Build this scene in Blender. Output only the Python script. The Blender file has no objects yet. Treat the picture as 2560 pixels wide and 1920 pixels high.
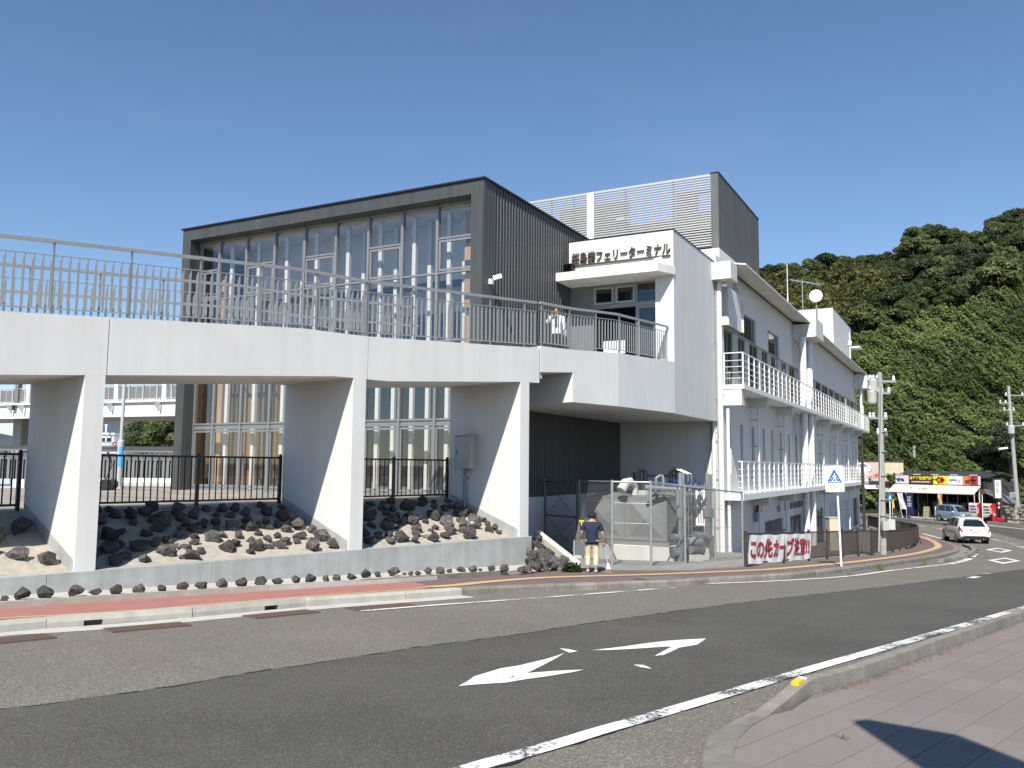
import bpy, bmesh, math, random
import numpy as np
from mathutils import Vector, Matrix

# ------------------------------------------------------------------ camera, light
F = 2140.0                      # focal length in pixels of a 2560 px wide picture
PITCH, ROLL, CAMZ = math.radians(5.45), math.radians(0.5), 1.66
fw = np.array([0, math.cos(PITCH), math.sin(PITCH)])
_u0 = np.array([0, -math.sin(PITCH), math.cos(PITCH)])
_r0 = np.array([1.0, 0, 0])
rt = math.cos(ROLL) * _r0 + math.sin(ROLL) * _u0
up = math.cos(ROLL) * _u0 - math.sin(ROLL) * _r0
CP = np.array([0, 0, CAMZ])
SC = bpy.context.scene
COL = SC.collection
cam = bpy.data.cameras.new('camera')
cam.sensor_width = 36.0
cam.lens = 36.0 * F / 2560.0
cam.clip_start, cam.clip_end = 0.1, 12000
camo = bpy.data.objects.new('camera', cam)
COL.objects.link(camo)
camo.matrix_world = Matrix(((rt[0], up[0], -fw[0], 0), (rt[1], up[1], -fw[1], 0),
                            (rt[2], up[2], -fw[2], CAMZ), (0, 0, 0, 1)))
SC.camera = camo

SUN = Vector((-0.2365, -0.936, 1.0)).normalized()
world = bpy.data.worlds.new('World')
SC.world = world
world.use_nodes = True
wn = world.node_tree.nodes
bg = wn['Background']
sky = wn.new('ShaderNodeTexSky')
sky.sky_type = 'NISHITA'
sky.sun_disc = False
sky.sun_elevation = math.asin(SUN.z)
sky.sun_rotation = math.atan2(SUN.x, SUN.y)
sky.altitude = 0
sky.air_density = 1.0
sky.dust_density = 0.0
sky.ozone_density = 5.0
wl = world.node_tree.links
wtc = wn.new('ShaderNodeTexCoord'); wmp = wn.new('ShaderNodeMapping'); wmp.inputs['Scale'].default_value = (1.1, 2.2, 5.5); wmp.inputs['Rotation'].default_value = (0.1, 0.25, 0.5)
wnz = wn.new('ShaderNodeTexNoise'); wnz.inputs['Scale'].default_value = 2.2; wnz.inputs['Detail'].default_value = 9; wnz.inputs['Roughness'].default_value = 0.62
wl.new(wtc.outputs['Generated'], wmp.inputs[0]); wl.new(wmp.outputs[0], wnz.inputs['Vector'])
wmr = wn.new('ShaderNodeMapRange'); wmr.inputs[1].default_value = 0.56; wmr.inputs[2].default_value = 0.86; wmr.inputs[4].default_value = 0.05   # faint cirrus
wl.new(wnz.outputs[0], wmr.inputs[0])
wmx = wn.new('ShaderNodeMix'); wmx.data_type = 'RGBA'; wmx.inputs[7].default_value = (6.5, 6.9, 7.4, 1)
wl.new(wmr.outputs[0], wmx.inputs[0]); wl.new(sky.outputs[0], wmx.inputs[6])
wl.new(wmx.outputs[2], bg.inputs[0])
bg.inputs[1].default_value = 0.103
sl = bpy.data.lights.new('sun', 'SUN')
sl.energy = 5.0
sl.angle = math.radians(0.5)
sl.color = (1.0, 0.955, 0.88)
so = bpy.data.objects.new('sun', sl)
COL.objects.link(so)
so.rotation_euler = SUN.to_track_quat('Z', 'Y').to_euler()
so.location = (-20, -60, 70)
SC.view_settings.view_transform = 'Standard'
SC.view_settings.look = 'None'
SC.view_settings.gamma = 1.0
SC.view_settings.use_curve_mapping = False
SC.view_settings.exposure = 0.4
SC.render.engine = 'CYCLES'
SC.cycles.max_bounces = 8
SC.cycles.diffuse_bounces = 1
SC.cycles.transparent_max_bounces = 16
SC.cycles.use_denoising = True

# ------------------------------------------------------------------ where things stand
# points measured in the photograph are put on the real plane (ground, wall, facade) they lie on
def ray(px, py):
    return fw + rt * (px - 1280) / F - up * (py - 960) / F
HX = [-50, 0, 12, 25, 55, 70, 87, 300, 3000]
HY = [1.3, 1.66, 2.13, 2.775, 4.6, 4.87, 4.92, 5.0, 5.0]
def gz(y):                       # height of the pavement surface
    return CAMZ - sum(np.interp(y + k * 1.2, HX, HY) for k in range(-4, 5)) / 9
def G(px, py, dz=0.0):
    d = ray(px, py); lo, hi = 0.5, 500.0
    for _ in range(46):
        m = (lo + hi) / 2
        if (CP + d * m)[2] > gz((CP + d * m)[1]) + dz: lo = m
        else: hi = m
    return CP + d * lo
def Yp(px, py, y):
    d = ray(px, py); return CP + d * (y / d[1])
def PL(px, py, P, n):
    d = ray(px, py); return CP + d * (np.dot(np.array(P) - CP, n) / np.dot(d, n))
def Zp(px, py, z):
    d = ray(px, py); return CP + d * ((z - CAMZ) / d[2])

class Frame:
    def __init__(s, o, heading):
        h = math.radians(heading)
        s.b = np.array([math.sin(h), math.cos(h), 0.0])   # b: into the picture
        s.a = np.array([math.cos(h), -math.sin(h), 0.0])  # a: to the right
        s.o = np.array([o[0], o[1], 0.0])
    def p(s, a, b, z):
        q = s.o + s.a * a + s.b * b
        return (q[0], q[1], z)
    def ab(s, P):
        d = np.array(P) - s.o
        return float(d @ s.a), float(d @ s.b), float(P[2])
    def onA(s, px, py, a):       # photo point on the plane a = const -> (b, z)
        q = s.ab(PL(px, py, s.o + s.a * a, s.a)); return q[1], q[2]
    def onB(s, px, py, b):       # photo point on the plane b = const -> (a, z)
        q = s.ab(PL(px, py, s.o + s.b * b, s.b)); return q[0], q[2]
    def mat(s, a=0, b=0, z=0):
        q = s.p(a, b, z)
        return Matrix(((s.a[0], s.b[0], 0, q[0]), (s.a[1], s.b[1], 0, q[1]), (0, 0, 1, q[2]), (0, 0, 0, 1)))

E0 = Yp(1683, 581, 29.0)
TE = Frame(E0, 28.2)                         # terminal and hall: a = w, b = u
_p1, _p3 = Yp(211, 1432, 14.9), Yp(1321, 1335, 23.0)
BH = math.degrees(math.atan2(_p3[0] - _p1[0], _p3[1] - _p1[1]))
BR = Frame(_p1, BH - 90)                     # walkway: a = along it, b = back from its front face

# ------------------------------------------------------------------ mesh helpers
class MB:
    def __init__(s): s.v = []; s.f = []; s.m = []
    def add(s, vs, fs, m=0):
        n = len(s.v)
        s.v += [tuple(map(float, v)) for v in vs]
        s.f += [tuple(i + n for i in f) for f in fs]
        s.m += [m] * len(fs)
        return s
    def hexa(s, c, m=0):         # 8 corners: bottom 4 ccw, top 4 ccw
        return s.add(c, [(3, 2, 1, 0), (4, 5, 6, 7), (0, 1, 5, 4), (1, 2, 6, 5), (2, 3, 7, 6), (3, 0, 4, 7)], m)
    def box(s, x0, x1, y0, y1, z0, z1, fr=None, m=0):
        c = [(x0, y0, z0), (x1, y0, z0), (x1, y1, z0), (x0, y1, z0), (x0, y0, z1), (x1, y0, z1), (x1, y1, z1), (x0, y1, z1)]
        if fr: c = [fr.p(*q) for q in c]
        return s.hexa(c, m)
    def prism(s, poly, vec, m=0):
        n = len(poly); vec = np.array(vec, float)
        a = [np.array(q, float) for q in poly]
        vs = a + [q + vec for q in a]
        return s.add(vs, [tuple(range(n - 1, -1, -1)), tuple(range(n, 2 * n))] + [(i, (i + 1) % n, (i + 1) % n + n, i + n) for i in range(n)], m)
    def tube(s, pts, r, n=8, cap=True, m=0):
        P = [Vector(p) for p in pts]; k = len(P)
        rr = r if isinstance(r, (list, tuple)) else [r] * k
        rings = []; prev = None
        for i in range(k):
            t = (P[min(i + 1, k - 1)] - P[max(i - 1, 0)]).normalized()
            if prev is None: a = t.orthogonal().normalized()
            else:
                a = prev - t * prev.dot(t)
                a = a.normalized() if a.length > 1e-6 else t.orthogonal().normalized()
            prev = a; b = t.cross(a)
            rings.append([P[i] + (a * math.cos(2 * math.pi * j / n) + b * math.sin(2 * math.pi * j / n)) * rr[i] for j in range(n)])
        vs = [v for R in rings for v in R]; fs = []
        for i in range(k - 1):
            for j in range(n):
                fs.append((i * n + j, i * n + (j + 1) % n, (i + 1) * n + (j + 1) % n, (i + 1) * n + j))
        if cap: fs += [tuple(range(n - 1, -1, -1)), tuple(range((k - 1) * n, k * n))]
        return s.add(vs, fs, m)
    def bar(s, p, q, w, h, upv=(0, 0, 1), m=0):   # rectangular bar from p to q
        p, q = Vector(p), Vector(q); t = (q - p).normalized(); u = Vector(upv)
        x = t.cross(u).normalized(); y = x.cross(t).normalized()
        x *= w / 2; y *= h / 2
        return s.hexa([p - x - y, p + x - y, q + x - y, q - x - y, p - x + y, p + x + y, q + x + y, q - x + y], m)
    def lathe(s, prof, c=(0, 0, 0), n=16, m=0):   # prof: (r, z)
        vs = []; fs = []
        for r, z in prof:
            vs += [(c[0] + r * math.cos(2 * math.pi * j / n), c[1] + r * math.sin(2 * math.pi * j / n), c[2] + z) for j in range(n)]
        for i in range(len(prof) - 1):
            for j in range(n): fs.append((i * n + j, i * n + (j + 1) % n, (i + 1) * n + (j + 1) % n, (i + 1) * n + j))
        fs += [tuple(range(n - 1, -1, -1)), tuple(range((len(prof) - 1) * n, len(prof) * n))]
        return s.add(vs, fs, m)
    def mesh(s, name, mats, off=None, smooth=False, recalc=True):
        me = bpy.data.meshes.new(name)
        v = s.v if off is None else [(a - off[0], b - off[1], c - off[2]) for a, b, c in s.v]
        me.from_pydata(v, [], s.f)
        mats = mats if isinstance(mats, (list, tuple)) else [mats]
        for m in mats: me.materials.append(m)
        if len(mats) > 1: me.polygons.foreach_set('material_index', s.m)
        if recalc and len(s.f) < 30000:
            bm = bmesh.new(); bm.from_mesh(me); bmesh.ops.recalc_face_normals(bm, faces=bm.faces); bm.to_mesh(me); bm.free()
        if smooth: me.polygons.foreach_set('use_smooth', [True] * len(me.polygons))
        me.update()
        return me
    def build(s, name, mats, parent=None, smooth=False, local=False, bevel=0.0):
        off = None if (parent is None or local) else woff(parent)
        me = s.mesh(name, mats, off, smooth)
        if bevel:
            bm = bmesh.new(); bm.from_mesh(me)
            es = [e for e in bm.edges if len(e.link_faces) == 2 and e.calc_face_angle(0) > 0.6]
            bmesh.ops.bevel(bm, geom=es, offset=bevel, segments=2, affect='EDGES', profile=0.6)
            bm.to_mesh(me); bm.free()
        return link(name, me, parent)

def woff(o):
    v = Vector((0, 0, 0))
    while o is not None: v += o.location; o = o.parent
    return v
def link(name, me, parent=None):
    o = bpy.data.objects.new(name, me); COL.objects.link(o)
    if parent is not None: o.parent = parent
    return o
def rep(name, me, parent, M):    # one more copy of a shared mesh, M in world space (parents are never rotated)
    o = link(name, me, parent)
    o.matrix_basis = Matrix.Translation(-woff(parent)) @ M if parent is not None else M
    return o
def tag(o, label=None, cat=None, group=None, kind=None):
    if label: o['label'] = label
    if cat: o['category'] = cat
    if group: o['group'] = group
    if kind: o['kind'] = kind
    return o
def thing(name, label, cat, loc=(0, 0, 0), group=None, rz=0.0):
    o = bpy.data.objects.new(name, None); COL.objects.link(o)
    o.location = [float(c) for c in loc]; o.rotation_euler = (0, 0, rz)
    o.empty_display_size = 0.2
    return tag(o, label, cat, group)
def struct(o, label=None): return tag(o, label, kind='structure')
def stuff(o, label=None): return tag(o, label, kind='stuff')

def text_mesh(body, size, mat, depth=0.0, align='LEFT', shear=0.0, bold=0.0, spacing=1.0):
    cu = bpy.data.curves.new('lettering', 'FONT')
    cu.body = body; cu.size = size; cu.extrude = depth / 2; cu.align_x = align; cu.shear = shear; cu.offset = bold
    cu.space_character = spacing; cu.resolution_u = 3
    o = bpy.data.objects.new('lettering', cu); COL.objects.link(o)
    dg = bpy.context.evaluated_depsgraph_get()
    me = bpy.data.meshes.new_from_object(o.evaluated_get(dg), depsgraph=dg)
    bpy.data.objects.remove(o); bpy.data.curves.remove(cu)
    me.materials.clear(); me.materials.append(mat)
    return me
def text_on(name, body, size, mat, parent, o, ax, az, depth=0.004, align='LEFT', width=None, height=None, vertical=False, **k):
    """lettering standing on a face: o = lower left (or centre) point, ax = reading direction, az = up"""
    me = text_mesh(body, size, mat, depth, align, **k)
    n = len(me.vertices)
    if n == 0: return None
    co = np.empty(n * 3); me.vertices.foreach_get('co', co); co = co.reshape(-1, 3)
    mn, mx = co.min(0), co.max(0)
    if width: co[:, 0] = (co[:, 0] - mn[0]) * width / (mx[0] - mn[0])
    if height: co[:, 1] = (co[:, 1] - mn[1]) * height / (mx[1] - mn[1])
    ax = np.array(ax, float); ax /= np.linalg.norm(ax); az = np.array(az, float); az /= np.linalg.norm(az)
    nn = np.cross(ax, az)
    W = np.array(o, float) + co[:, :1] * ax + co[:, 1:2] * az + co[:, 2:3] * nn
    if parent is not None: W = W - np.array(woff(parent))
    me.vertices.foreach_set('co', W.ravel()); me.update()
    return link(name, me, parent)

# ------------------------------------------------------------------ materials
def newmat(name):
    m = bpy.data.materials.new(name); m.use_nodes = True
    return m, m.node_tree.nodes, m.node_tree.links, m.node_tree.nodes['Principled BSDF']
def mat(name, col, rough=0.6, var=0.0, scale=3.0, metal=0.0, bump=0.0, bscale=60.0, spec=0.5, streak=0.0, col2=None, rand=0.0, coat=0.0):
    m, N, L, P = newmat(name)
    P.inputs['Roughness'].default_value = rough
    P.inputs['Metallic'].default_value = metal
    P.inputs['Specular IOR Level'].default_value = spec
    P.inputs['Coat Weight'].default_value = coat
    c = tuple(col) + (1,)
    if not (var or streak or rand or col2 or bump):
        P.inputs['Base Color'].default_value = c
        return m
    tc = N.new('ShaderNodeTexCoord')
    src = None
    base = N.new('ShaderNodeRGB'); base.outputs[0].default_value = c
    src = base.outputs[0]
    if col2:
        nz = N.new('ShaderNodeTexNoise'); nz.inputs['Scale'].default_value = scale; nz.inputs['Detail'].default_value = 5
        L.new(tc.outputs['Object'], nz.inputs['Vector'])
        rp = N.new('ShaderNodeValToRGB'); rp.color_ramp.elements[0].position = 0.38; rp.color_ramp.elements[1].position = 0.66
        rp.color_ramp.elements[0].color = c; rp.color_ramp.elements[1].color = tuple(col2) + (1,)
        L.new(nz.outputs[0], rp.inputs[0]); src = rp.outputs[0]
    def mul(src, fac_out, lo, hi):
        mr = N.new('ShaderNodeMapRange'); mr.inputs[3].default_value = lo; mr.inputs[4].default_value = hi
        mr.inputs[1].default_value = 0.3; mr.inputs[2].default_value = 0.7
        L.new(fac_out, mr.inputs[0])
        mx = N.new('ShaderNodeVectorMath'); mx.operation = 'SCALE'
        L.new(src, mx.inputs[0]); L.new(mr.outputs[0], mx.inputs[3])
        return mx.outputs[0]
    if var:
        nz = N.new('ShaderNodeTexNoise'); nz.inputs['Scale'].default_value = scale; nz.inputs['Detail'].default_value = 8; nz.inputs['Roughness'].default_value = 0.65
        L.new(tc.outputs['Object'], nz.inputs['Vector'])
        src = mul(src, nz.outputs[0], 1 - var, 1 + var)
    if streak:
        mp = N.new('ShaderNodeMapping'); mp.inputs['Scale'].default_value = (2.6, 2.6, 0.14)
        L.new(tc.outputs['Object'], mp.inputs[0])
        nz = N.new('ShaderNodeTexNoise'); nz.inputs['Scale'].default_value = 1.7; nz.inputs['Detail'].default_value = 6
        L.new(mp.outputs[0], nz.inputs['Vector'])
        src = mul(src, nz.outputs[0], 1 - streak, 1 + streak * 0.4)
    if rand:
        oi = N.new('ShaderNodeObjectInfo')
        src = mul(src, oi.outputs['Random'], 1 - rand, 1 + rand)
    L.new(src, P.inputs['Base Color'])
    if bump:
        nb = N.new('ShaderNodeTexNoise'); nb.inputs['Scale'].default_value = bscale; nb.inputs['Detail'].default_value = 4
        L.new(tc.outputs['Object'], nb.inputs['Vector'])
        bp = N.new('ShaderNodeBump'); bp.inputs['Strength'].default_value = bump; bp.inputs['Distance'].default_value = 0.02
        L.new(nb.outputs[0], bp.inputs['Height']); L.new(bp.outputs[0], P.inputs['Normal'])
    return m

def asphalt(name, dark, light, speck, sscale, blotch=0.12):
    m, N, L, P = newmat(name)
    P.inputs['Roughness'].default_value = 0.88; P.inputs['Specular IOR Level'].default_value = 0.25
    tc = N.new('ShaderNodeTexCoord')
    vo = N.new('ShaderNodeTexVoronoi'); vo.inputs['Scale'].default_value = sscale
    L.new(tc.outputs['Object'], vo.inputs['Vector'])
    hs = N.new('ShaderNodeSeparateColor'); L.new(vo.outputs['Color'], hs.inputs[0])
    rp = N.new('ShaderNodeValToRGB'); e = rp.color_ramp.elements
    e[0].position = 0.0; e[0].color = tuple(dark) + (1,); e[1].position = 0.9; e[1].color = tuple(light) + (1,)
    x = e.new(0.965); x.color = tuple(speck) + (1,)
    L.new(hs.outputs[0], rp.inputs[0])
    nz = N.new('ShaderNodeTexNoise'); nz.inputs['Scale'].default_value = 0.45; nz.inputs['Detail'].default_value = 7; nz.inputs['Roughness'].default_value = 0.6
    L.new(tc.outputs['Object'], nz.inputs['Vector'])
    mr = N.new('ShaderNodeMapRange'); mr.inputs[1].default_value = 0.3; mr.inputs[2].default_value = 0.7
    mr.inputs[3].default_value = 1 - blotch; mr.inputs[4].default_value = 1 + blotch
    L.new(nz.outputs[0], mr.inputs[0])
    mx = N.new('ShaderNodeVectorMath'); mx.operation = 'SCALE'
    L.new(rp.outputs[0], mx.inputs[0]); L.new(mr.outputs[0], mx.inputs[3]); L.new(mx.outputs[0], P.inputs['Base Color'])
    bp = N.new('ShaderNodeBump'); bp.inputs['Strength'].default_value = 0.5; bp.inputs['Distance'].default_value = 0.006
    L.new(vo.outputs['Distance'], bp.inputs['Height']); L.new(bp.outputs[0], P.inputs['Normal'])
    return m

def worn_paint(name, col, amount=0.45):   # road paint with gaps where it has worn off
    m, N, L, P = newmat(name)
    P.inputs['Base Color'].default_value = tuple(col) + (1,); P.inputs['Roughness'].default_value = 0.7
    tc = N.new('ShaderNodeTexCoord')
    nz = N.new('ShaderNodeTexNoise'); nz.inputs['Scale'].default_value = 22; nz.inputs['Detail'].default_value = 8; nz.inputs['Roughness'].default_value = 0.75
    n2 = N.new('ShaderNodeTexNoise'); n2.inputs['Scale'].default_value = 1.3; n2.inputs['Detail'].default_value = 3
    L.new(tc.outputs['Object'], nz.inputs['Vector']); L.new(tc.outputs['Object'], n2.inputs['Vector'])
    ad = N.new('ShaderNodeMath'); ad.operation = 'ADD'
    L.new(nz.outputs[0], ad.inputs[0]); L.new(n2.outputs[0], ad.inputs[1])
    th = N.new('ShaderNodeMapRange'); th.inputs[1].default_value = amount * 2 - 0.06; th.inputs[2].default_value = amount * 2 + 0.06
    L.new(ad.outputs[0], th.inputs[0]); L.new(th.outputs[0], P.inputs['Alpha'])
    return m

def glass(name, tint=(0.8, 0.86, 0.86), refl=0.12):
    m, N, L, P = newmat(name)
    N.remove(P)
    tr = N.new('ShaderNodeBsdfTransparent'); tr.inputs[0].default_value = tuple(tint) + (1,)
    gl = N.new('ShaderNodeBsdfGlossy'); gl.inputs['Roughness'].default_value = 0.02; gl.inputs[0].default_value = (0.95, 0.97, 1, 1)
    lw = N.new('ShaderNodeLayerWeight'); lw.inputs[0].default_value = 0.5
    pw = N.new('ShaderNodeMath'); pw.operation = 'POWER'; pw.inputs[1].default_value = 5.0
    L.new(lw.outputs['Facing'], pw.inputs[0])
    ad = N.new('ShaderNodeMath'); ad.operation = 'MULTIPLY_ADD'; ad.use_clamp = True; ad.inputs[1].default_value = 0.92; ad.inputs[2].default_value = 0.03 + refl
    L.new(pw.outputs[0], ad.inputs[0])
    mx = N.new('ShaderNodeMixShader')
    L.new(ad.outputs[0], mx.inputs[0]); L.new(tr.outputs[0], mx.inputs[1]); L.new(gl.outputs[0], mx.inputs[2])
    L.new(mx.outputs[0], N['Material Output'].inputs[0])
    return m

def wood(name, a, b, axis=(14, 14, 0.5)):
    m, N, L, P = newmat(name)
    P.inputs['Roughness'].default_value = 0.6
    tc = N.new('ShaderNodeTexCoord'); mp = N.new('ShaderNodeMapping'); mp.inputs['Scale'].default_value = axis
    nz = N.new('ShaderNodeTexNoise'); nz.inputs['Scale'].default_value = 1.2; nz.inputs['Detail'].default_value = 6
    oi = N.new('ShaderNodeObjectInfo')
    L.new(tc.outputs['Object'], mp.inputs[0]); L.new(mp.outputs[0], nz.inputs['Vector'])
    rp = N.new('ShaderNodeValToRGB'); rp.color_ramp.elements[0].position = .3; rp.color_ramp.elements[1].position = .7
    rp.color_ramp.elements[0].color = tuple(a) + (1,); rp.color_ramp.elements[1].color = tuple(b) + (1,)
    L.new(nz.outputs[0], rp.inputs[0])
    mr = N.new('ShaderNodeMapRange'); mr.inputs[3].default_value = 0.75; mr.inputs[4].default_value = 1.2
    L.new(oi.outputs['Random'], mr.inputs[0])
    mx = N.new('ShaderNodeVectorMath'); mx.operation = 'SCALE'
    L.new(rp.outputs[0], mx.inputs[0]); L.new(mr.outputs[0], mx.inputs[3]); L.new(mx.outputs[0], P.inputs['Base Color'])
    return m

def leafmat(name, dark, light, rand=0.25, trans=0.35):
    m, N, L, P = newmat(name)
    P.inputs['Roughness'].default_value = 0.55; P.inputs['Specular IOR Level'].default_value = 0.3
    tc = N.new('ShaderNodeTexCoord'); nz = N.new('ShaderNodeTexNoise'); nz.inputs['Scale'].default_value = 0.6; nz.inputs['Detail'].default_value = 3
    oi = N.new('ShaderNodeObjectInfo'); at = N.new('ShaderNodeAttribute'); at.attribute_name = 'tint'
    L.new(tc.outputs['Object'], nz.inputs['Vector'])
    s1 = N.new('ShaderNodeMath'); s1.operation = 'MULTIPLY_ADD'; s1.inputs[1].default_value = 0.7
    L.new(nz.outputs[0], s1.inputs[0]); L.new(at.outputs['Fac'], s1.inputs[2])
    rp = N.new('ShaderNodeValToRGB'); rp.color_ramp.elements[0].position = 0.35; rp.color_ramp.elements[1].position = 1.25
    rp.color_ramp.elements[0].position = 0.35; rp.color_ramp.elements[1].position = 1.0
    rp.color_ramp.elements[0].color = tuple(dark) + (1,); rp.color_ramp.elements[1].color = tuple(light) + (1,)
    L.new(s1.outputs[0], rp.inputs[0])
    mr = N.new('ShaderNodeMapRange'); mr.inputs[3].default_value = 1 - rand; mr.inputs[4].default_value = 1 + rand
    L.new(oi.outputs['Random'], mr.inputs[0])
    mx = N.new('ShaderNodeVectorMath'); mx.operation = 'SCALE'
    L.new(rp.outputs[0], mx.inputs[0]); L.new(mr.outputs[0], mx.inputs[3]); L.new(mx.outputs[0], P.inputs['Base Color'])
    tl = N.new('ShaderNodeBsdfTranslucent'); L.new(mx.outputs[0], tl.inputs[0])
    ms = N.new('ShaderNodeMixShader'); ms.inputs[0].default_value = trans
    L.new(P.outputs[0], ms.inputs[1]); L.new(tl.outputs[0], ms.inputs[2]); L.new(ms.outputs[0], N['Material Output'].inputs[0])
    return m

def tiles(name, c1, c2, mortar, sx, sy, rot=0.0, ms=0.006):
    m, N, L, P = newmat(name)
    P.inputs['Roughness'].default_value = 0.85
    tc = N.new('ShaderNodeTexCoord'); mp = N.new('ShaderNodeMapping'); mp.inputs['Rotation'].default_value = (0, 0, rot)
    br = N.new('ShaderNodeTexBrick'); br.inputs['Color1'].default_value = tuple(c1) + (1,); br.inputs['Color2'].default_value = tuple(c2) + (1,)
    br.inputs['Mortar'].default_value = tuple(mortar) + (1,); br.inputs['Scale'].default_value = 1.0
    br.inputs['Mortar Size'].default_value = ms; br.inputs['Brick Width'].default_value = sx; br.inputs['Row Height'].default_value = sy
    br.inputs['Mortar Smooth'].default_value = 0.3
    L.new(tc.outputs['Object'], mp.inputs[0]); L.new(mp.outputs[0], br.inputs['Vector'])
    nz = N.new('ShaderNodeTexNoise'); nz.inputs['Scale'].default_value = 1.1; nz.inputs['Detail'].default_value = 9; nz.inputs['Roughness'].default_value = .7
    L.new(tc.outputs['Object'], nz.inputs['Vector'])
    mr = N.new('ShaderNodeMapRange'); mr.inputs[1].default_value = .3; mr.inputs[2].default_value = .7; mr.inputs[3].default_value = .82; mr.inputs[4].default_value = 1.15
    L.new(nz.outputs[0], mr.inputs[0])
    mx = N.new('ShaderNodeVectorMath'); mx.operation = 'SCALE'
    L.new(br.outputs[0], mx.inputs[0]); L.new(mr.outputs[0], mx.inputs[3]); L.new(mx.outputs[0], P.inputs['Base Color'])
    bp = N.new('ShaderNodeBump'); bp.inputs['Strength'].default_value = .4; bp.inputs['Distance'].default_value = .004; bp.invert = True
    L.new(br.outputs['Fac'], bp.inputs['Height']); L.new(bp.outputs[0], P.inputs['Normal'])
    return m

M = {}
M['white'] = mat('white_wall_paint', (.70, .692, .66), .75, var=.045, scale=.8, streak=.055, bump=.12, bscale=120)
M['white_old'] = mat('weathered_white_paint', (.72, .705, .66), .8, var=.06, scale=1.2, streak=.16)
M['whitepipe'] = mat('white_pipe_paint', (.80, .79, .77), .45, var=.03)
M['rail'] = mat('galvanised_steel', (.34, .35, .345), .5, var=.1, scale=9, metal=.35)
M['conc'] = mat('plain_concrete', (.40, .40, .385), .9, var=.12, scale=2.2, streak=.16, bump=.25)
M['concl'] = mat('pale_concrete', (.52, .50, .45), .9, var=.1, scale=3, streak=.08, bump=.3)
M['kerbd'] = mat('weathered_kerb_concrete', (.24, .22, .185), .95, var=.22, scale=3.5, streak=.15, bump=.5, rand=.08)
M['kerbl'] = mat('new_kerb_concrete', (.42, .40, .34), .9, var=.12, scale=4, bump=.3, rand=.06, streak=.1)
M['dark'] = mat('dark_grey_cladding', (.060, .064, .064), .5, var=.08, scale=.9, streak=.22)
M['rib'] = mat('dark_ribbed_cladding', (.062, .065, .065), .5, rand=.06)
M['black'] = mat('black_paint', (.012, .012, .012), .4)
M['blackrub'] = mat('black_rubber', (.02, .02, .021), .8)
M['brown'] = mat('dark_brown_metal', (.075, .055, .045), .45)
M['brownfence'] = mat('brown_fence_paint', (.045, .036, .03), .5)
M['alu'] = mat('aluminium_frame', (.30, .305, .30), .4, metal=.5, var=.05)
M['towerin'] = mat('grey_plant_screen', (.26, .26, .25), .8, var=.1)
M['tower'] = mat('grey_cladding', (.115, .118, .112), .7, var=.12, scale=1.5, streak=.25)
M['louvre'] = mat('pale_louvre_metal', (.46, .46, .45), .45, var=.03)
M['glass'] = glass('window_glass', (.93, .93, .92), 0.055)
M['glassd'] = glass('dark_window_glass', (.35, .4, .4), .04)
M['gravel'] = mat('pale_gravel', (.42, .38, .31), .95, var=.2, scale=7, bump=.9, bscale=45)
M['rock'] = mat('dark_lava_rock', (.062, .058, .054), .92, var=.4, scale=6, bump=.9, bscale=26, rand=.3, col2=(.105, .095, .088))
M['rockb'] = mat('brown_lava_rock', (.095, .08, .07), .92, var=.4, scale=6, bump=.9, bscale=26, rand=.25, col2=(.07, .06, .055))
M['rockw'] = mat('pale_rock', (.42, .38, .32), .92, var=.3, scale=6, bump=.9, bscale=26)
M['asph'] = asphalt('old_asphalt', (.11, .101, .083), (.22, .203, .163), (.34, .32, .275), 90, .1)
M['asphn'] = asphalt('new_asphalt', (.062, .059, .051), (.108, .103, .088), (.20, .19, .17), 120, .15)
M['paint'] = worn_paint('white_road_paint', (.8, .8, .77), .40)
M['paintw'] = worn_paint('worn_white_road_paint', (.78, .78, .75), .475)
M['yellow'] = mat('yellow_guide_strip', (.54, .39, .2), .85, var=.12, scale=5)
M['red'] = mat('red_resin_path', (.38, .165, .135), .9, var=.12, scale=3, bump=.4, bscale=90)
M['mauve'] = mat('mauve_brown_path', (.165, .115, .105), .92, var=.14, scale=2.2, bump=.4, bscale=90)
M['pave'] = tiles('pinkish_grey_paving', (.225, .198, .182), (.21, .184, .168), (.178, .157, .146), .6, .3, math.radians(47))
M['slab'] = mat('pinkish_grey_slab', (.228, .197, .172), .85, var=.16, scale=1.1, bump=.25, bscale=70, rand=.05, col2=(.195, .17, .155))
M['joint'] = mat('dusty_joint', (.185, .163, .148), .95, var=.15)
M['plaza'] = tiles('striped_plaza_paving', (.42, .37, .3), (.2, .18, .16), (.3, .27, .23), .6, .3, math.radians(-20))
M['soil'] = mat('dry_soil', (.16, .12, .085), 1, var=.3, scale=4)
M['woodp'] = wood('warm_wood_plank', (.27, .125, .048), (.44, .235, .09))
M['woodd'] = wood('brown_wood_plank', (.13, .065, .03), (.22, .115, .055))
M['woodl'] = wood('pale_wood_plank', (.42, .26, .15), (.58, .38, .22))
M['inwhite'] = mat('interior_white', (.82, .82, .80), .8)
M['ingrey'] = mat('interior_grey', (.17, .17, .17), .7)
M['net'] = mat('netting_wire', (.2, .2, .2), .5)
M['steel'] = mat('galvanised_fence_steel', (.42, .43, .43), .42, metal=.55, var=.12, scale=6)
M['inox'] = mat('stainless_steel', (.62, .61, .58), .28, metal=.9, var=.08)
M['insul'] = mat('lead_grey_jacket', (.25, .25, .245), .45, metal=.4, var=.1)
M['tank'] = mat('grey_tank_panel', (.17, .175, .17), .6, var=.1, scale=4)
M['blue'] = mat('blue_valve_paint', (.02, .05, .3), .4)
M['signblue'] = mat('blue_sign_film', (.01, .12, .48), .4)
M['signwhite'] = mat('white_sign_film', (.8, .81, .82), .4)
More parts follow.
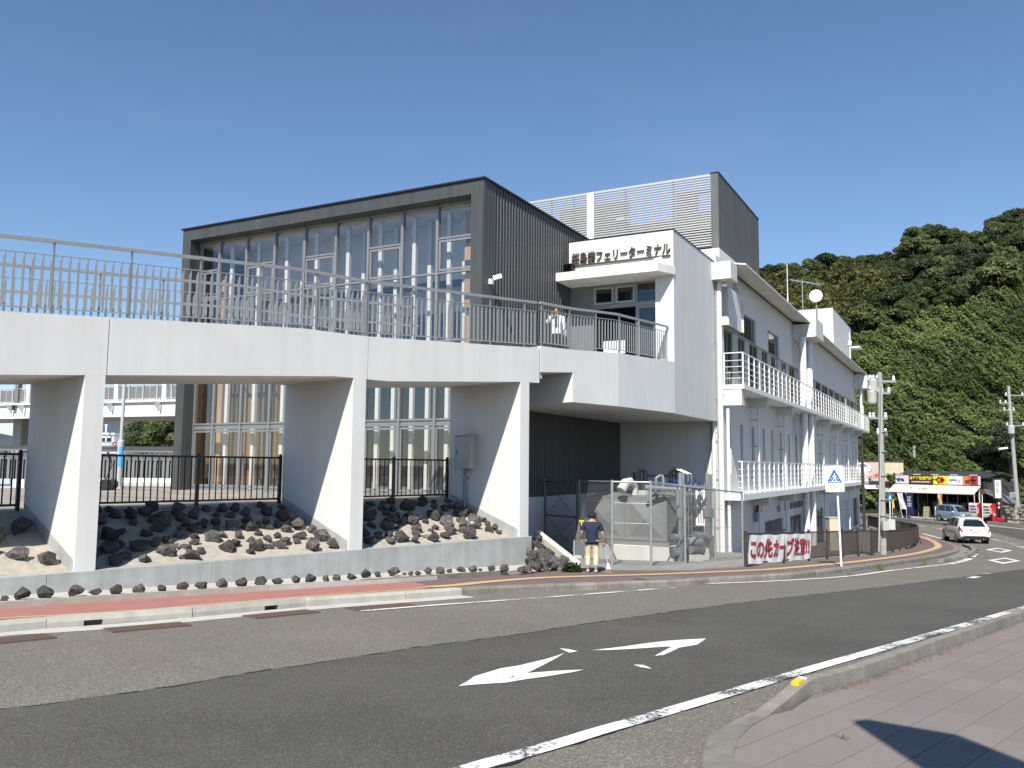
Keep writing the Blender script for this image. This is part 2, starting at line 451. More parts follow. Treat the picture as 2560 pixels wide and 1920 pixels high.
M['cloth'] = mat('white_banner_cloth', (.74, .73, .71), .8, var=.04)
M['redink'] = mat('red_print', (.58, .02, .045), .7)
M['blackink'] = mat('black_print', (.015, .013, .013), .7)
M['beige'] = mat('beige_enamel', (.58, .52, .38), .5, var=.04)
M['greybox'] = mat('grey_enamel', (.42, .42, .39), .5, var=.05)
M['pole'] = mat('concrete_pole', (.36, .35, .32), .9, var=.15, scale=5, streak=.15)
M['cream'] = mat('cream_plaster', (.60, .51, .34), .85, var=.1, streak=.1)
M['pink'] = mat('faded_pink_wall', (.55, .42, .36), .85, var=.08)
M['roof'] = mat('dark_roof_tile', (.055, .053, .052), .8, var=.3, scale=5)
M['awning'] = mat('cream_awning_cloth', (.74, .65, .55), .85, var=.03)
def flat(name, c, r=.55): return mat(name, c, r)

# ------------------------------------------------------------------ ground sheets
def ysteps(lo, hi):
    y = math.floor(lo) + 1.0; out = []
    while y < hi:
        out.append(y); y += 1.0 if y < 100 else 25.0
    return out
def ground_poly(name, pts, off, m, skirt=0.0, parent=None):
    bm = bmesh.new()
    vs = [bm.verts.new((float(p[0]), float(p[1]), 0)) for p in pts]
    f = bm.faces.new(vs)
    if f.normal.z == 0: f.normal_update()
    if f.normal.z < 0: f.normal_flip()
    bmesh.ops.triangulate(bm, faces=bm.faces[:])
    for y in ysteps(min(p[1] for p in pts), max(p[1] for p in pts)):
        bmesh.ops.bisect_plane(bm, geom=bm.verts[:] + bm.edges[:] + bm.faces[:], plane_co=(0, y, 0), plane_no=(0, 1, 0))
    for v in bm.verts: v.co.z = gz(v.co.y) + off
    if skirt:
        be = [e for e in bm.edges if e.is_boundary]
        r = bmesh.ops.extrude_edge_only(bm, edges=be)
        for g in r['geom']:
            if isinstance(g, bmesh.types.BMVert): g.co.z -= skirt
    bmesh.ops.recalc_face_normals(bm, faces=bm.faces[:])
    if sum(f.normal.z * f.calc_area() for f in bm.faces) < 0: bmesh.ops.reverse_faces(bm, faces=bm.faces[:])
    me = bpy.data.meshes.new(name); bm.to_mesh(me); bm.free(); me.materials.append(m)
    return link(name, me, parent)
def offs(pts, d):        # shift a ground polyline sideways (left of travel is +)
    P = [np.array(p[:2], float) for p in pts]; out = []
    for i in range(len(P)):
        t = P[min(i + 1, len(P) - 1)] - P[max(i - 1, 0)]; t /= np.linalg.norm(t)
        out.append(P[i] + np.array([-t[1], t[0]]) * d)
    return out
def smooth2(pts, n=6):   # a smooth curve through ground points
    P = [np.array(p[:2], float) for p in pts]; out = []
    for i in range(len(P) - 1):
        p0, p1, p2, p3 = P[max(i - 1, 0)], P[i], P[i + 1], P[min(i + 2, len(P) - 1)]
        for k in range(n):
            t = k / n; out.append(.5 * (2 * p1 + (p2 - p0) * t + (2 * p0 - 5 * p1 + 4 * p2 - p3) * t * t + (3 * p1 - p0 - 3 * p2 + p3) * t ** 3))
    return out + [P[-1]]
def resample(pts, step):
    P = [np.array(p[:2], float) for p in pts]; L = [0]
    for i in range(1, len(P)): L.append(L[-1] + np.linalg.norm(P[i] - P[i - 1]))
    n = max(1, int(round(L[-1] / step)))
    return [np.array([np.interp(L[-1] * k / n, L, [p[j] for p in P]) for j in (0, 1)]) for k in range(n + 1)]
def strip(name, pts, w0, w1, off, m, parent=None):
    a, b = offs(pts, w0), offs(pts, w1)
    return ground_poly(name, list(a) + list(b)[::-1], off, m, parent=parent)
# ------------------------------------------------------------------ ground, road, pavements
RD = -0.13
def Gp(pts, dz=0.0): return [G(x, y, dz)[:2] for x, y in pts]
# land sheet: old asphalt near, one sheet to the horizon, dropping under the bay on the far left
xs = [-3000, -600, -200, -90, -40, -20, -10, 0, 20, 45, 70, 110, 200, 600, 3000]
ys = [-400, -60] + [i * 1.5 - 30 for i in range(0, 96)] + [125, 160, 220, 400, 1200, 6000]
vs = []; fs = []
for y in ys:
    for x in xs:
        z = gz(y) + RD
        if y > 118 and x < 10: z = -12
        vs.append((x, y, z))
nx = len(xs)
for j in range(len(ys) - 1):
    for i in range(nx - 1): fs.append((j * nx + i, j * nx + i + 1, (j + 1) * nx + i + 1, (j + 1) * nx + i))
struct(MB().add(vs, fs).build('road', M['asph']))
m_sea = mat('bay_water', (.02, .05, .075), .15, bump=.3, bscale=.5)
struct(MB().box(-6000, 60, 112, 9000, -6.2, -6.0).build('sea', m_sea))

# the newer dark lane
lane_up = [(-420, 1838), (0, 1774.7), (174, 1753), (463, 1710), (637, 1680), (868, 1646), (1059, 1616), (1280, 1588), (1496, 1555), (1892, 1502), (2288, 1458), (2560, 1423), (2700, 1404)]
lane_lo = [(2700, 1480), (2560, 1524), (2291, 1603), (2034, 1678), (1740, 1767), (1506, 1837), (1289, 1904), (1157, 1944), (900, 2040), (600, 2180)]
lu_ = smooth2(Gp(lane_up, RD + .006)); ll = lu_ + smooth2(Gp(lane_lo, RD + .006))
ll.append(np.array([-14.0, 0.5])); ll.append(np.array([-14.0, 3.0]))
struct(ground_poly('new_asphalt_lane', ll, RD + .006, M['asphn']))
# tar seam and cracks where the two surfaces meet
rnd = random.Random(31)
sm_ = [p + np.array([rnd.gauss(0, .012), rnd.gauss(0, .012)]) for p in resample(lu_, .16) if p[1] < 45]
sm2 = [p + np.array([rnd.gauss(0, .008), rnd.gauss(0, .008)]) for p in resample(smooth2(Gp(lane_lo[1:], RD + .006)), .12)]
mb = MB()
for p, q in list(zip(sm_[:-1], sm_[1:])) + list(zip(sm2[:-1], sm2[1:])):
    t = q - p; n = np.array([-t[1], t[0]]) / np.linalg.norm(t); w0 = rnd.choice([.004, .009, .014, .02])
    mb.add([(*(p - n * w0), gz(p[1]) + RD + .009), (*(q - n * w0), gz(q[1]) + RD + .009), (*(q + n * w0), gz(q[1]) + RD + .009), (*(p + n * w0), gz(p[1]) + RD + .009)], [(0, 1, 2, 3)])
stuff(mb.build('tar_seam', M['black']))
# far lane resurfaced in the same dark asphalt
far = [(2140, 1288), (2228, 1294), (2300, 1301), (2380, 1309), (2460, 1316), (2560, 1326), (2700, 1340), (2700, 1380), (2560, 1350), (2460, 1325), (2340, 1312), (2240, 1303), (2150, 1297)]
struct(ground_poly('far_asphalt_lane', Gp(far, RD + .006), RD + .006, M['asphn']))

# road paint
def paint(pts, w, m=M['paint'], off=.012):
    g = [G(x, y, RD + off)[:2] for x, y in pts]
    return struct(strip('edge_line', smooth2(g) if len(g) > 2 else g, -w / 2, w / 2, RD + off, m))
near = [(800, 2050), (1000, 1981), (1157, 1926), (1218, 1907), (1289, 1888), (1402, 1856), (1506, 1824), (1610, 1795), (1740, 1756.5), (2034, 1669.5), (2291, 1596.5), (2560, 1518.8), (2760, 1460)]
paint(near, .17, M['paintw'])
paint([(903, 1527), (1100, 1511.5), (1280, 1499), (1430, 1488), (1687, 1468.6)], .13, M['paintw'])
paint([(1760, 1459.5), (1960, 1451), (2123, 1440), (2231, 1425.6), (2367, 1410.7)], .13)
paint([(2372, 1410), (2400, 1404), (2425, 1395), (2437, 1384)], .28, M['paintw'])
paint([(2437, 1381), (2430, 1375), (2412, 1367)], .2)
paint([(2308, 1334), (2330, 1340), (2353, 1346)], .18)
paint([(2454, 1310), (2500, 1316), (2560, 1323), (2660, 1336)], .2)
paint([(2293, 1315), (2313, 1315.3)], .35)
paint([(2346, 1321), (2364, 1323)], .35)
paint([(2230, 1286.5), (2290, 1293), (2350, 1299), (2420, 1306.5)], .16)
for a in ([(2475, 1347), (2500, 1351)], [(2512, 1347), (2535, 1349)], [(2500, 1353), (2530, 1355)], [(2520, 1357), (2548, 1360)], [(2532, 1362), (2560, 1367)], [(2545, 1366), (2575, 1373)], [(2424, 1445), (2445, 1441)], [(2462, 1434), (2474, 1433)], [(2470, 1339), (2484, 1339)], [(2330, 1318), (2336, 1318.5)]):
    paint(a, .2, M['paintw'])
def mark(name, polys, m, off=.012):
    for p in polys:
        struct(ground_poly(name, Gp(p, RD + off), RD + off, m))
zb = lambda pts: [(1100 + .66 * x, 1400 + .66 * y) for x, y in pts]
mark('arrow_marking', [
    zb([(70, 477), (105, 458), (130, 440), (180, 425), (230, 410), (300, 399), (345, 388), (400, 375), (440, 363), (472, 352), (440, 372), (400, 393), (330, 428), (380, 424), (430, 420), (490, 417), (545, 415), (500, 425), (450, 433), (400, 441), (320, 452), (250, 464), (150, 470)]),
    zb([(1008, 297), (930, 301), (870, 305), (780, 315), (700, 327), (640, 334), (575, 341), (640, 341), (700, 338), (780, 333), (850, 328), (878, 328), (845, 345), (812, 363), (845, 360), (880, 345), (905, 332), (975, 320)])], M['paint'])
mark('paint_remnant', [zb([(452, 334), (485, 337), (522, 345), (490, 351)]), zb([(732, 396), (770, 397), (806, 412), (765, 407)])], M['paint'])
def diamond(c):
    c = Gp(c, RD + .012); ce = sum(c) / 4
    n = [ce + (p - ce) * .62 for p in c]
    for i in range(4):
        struct(ground_poly('diamond_marking', [c[i], c[(i + 1) % 4], n[(i + 1) % 4], n[i]], RD + .012, M['paint']))
z7 = lambda pts: [(1960 + .2712 * x, 1050 + .2712 * y) for x, y in pts]
diamond(z7([(1855, 1195), (1960, 1178), (2107, 1203), (2010, 1223)]))
diamond(z7([(1878, 1292), (2040, 1269), (2182, 1299), (2020, 1326)]))

# far footpath: red resin, then mauve brown, with kerbs, guide strip and back edge
edge = [(-330, 1584), (0, 1553.6), (150, 1545), (353, 1531.6), (680, 1504), (816, 1493), (1050, 1478), (1149, 1471), (1280, 1465), (1430, 1460), (1648, 1452), (1760, 1446), (1960, 1434.5), (2068, 1424), (2177, 1411), (2258, 1400), (2340, 1388), (2383, 1378), (2394, 1374.5), (2393, 1369), (2380, 1360), (2348, 1350), (2320, 1341), (2297, 1337)]
back = [(-330, 1548), (0, 1522), (202, 1508), (521, 1487), (775, 1471), (987, 1457), (1120, 1447), (1257, 1438), (1330, 1431), (1400, 1427), (1480, 1424), (1628, 1426), (1740, 1425), (1860, 1418), (1960, 1409), (2106, 1394), (2199, 1387), (2247, 1377), (2280, 1370), (2304, 1359), (2300, 1345), (2296, 1339)]
e2, b2 = smooth2(Gp(edge), 4), Gp(back)
struct(ground_poly('footpath', offs(e2, .09) + b2[::-1], 0.0, M['mauve'], skirt=.2))
redl = offs(smooth2(Gp(edge[:7]), 4), .15) + Gp([(1073, 1471), (1073, 1466), (1036, 1456), (987, 1457), (775, 1471), (521, 1487), (202, 1508), (0, 1522), (-330, 1548)])
struct(ground_poly('red_path_surface', redl, .005, M['red']))
tip = Gp([(2297, 1336.5), (2320, 1340), (2349, 1349), (2340, 1352), (2322, 1347), (2300, 1341)])
struct(ground_poly('red_path_surface', tip, .005, M['red']))
guide = [(-330, 1579), (0, 1549.5), (150, 1541), (353, 1528), (680, 1500.5), (816, 1490), (1000, 1477), (1073, 1468), (1140, 1463.5), (1212, 1456), (1331, 1446.5), (1450, 1441.5), (1630, 1436.6), (1864, 1427), (1960, 1421), (2106, 1408), (2177, 1400), (2247, 1391), (2290, 1384), (2318, 1377.5), (2338, 1371), (2346, 1366), (2343, 1360), (2334, 1354), (2318, 1347), (2300, 1342)]
gl = Gp(guide)
gl_a, gl_b = smooth2([p + np.array([.0, .12]) for p in gl[:7]] + [gl[7]], 4), smooth2(gl[7:], 5)
struct(strip('guide_strip', gl_a, -.05, .05, .009, M['yellow']))
struct(strip('guide_strip', gl_b, -.17, .17, .0095, M['yellow']))

# kerb stones along the far footpath (new pale ones with drain openings, then old dark ones)
kerb = tag(thing('far_kerb', None, None, (0, 12, 0)), None, kind='structure')
path = resample(e2, .05)
seg = [0.0]
for i in range(1, len(path)): seg.append(seg[-1] + np.linalg.norm(path[i] - path[i - 1]))
def at(s):
    return np.array([np.interp(s, seg, [p[j] for p in path]) for j in (0, 1)])
def s_of(px, py):
    g = G(px, py)[:2]; return seg[int(np.argmin([np.linalg.norm(p - g) for p in path]))]
S_new = s_of(1149, 1471)
drains = [s_of(255, 1556), s_of(751, 1516), s_of(1098, 1492)]
def kerbstone(s0, s1, m, w=.2, h=.16, hole=None, name='kerb_stone'):
    a, b = at(s0), at(s1); t = (b - a) / np.linalg.norm(b - a); n = np.array([-t[1], t[0]])
    mb = MB()
    def blk(p, q, o0, o1, z0, z1, ch=0.0):
        P = [p - n * o1, q - n * o1, q - n * o0, p - n * o0]
        zz = [gz(v[1]) for v in P]
        mb.hexa([(P[i][0], P[i][1], zz[i] + z0) for i in range(4)] + [(P[i][0] + (n[0] if i < 2 else 0) * ch, P[i][1] + (n[1] if i < 2 else 0) * ch, zz[i] + z1) for i in range(4)])
    g = .006
    p, q = a + t * g, b - t * g
    if hole is None:
        blk(p, q, -.17, .05, -.3, -.03); blk(p, q, -.17, .05, -.03, .012, .025)
    else:
        h0, h1 = a + t * (hole - .125), a + t * (hole + .125)
        blk(p, h0, -.17, .05, -.3, -.055); blk(h1, q, -.17, .05, -.3, -.055); blk(h0, h1, -.17, -.11, -.3, -.06)
        blk(p, q, -.17, .05, -.055, .012, .025)
    mb.build(name, m, kerb)
s = 0.0
while s < S_new - .3:
    e = min(s + 2.0, S_new); hl = [d - s for d in drains if s + .3 < d < e - .3]
    kerbstone(s, e, M['kerbl'], hole=hl[0] if hl else None); s = e
s = S_new
n_old = int((s_of(2394, 1375) - S_new) / .62)
st = (seg[-1] - S_new) / int((seg[-1] - S_new) / .62)
while s < seg[-1] - .1:
    kerbstone(s, min(s + st, seg[-1]), M['kerbd']); s += st
# gutter apron of pale concrete and steel gratings
struct(strip('gutter', smooth2(Gp(edge[:8]), 4), -.5, -.03, RD + .004, M['concl']))
grm, N_, L_, P_ = newmat('rusty_steel_grating')
P_.inputs['Base Color'].default_value = (.15, .11, .08, 1); P_.inputs['Roughness'].default_value = .7; P_.inputs['Metallic'].default_value = .1
for q, ln in (((20, 1603), 1.0), ((370, 1570), 1.05), ((705, 1537), 1.15), ((955, 1519), 1.2)):
    g0 = G(q[0], q[1], RD)[:2]; i = int(np.argmin([np.linalg.norm(p - g0) for p in path])); t = path[min(i + 8, len(path) - 1)] - path[max(i - 8, 0)]; t /= np.linalg.norm(t); n = np.array([-t[1], t[0]])
    gr = thing('drain_grating', None, None, (g0[0], g0[1], gz(g0[1]) + RD)); struct(gr)
    mb = MB(); 
    def bx(a0, a1, b0, b1, z0, z1):
        P = [g0 + t * a + n * b for a, b in ((a0, b0), (a1, b0), (a1, b1), (a0, b1))]
        mb.hexa([(p[0], p[1], gz(p[1]) + RD + z0) for p in P] + [(p[0], p[1], gz(p[1]) + RD + z1) for p in P])
    bx(-ln / 2, ln / 2, -.2, .2, -.01, .008)
    mb.build('pit_floor', M['soil'], gr)
    mb = MB()
    k = -ln / 2
    while k < ln / 2: bx(k, k + .012, -.2, .2, .008, .022); k += .035
    for b in (-.2, -.1, 0, .1, .19): bx(-ln / 2, ln / 2, b, b + .012, .008, .024)
    stuff(mb.build('grating_bars', grm, gr))
# storm drain opening in the old kerb and its steel lid
g0 = G(1667, 1450)[:2]
i = int(np.argmin([np.linalg.norm(p - g0) for p in path])); t = path[i + 8] - path[i - 8]; t /= np.linalg.norm(t); n = np.array([-t[1], t[0]])
lid = thing('storm_drain', 'grey steel lidded storm drain with dark mouth in the old kerb', 'drain', (g0[0], g0[1], gz(g0[1])))
def bx2(mb, a0, a1, b0, b1, z0, z1):
    P = [g0 + t * a + n * b for a, b in ((a0, b0), (a1, b0), (a1, b1), (a0, b1))]
    mb.hexa([(p[0], p[1], gz(p[1]) + z0) for p in P] + [(p[0], p[1], gz(p[1]) + z1) for p in P]); return mb
bx2(MB(), -.5, .5, -.075, .55, .014, .03).build('lid', M['insul'], lid)
bx2(MB(), -.48, .48, -.068, -.04, -.128, .012).build('drain_mouth', M['black'], lid)
# side drain beyond the tip of the footpath
apron = Gp([(2360, 1404), (2390, 1400), (2420, 1391), (2433, 1381), (2428, 1374), (2410, 1367), (2394, 1367), (2400, 1375), (2394, 1383), (2370, 1393)], RD)
struct(ground_poly('drain_apron', apron, RD + .016, M['kerbd']))
kr = resample(Gp([(2352, 1407), (2392, 1402), (2424, 1392), (2436, 1381), (2430, 1373), (2410, 1366)], RD), .6)
rk = thing('drain_kerb', None, None, (kr[0][0], kr[0][1], gz(kr[0][1]))); struct(rk)
for a, b in zip(kr[:-1], kr[1:]):
    MB().bar((a[0], a[1], gz(a[1]) - .1), (b[0], b[1], gz(b[1]) - .1), .2, .22).build('kerb_stone', M['kerbd'], rk)
for k in range(4):
    P = G(2398 + k * 7, 1396 - k * 6.5, RD); Q = P + np.array([.9, .6, 0])
    MB().bar((P[0], P[1], gz(P[1]) + RD + .02), (Q[0], Q[1], gz(Q[1]) + RD + .02), .05, .03).build('drain_slot', M['black'], rk)

# gravel strip with back kerb between footpath and wall
wallf = [BR.p(a, 0, 0)[:2] for a in (-9, -4, 0, 4, 8, 11.4)]
strip_pts = b2[:9] + [np.array(p) for p in wallf[::-1]]
struct(ground_poly('gravel_strip', [np.array(p) for p in strip_pts], .085, M['concl'], skirt=.2))
bk = tag(thing('back_kerb', None, None, (b2[1][0], b2[1][1], 0)), None, kind='structure')
bp = resample(b2[:8], 2.0)
for a, b in zip(bp[:-1], bp[1:]):
    t = (b - a) / np.linalg.norm(b - a); n = np.array([-t[1], t[0]])
    P = [a + t * .004, b - t * .004, b - t * .004 + n * .14, a + t * .004 + n * .14]
    dk = a[1] > 16.9
    MB().hexa([(p[0], p[1], gz(p[1]) - .1) for p in P] + [(p[0], p[1], gz(p[1]) + .10) for p in P]).build('kerb_stone', M['kerbd'] if dk else M['kerbl'], bk)

# near pavement with its barrier kerb
nk = [(1978, 1745), (2034, 1709), (2199, 1664), (2321, 1618), (2560, 1536.6), (2760, 1470)]
nk2 = [G(x, y, .1)[:2] for x, y in nk]
curv = Gp([(1928, 1789), (1859, 1829), (1829, 1862), (1836, 1920), (1850, 1990), (1880, 2090)])
pv = [p for p in curv[::-1]] + [G(1931, 1788)[:2]] + nk2 + [np.array([60, 38.]), np.array([60, -30.]), np.array([-3, -30.]), np.array([-3, 2.])]
pav = struct(ground_poly('pavement', pv, 0.0, M['joint'], skirt=.25))
def clip_rect(poly, o, ux, uy, sx, sy):
    P = [((p - o) @ ux, (p - o) @ uy) for p in poly]
    for ax, lim, sg in ((0, 0, 1), (0, sx, -1), (1, 0, 1), (1, sy, -1)):
        out = []
        for i in range(len(P)):
            a, b = P[i - 1], P[i]; da, db = (a[ax] - lim) * sg, (b[ax] - lim) * sg
            if (da >= 0) != (db >= 0): t = da / (da - db); out.append((a[0] + (b[0] - a[0]) * t, a[1] + (b[1] - a[1]) * t))
            if db >= 0: out.append(b)
        P = out
        if len(P) < 3: return None
    ar = abs(sum(P[i - 1][0] * P[i][1] - P[i][0] * P[i - 1][1] for i in range(len(P)))) / 2
    return [o + ux * p[0] + uy * p[1] for p in P] if ar > .006 else None
an = math.radians(46); sux, suy = np.array([math.cos(an), math.sin(an)]), np.array([-math.sin(an), math.cos(an)])
ppoly = [np.array(p[:2], float) for p in pv]
so_ = np.array([1.2, 3.0]); nslab = 0
for r in range(-26, 24):
    for c in range(-4, 24):
        o_ = so_ + suy * (r * .305) + sux * (c * .61 + (.305 if r % 2 else 0))
        m_ = o_ + sux * .3 + suy * .15
        if not (.5 < m_[0] < 11 and 4.6 < m_[1] < 14.5) or m_[1] < m_[0] * 1.1 or nslab >= 300: continue
        q = clip_rect(ppoly, o_ + sux * .004 + suy * .004, sux, suy, .602, .297)
        if not q: continue
        MB().add([(p[0], p[1], gz(p[1]) - .01) for p in q] + [(p[0], p[1], gz(p[1]) + .004) for p in q], [tuple(range(len(q), 2 * len(q)))] + [(i, (i + 1) % len(q), (i + 1) % len(q) + len(q), i + len(q)) for i in range(len(q))]).build('paving_slab', M['slab'], pav); nslab += 1
outc = Gp([(1879, 1783), (1800, 1822), (1760, 1855), (1753, 1920), (1765, 1990), (1800, 2090)], -.04)
fk = tag(thing('flush_kerb', None, None, (outc[0][0], outc[0][1], gz(outc[0][1]))), None, kind='structure')
ro, ri = resample(outc, .5), None
ri = resample(curv, .5); kk = min(len(ro), len(ri))
ro = [np.array([np.interp(k / kk, np.linspace(0, 1, len(ro)), [p[j] for p in ro]) for j in (0, 1)]) for k in range(kk + 1)]
ri = [np.array([np.interp(k / kk, np.linspace(0, 1, len(ri)), [p[j] for p in ri]) for j in (0, 1)]) for k in range(kk + 1)]
for k in range(kk):
    P = [ro[k], ro[k + 1], ri[k + 1], ri[k]]
    c = sum(P) / 4; P = [c + (p - c) * .985 for p in P]
    MB().hexa([(p[0], p[1], gz(p[1]) - .3) for p in P] + [(p[0], p[1], gz(p[1]) + (.012 if i > 1 else -.03)) for i, p in enumerate(P)]).build('kerb_stone', M['kerbd'], fk)
bkb = tag(thing('barrier_kerb', None, None, (nk2[0][0], nk2[0][1], gz(nk2[0][1]))), None, kind='structure')
e0 = G(1931, 1786)[:2]
npts = [e0] + resample(nk2[1:], 1.0)
for k in range(len(npts) - 1):
    a, b = npts[k], npts[k + 1]; t = (b - a) / np.linalg.norm(b - a); n = np.array([-t[1], t[0]])
    h0 = .0 if k == 0 else .125
    p, q = a + t * .005, b - t * .005
    P = [p, q, q + n * .17, p + n * .17]
    hh = [h0, .125, .125, h0]
    ch = [.02, .02, -.03, -.03]
    mb = MB().hexa([(v[0], v[1], gz(v[1]) - .3) for v in P] + [(v[0] + n[0] * ch[i], v[1] + n[1] * ch[i], gz(v[1]) + hh[i]) for i, v in enumerate(P)])
    mb.build('kerb_stone', M['kerbd'], bkb)
# yellow and white reflector stuck on the kerb end
c = npts[1]; t = (npts[1] - npts[0]); t /= np.linalg.norm(t); n = np.array([-t[1], t[0]])
rf = thing('kerb_reflector', 'small yellow reflector on the end of the near kerb', 'reflector', (c[0], c[1], gz(c[1]) + .125))
for nm, a0, a1, mm in (('yellow_half', -.13, .0, flat('yellow_reflector', (.75, .52, .02), .4)), ('white_half', .0, .06, M['signwhite'])):
    P = [c - t * .05 + t * a0 + n * .06, c - t * .05 + t * a1 + n * .06, c - t * .05 + t * a1 + n * .13, c - t * .05 + t * a0 + n * .13]
    hz = [.125 + min(0, (a0 - .05)) * .1, .125 + min(0, (a1 - .05)) * .1, .125 + min(0, (a1 - .05)) * .1, .125 + min(0, (a0 - .05)) * .1]
    MB().hexa([(p[0], p[1], gz(p[1]) + hz[i] - .02) for i, p in enumerate(P)] + [(p[0], p[1], gz(p[1]) + hz[i] + .02) for i, p in enumerate(P)]).build(nm, mm, rf)
# dry twigs and needles in the corner of the kerb
random.seed(4)
mb = MB()
for k in range(700):
    s_ = random.betavariate(1.2, 3.5) * 7
    i = min(int(s_), len(npts) - 3); a = npts[i + 1]; b = npts[i + 2]; p = a + (b - a) * (s_ - int(s_)) - n * abs(random.gauss(0, .05))
    if k % 3 == 0: p = p + n * (.19 + abs(random.gauss(0, .06)))
    z = gz(p[1]) + (.006 if k % 3 else RD + .015); an = random.random() * 6.3; l = random.uniform(.01, .035)
    mb.add([(p[0], p[1], z), (p[0] + l * math.cos(an), p[1] + l * math.sin(an), z + .008), (p[0] + l * math.cos(an) + .006, p[1] + l * math.sin(an) - .004, z + .003)], [(0, 1, 2)])
stuff(mb.build('dry_litter', M['soil']))
tw = thing('dry_twig', 'small dark forked twig lying on the pinkish near pavement', 'twig', G(2102, 1848))
P = G(2102, 1848) + np.array([0, 0, .008])
mb = MB()
for d in ((.05, .07), (-.03, .06), (.02, -.07), (.055, -.02)): mb.tube([P, P + np.array([d[0] * .5, d[1] * .4, .012]), P + np.array([d[0], d[1], .004])], .003, 5)
mb.build('stem', M['soil'], tw)
# ------------------------------------------------------------------ the elevated walkway
TOPP = [(-9, 3.55), (4.15, 4.51), (5.83, 4.53), (11.62, 4.88)]
BOTP = [(-9, 2.49), (-1.48, 3.06), (4.96, 3.56), (6.44, 3.565), (10.85, 3.89), (11.62, 3.92)]
zt = lambda a: float(np.interp(a, *zip(*TOPP)))
zb_ = lambda a: float(np.interp(a, *zip(*BOTP)))
walk = thing('elevated_walkway', 'long white concrete walkway on three tall piers rising to the terminal entrance', 'walkway', BR.p(5.6, 1.4, -.3))
def beam(a0, a1):
    cuts = sorted({a0, a1} | {a for a, _ in TOPP + BOTP if a0 < a < a1})
    mb = MB()
    for x0, x1 in zip(cuts[:-1], cuts[1:]):
        for b0, b1, dt in ((0, .28, 0), (.28, 2.5, -.16), (2.5, 2.78, 0)):
            c = [(x0, b0, zb_(x0)), (x1, b0, zb_(x1)), (x1, b1, zb_(x1)), (x0, b1, zb_(x0)), (x0, b0, zt(x0) + dt), (x1, b0, zt(x1) + dt), (x1, b1, zt(x1) + dt), (x0, b1, zt(x0) + dt)]
            mb.hexa([BR.p(*q) for q in c])
    bm_ = mb.build('beam', M['white'], walk)
    me = bm_.data; bm = bmesh.new(); bm.from_mesh(me)
    bmesh.ops.remove_doubles(bm, verts=bm.verts, dist=1e-4)
    # drop the inner faces where the pieces meet
    seen = {}
    for f in bm.faces:
        k = tuple(sorted(v.index for v in f.verts)); seen.setdefault(k, []).append(f)
    kill = [f for v in seen.values() if len(v) > 1 for f in v]
    bmesh.ops.delete(bm, geom=kill, context='FACES'); bm.to_mesh(me); bm.free()
beam(-9, .185); beam(.20, 5.845); beam(5.86, 11.62)
for a in (-5.64, 0, 5.64, 11.04):
    MB().add(*(lambda c: (c, [(3, 2, 1, 0), (4, 5, 6, 7), (0, 1, 5, 4), (1, 2, 6, 5), (2, 3, 7, 6), (3, 0, 4, 7)]))([BR.p(*q) for q in
        [(a - .17, 0, -1.6), (a + .175, 0, -1.6), (a + .175, 2.78, -1.6), (a - .17, 2.78, -1.6), (a - .17, 0, zb_(a - .17) - .001), (a + .175, 0, zb_(a + .175) - .001), (a + .175, 2.78, zb_(a + .175) - .001), (a - .17, 2.78, zb_(a - .17) - .001)]])).build('pier', M['white'], walk)
    MB().prism([BR.p(a - .176, .06, -.5), BR.p(a - .176, .06, 0.0), BR.p(a - .176, 2.74, .86), BR.p(a - .176, 2.74, .2)], BR.a * .357).build('pier_base', M['conc'], walk)

# railings
def bal_mesh(h, w=.044, t=.016):
    return MB().prism([(-w / 2, -t / 2, 0), (w / 2, -t / 2, 0), (w / 2, -t / 2, h), (w / 2 - .007, -t / 2, h), (-w / 2, -t / 2, h - .12)], (0, t, 0)).mesh('baluster', M['rail'])
BAL = bal_mesh(.93)
POST = MB().box(-.010, .010, -.028, .028, 0, 1.27).mesh('post', M['insul'])
def along(path, s):
    L = [0]
    for p, q in zip(path[:-1], path[1:]): L.append(L[-1] + math.hypot(q[0] - p[0], q[1] - p[1]))
    i = max(k for k in range(len(L) - 1) if s >= L[k] - 1e-9) if s > 0 else 0
    t = (s - L[i]) / (L[i + 1] - L[i]); p, q = np.array(path[i]), np.array(path[i + 1])
    d = (q - p); d[2] = 0; d /= np.linalg.norm(d)
    return p + (q - p) * t, d, L[-1]
def railing(path, parent, name='railing', step=.145, poststep=1.32, hand=1.28, first=.0, inner=False, nb=1):
    r = thing(name, None, None, (0, 0, 0)); r.parent = parent
    r.location = Vector(path[0]) - woff(parent)
    total = along(path, 0)[2]
    def rail_line(nm, w, h, dz, side=0.0):
        mb = MB()
        for p, q in zip(path[:-1], path[1:]):
            p, q = np.array(p), np.array(q); d = q - p; d[2] = 0; d /= np.linalg.norm(d); n = np.array([-d[1], d[0], 0]) * side
            mb.bar(p + n + [0, 0, dz] - d * .001, q + n + [0, 0, dz] + d * .012, w, h)
        return mb.build(nm, M['rail'], r)
    rail_line('handrail', .085, .055, hand)
    rail_line('top_rail', .03, .014, 1.035); rail_line('bottom_rail', .034, .022, .11)
    if inner: rail_line('lower_handrail', .05, .05, .74, .13 * nb)
    s = .06
    while s < total - .02:
        p, d, _ = along(path, s)
        rep('baluster', BAL, r, Matrix(((d[0], -d[1], 0, p[0]), (d[1], d[0], 0, p[1]), (0, 0, 1, p[2] + .10), (0, 0, 0, 1))))
        s += step
    s = first + .02
    while s < total:
        p, d, _ = along(path, s); n = np.array([-d[1], d[0], 0]) * .0
        rep('post', POST, r, Matrix(((d[0], -d[1], 0, p[0] + d[0] * .035), (d[1], d[0], 0, p[1] + d[1] * .035), (0, 0, 1, p[2]), (0, 0, 0, 1))))
        s += poststep
    return r
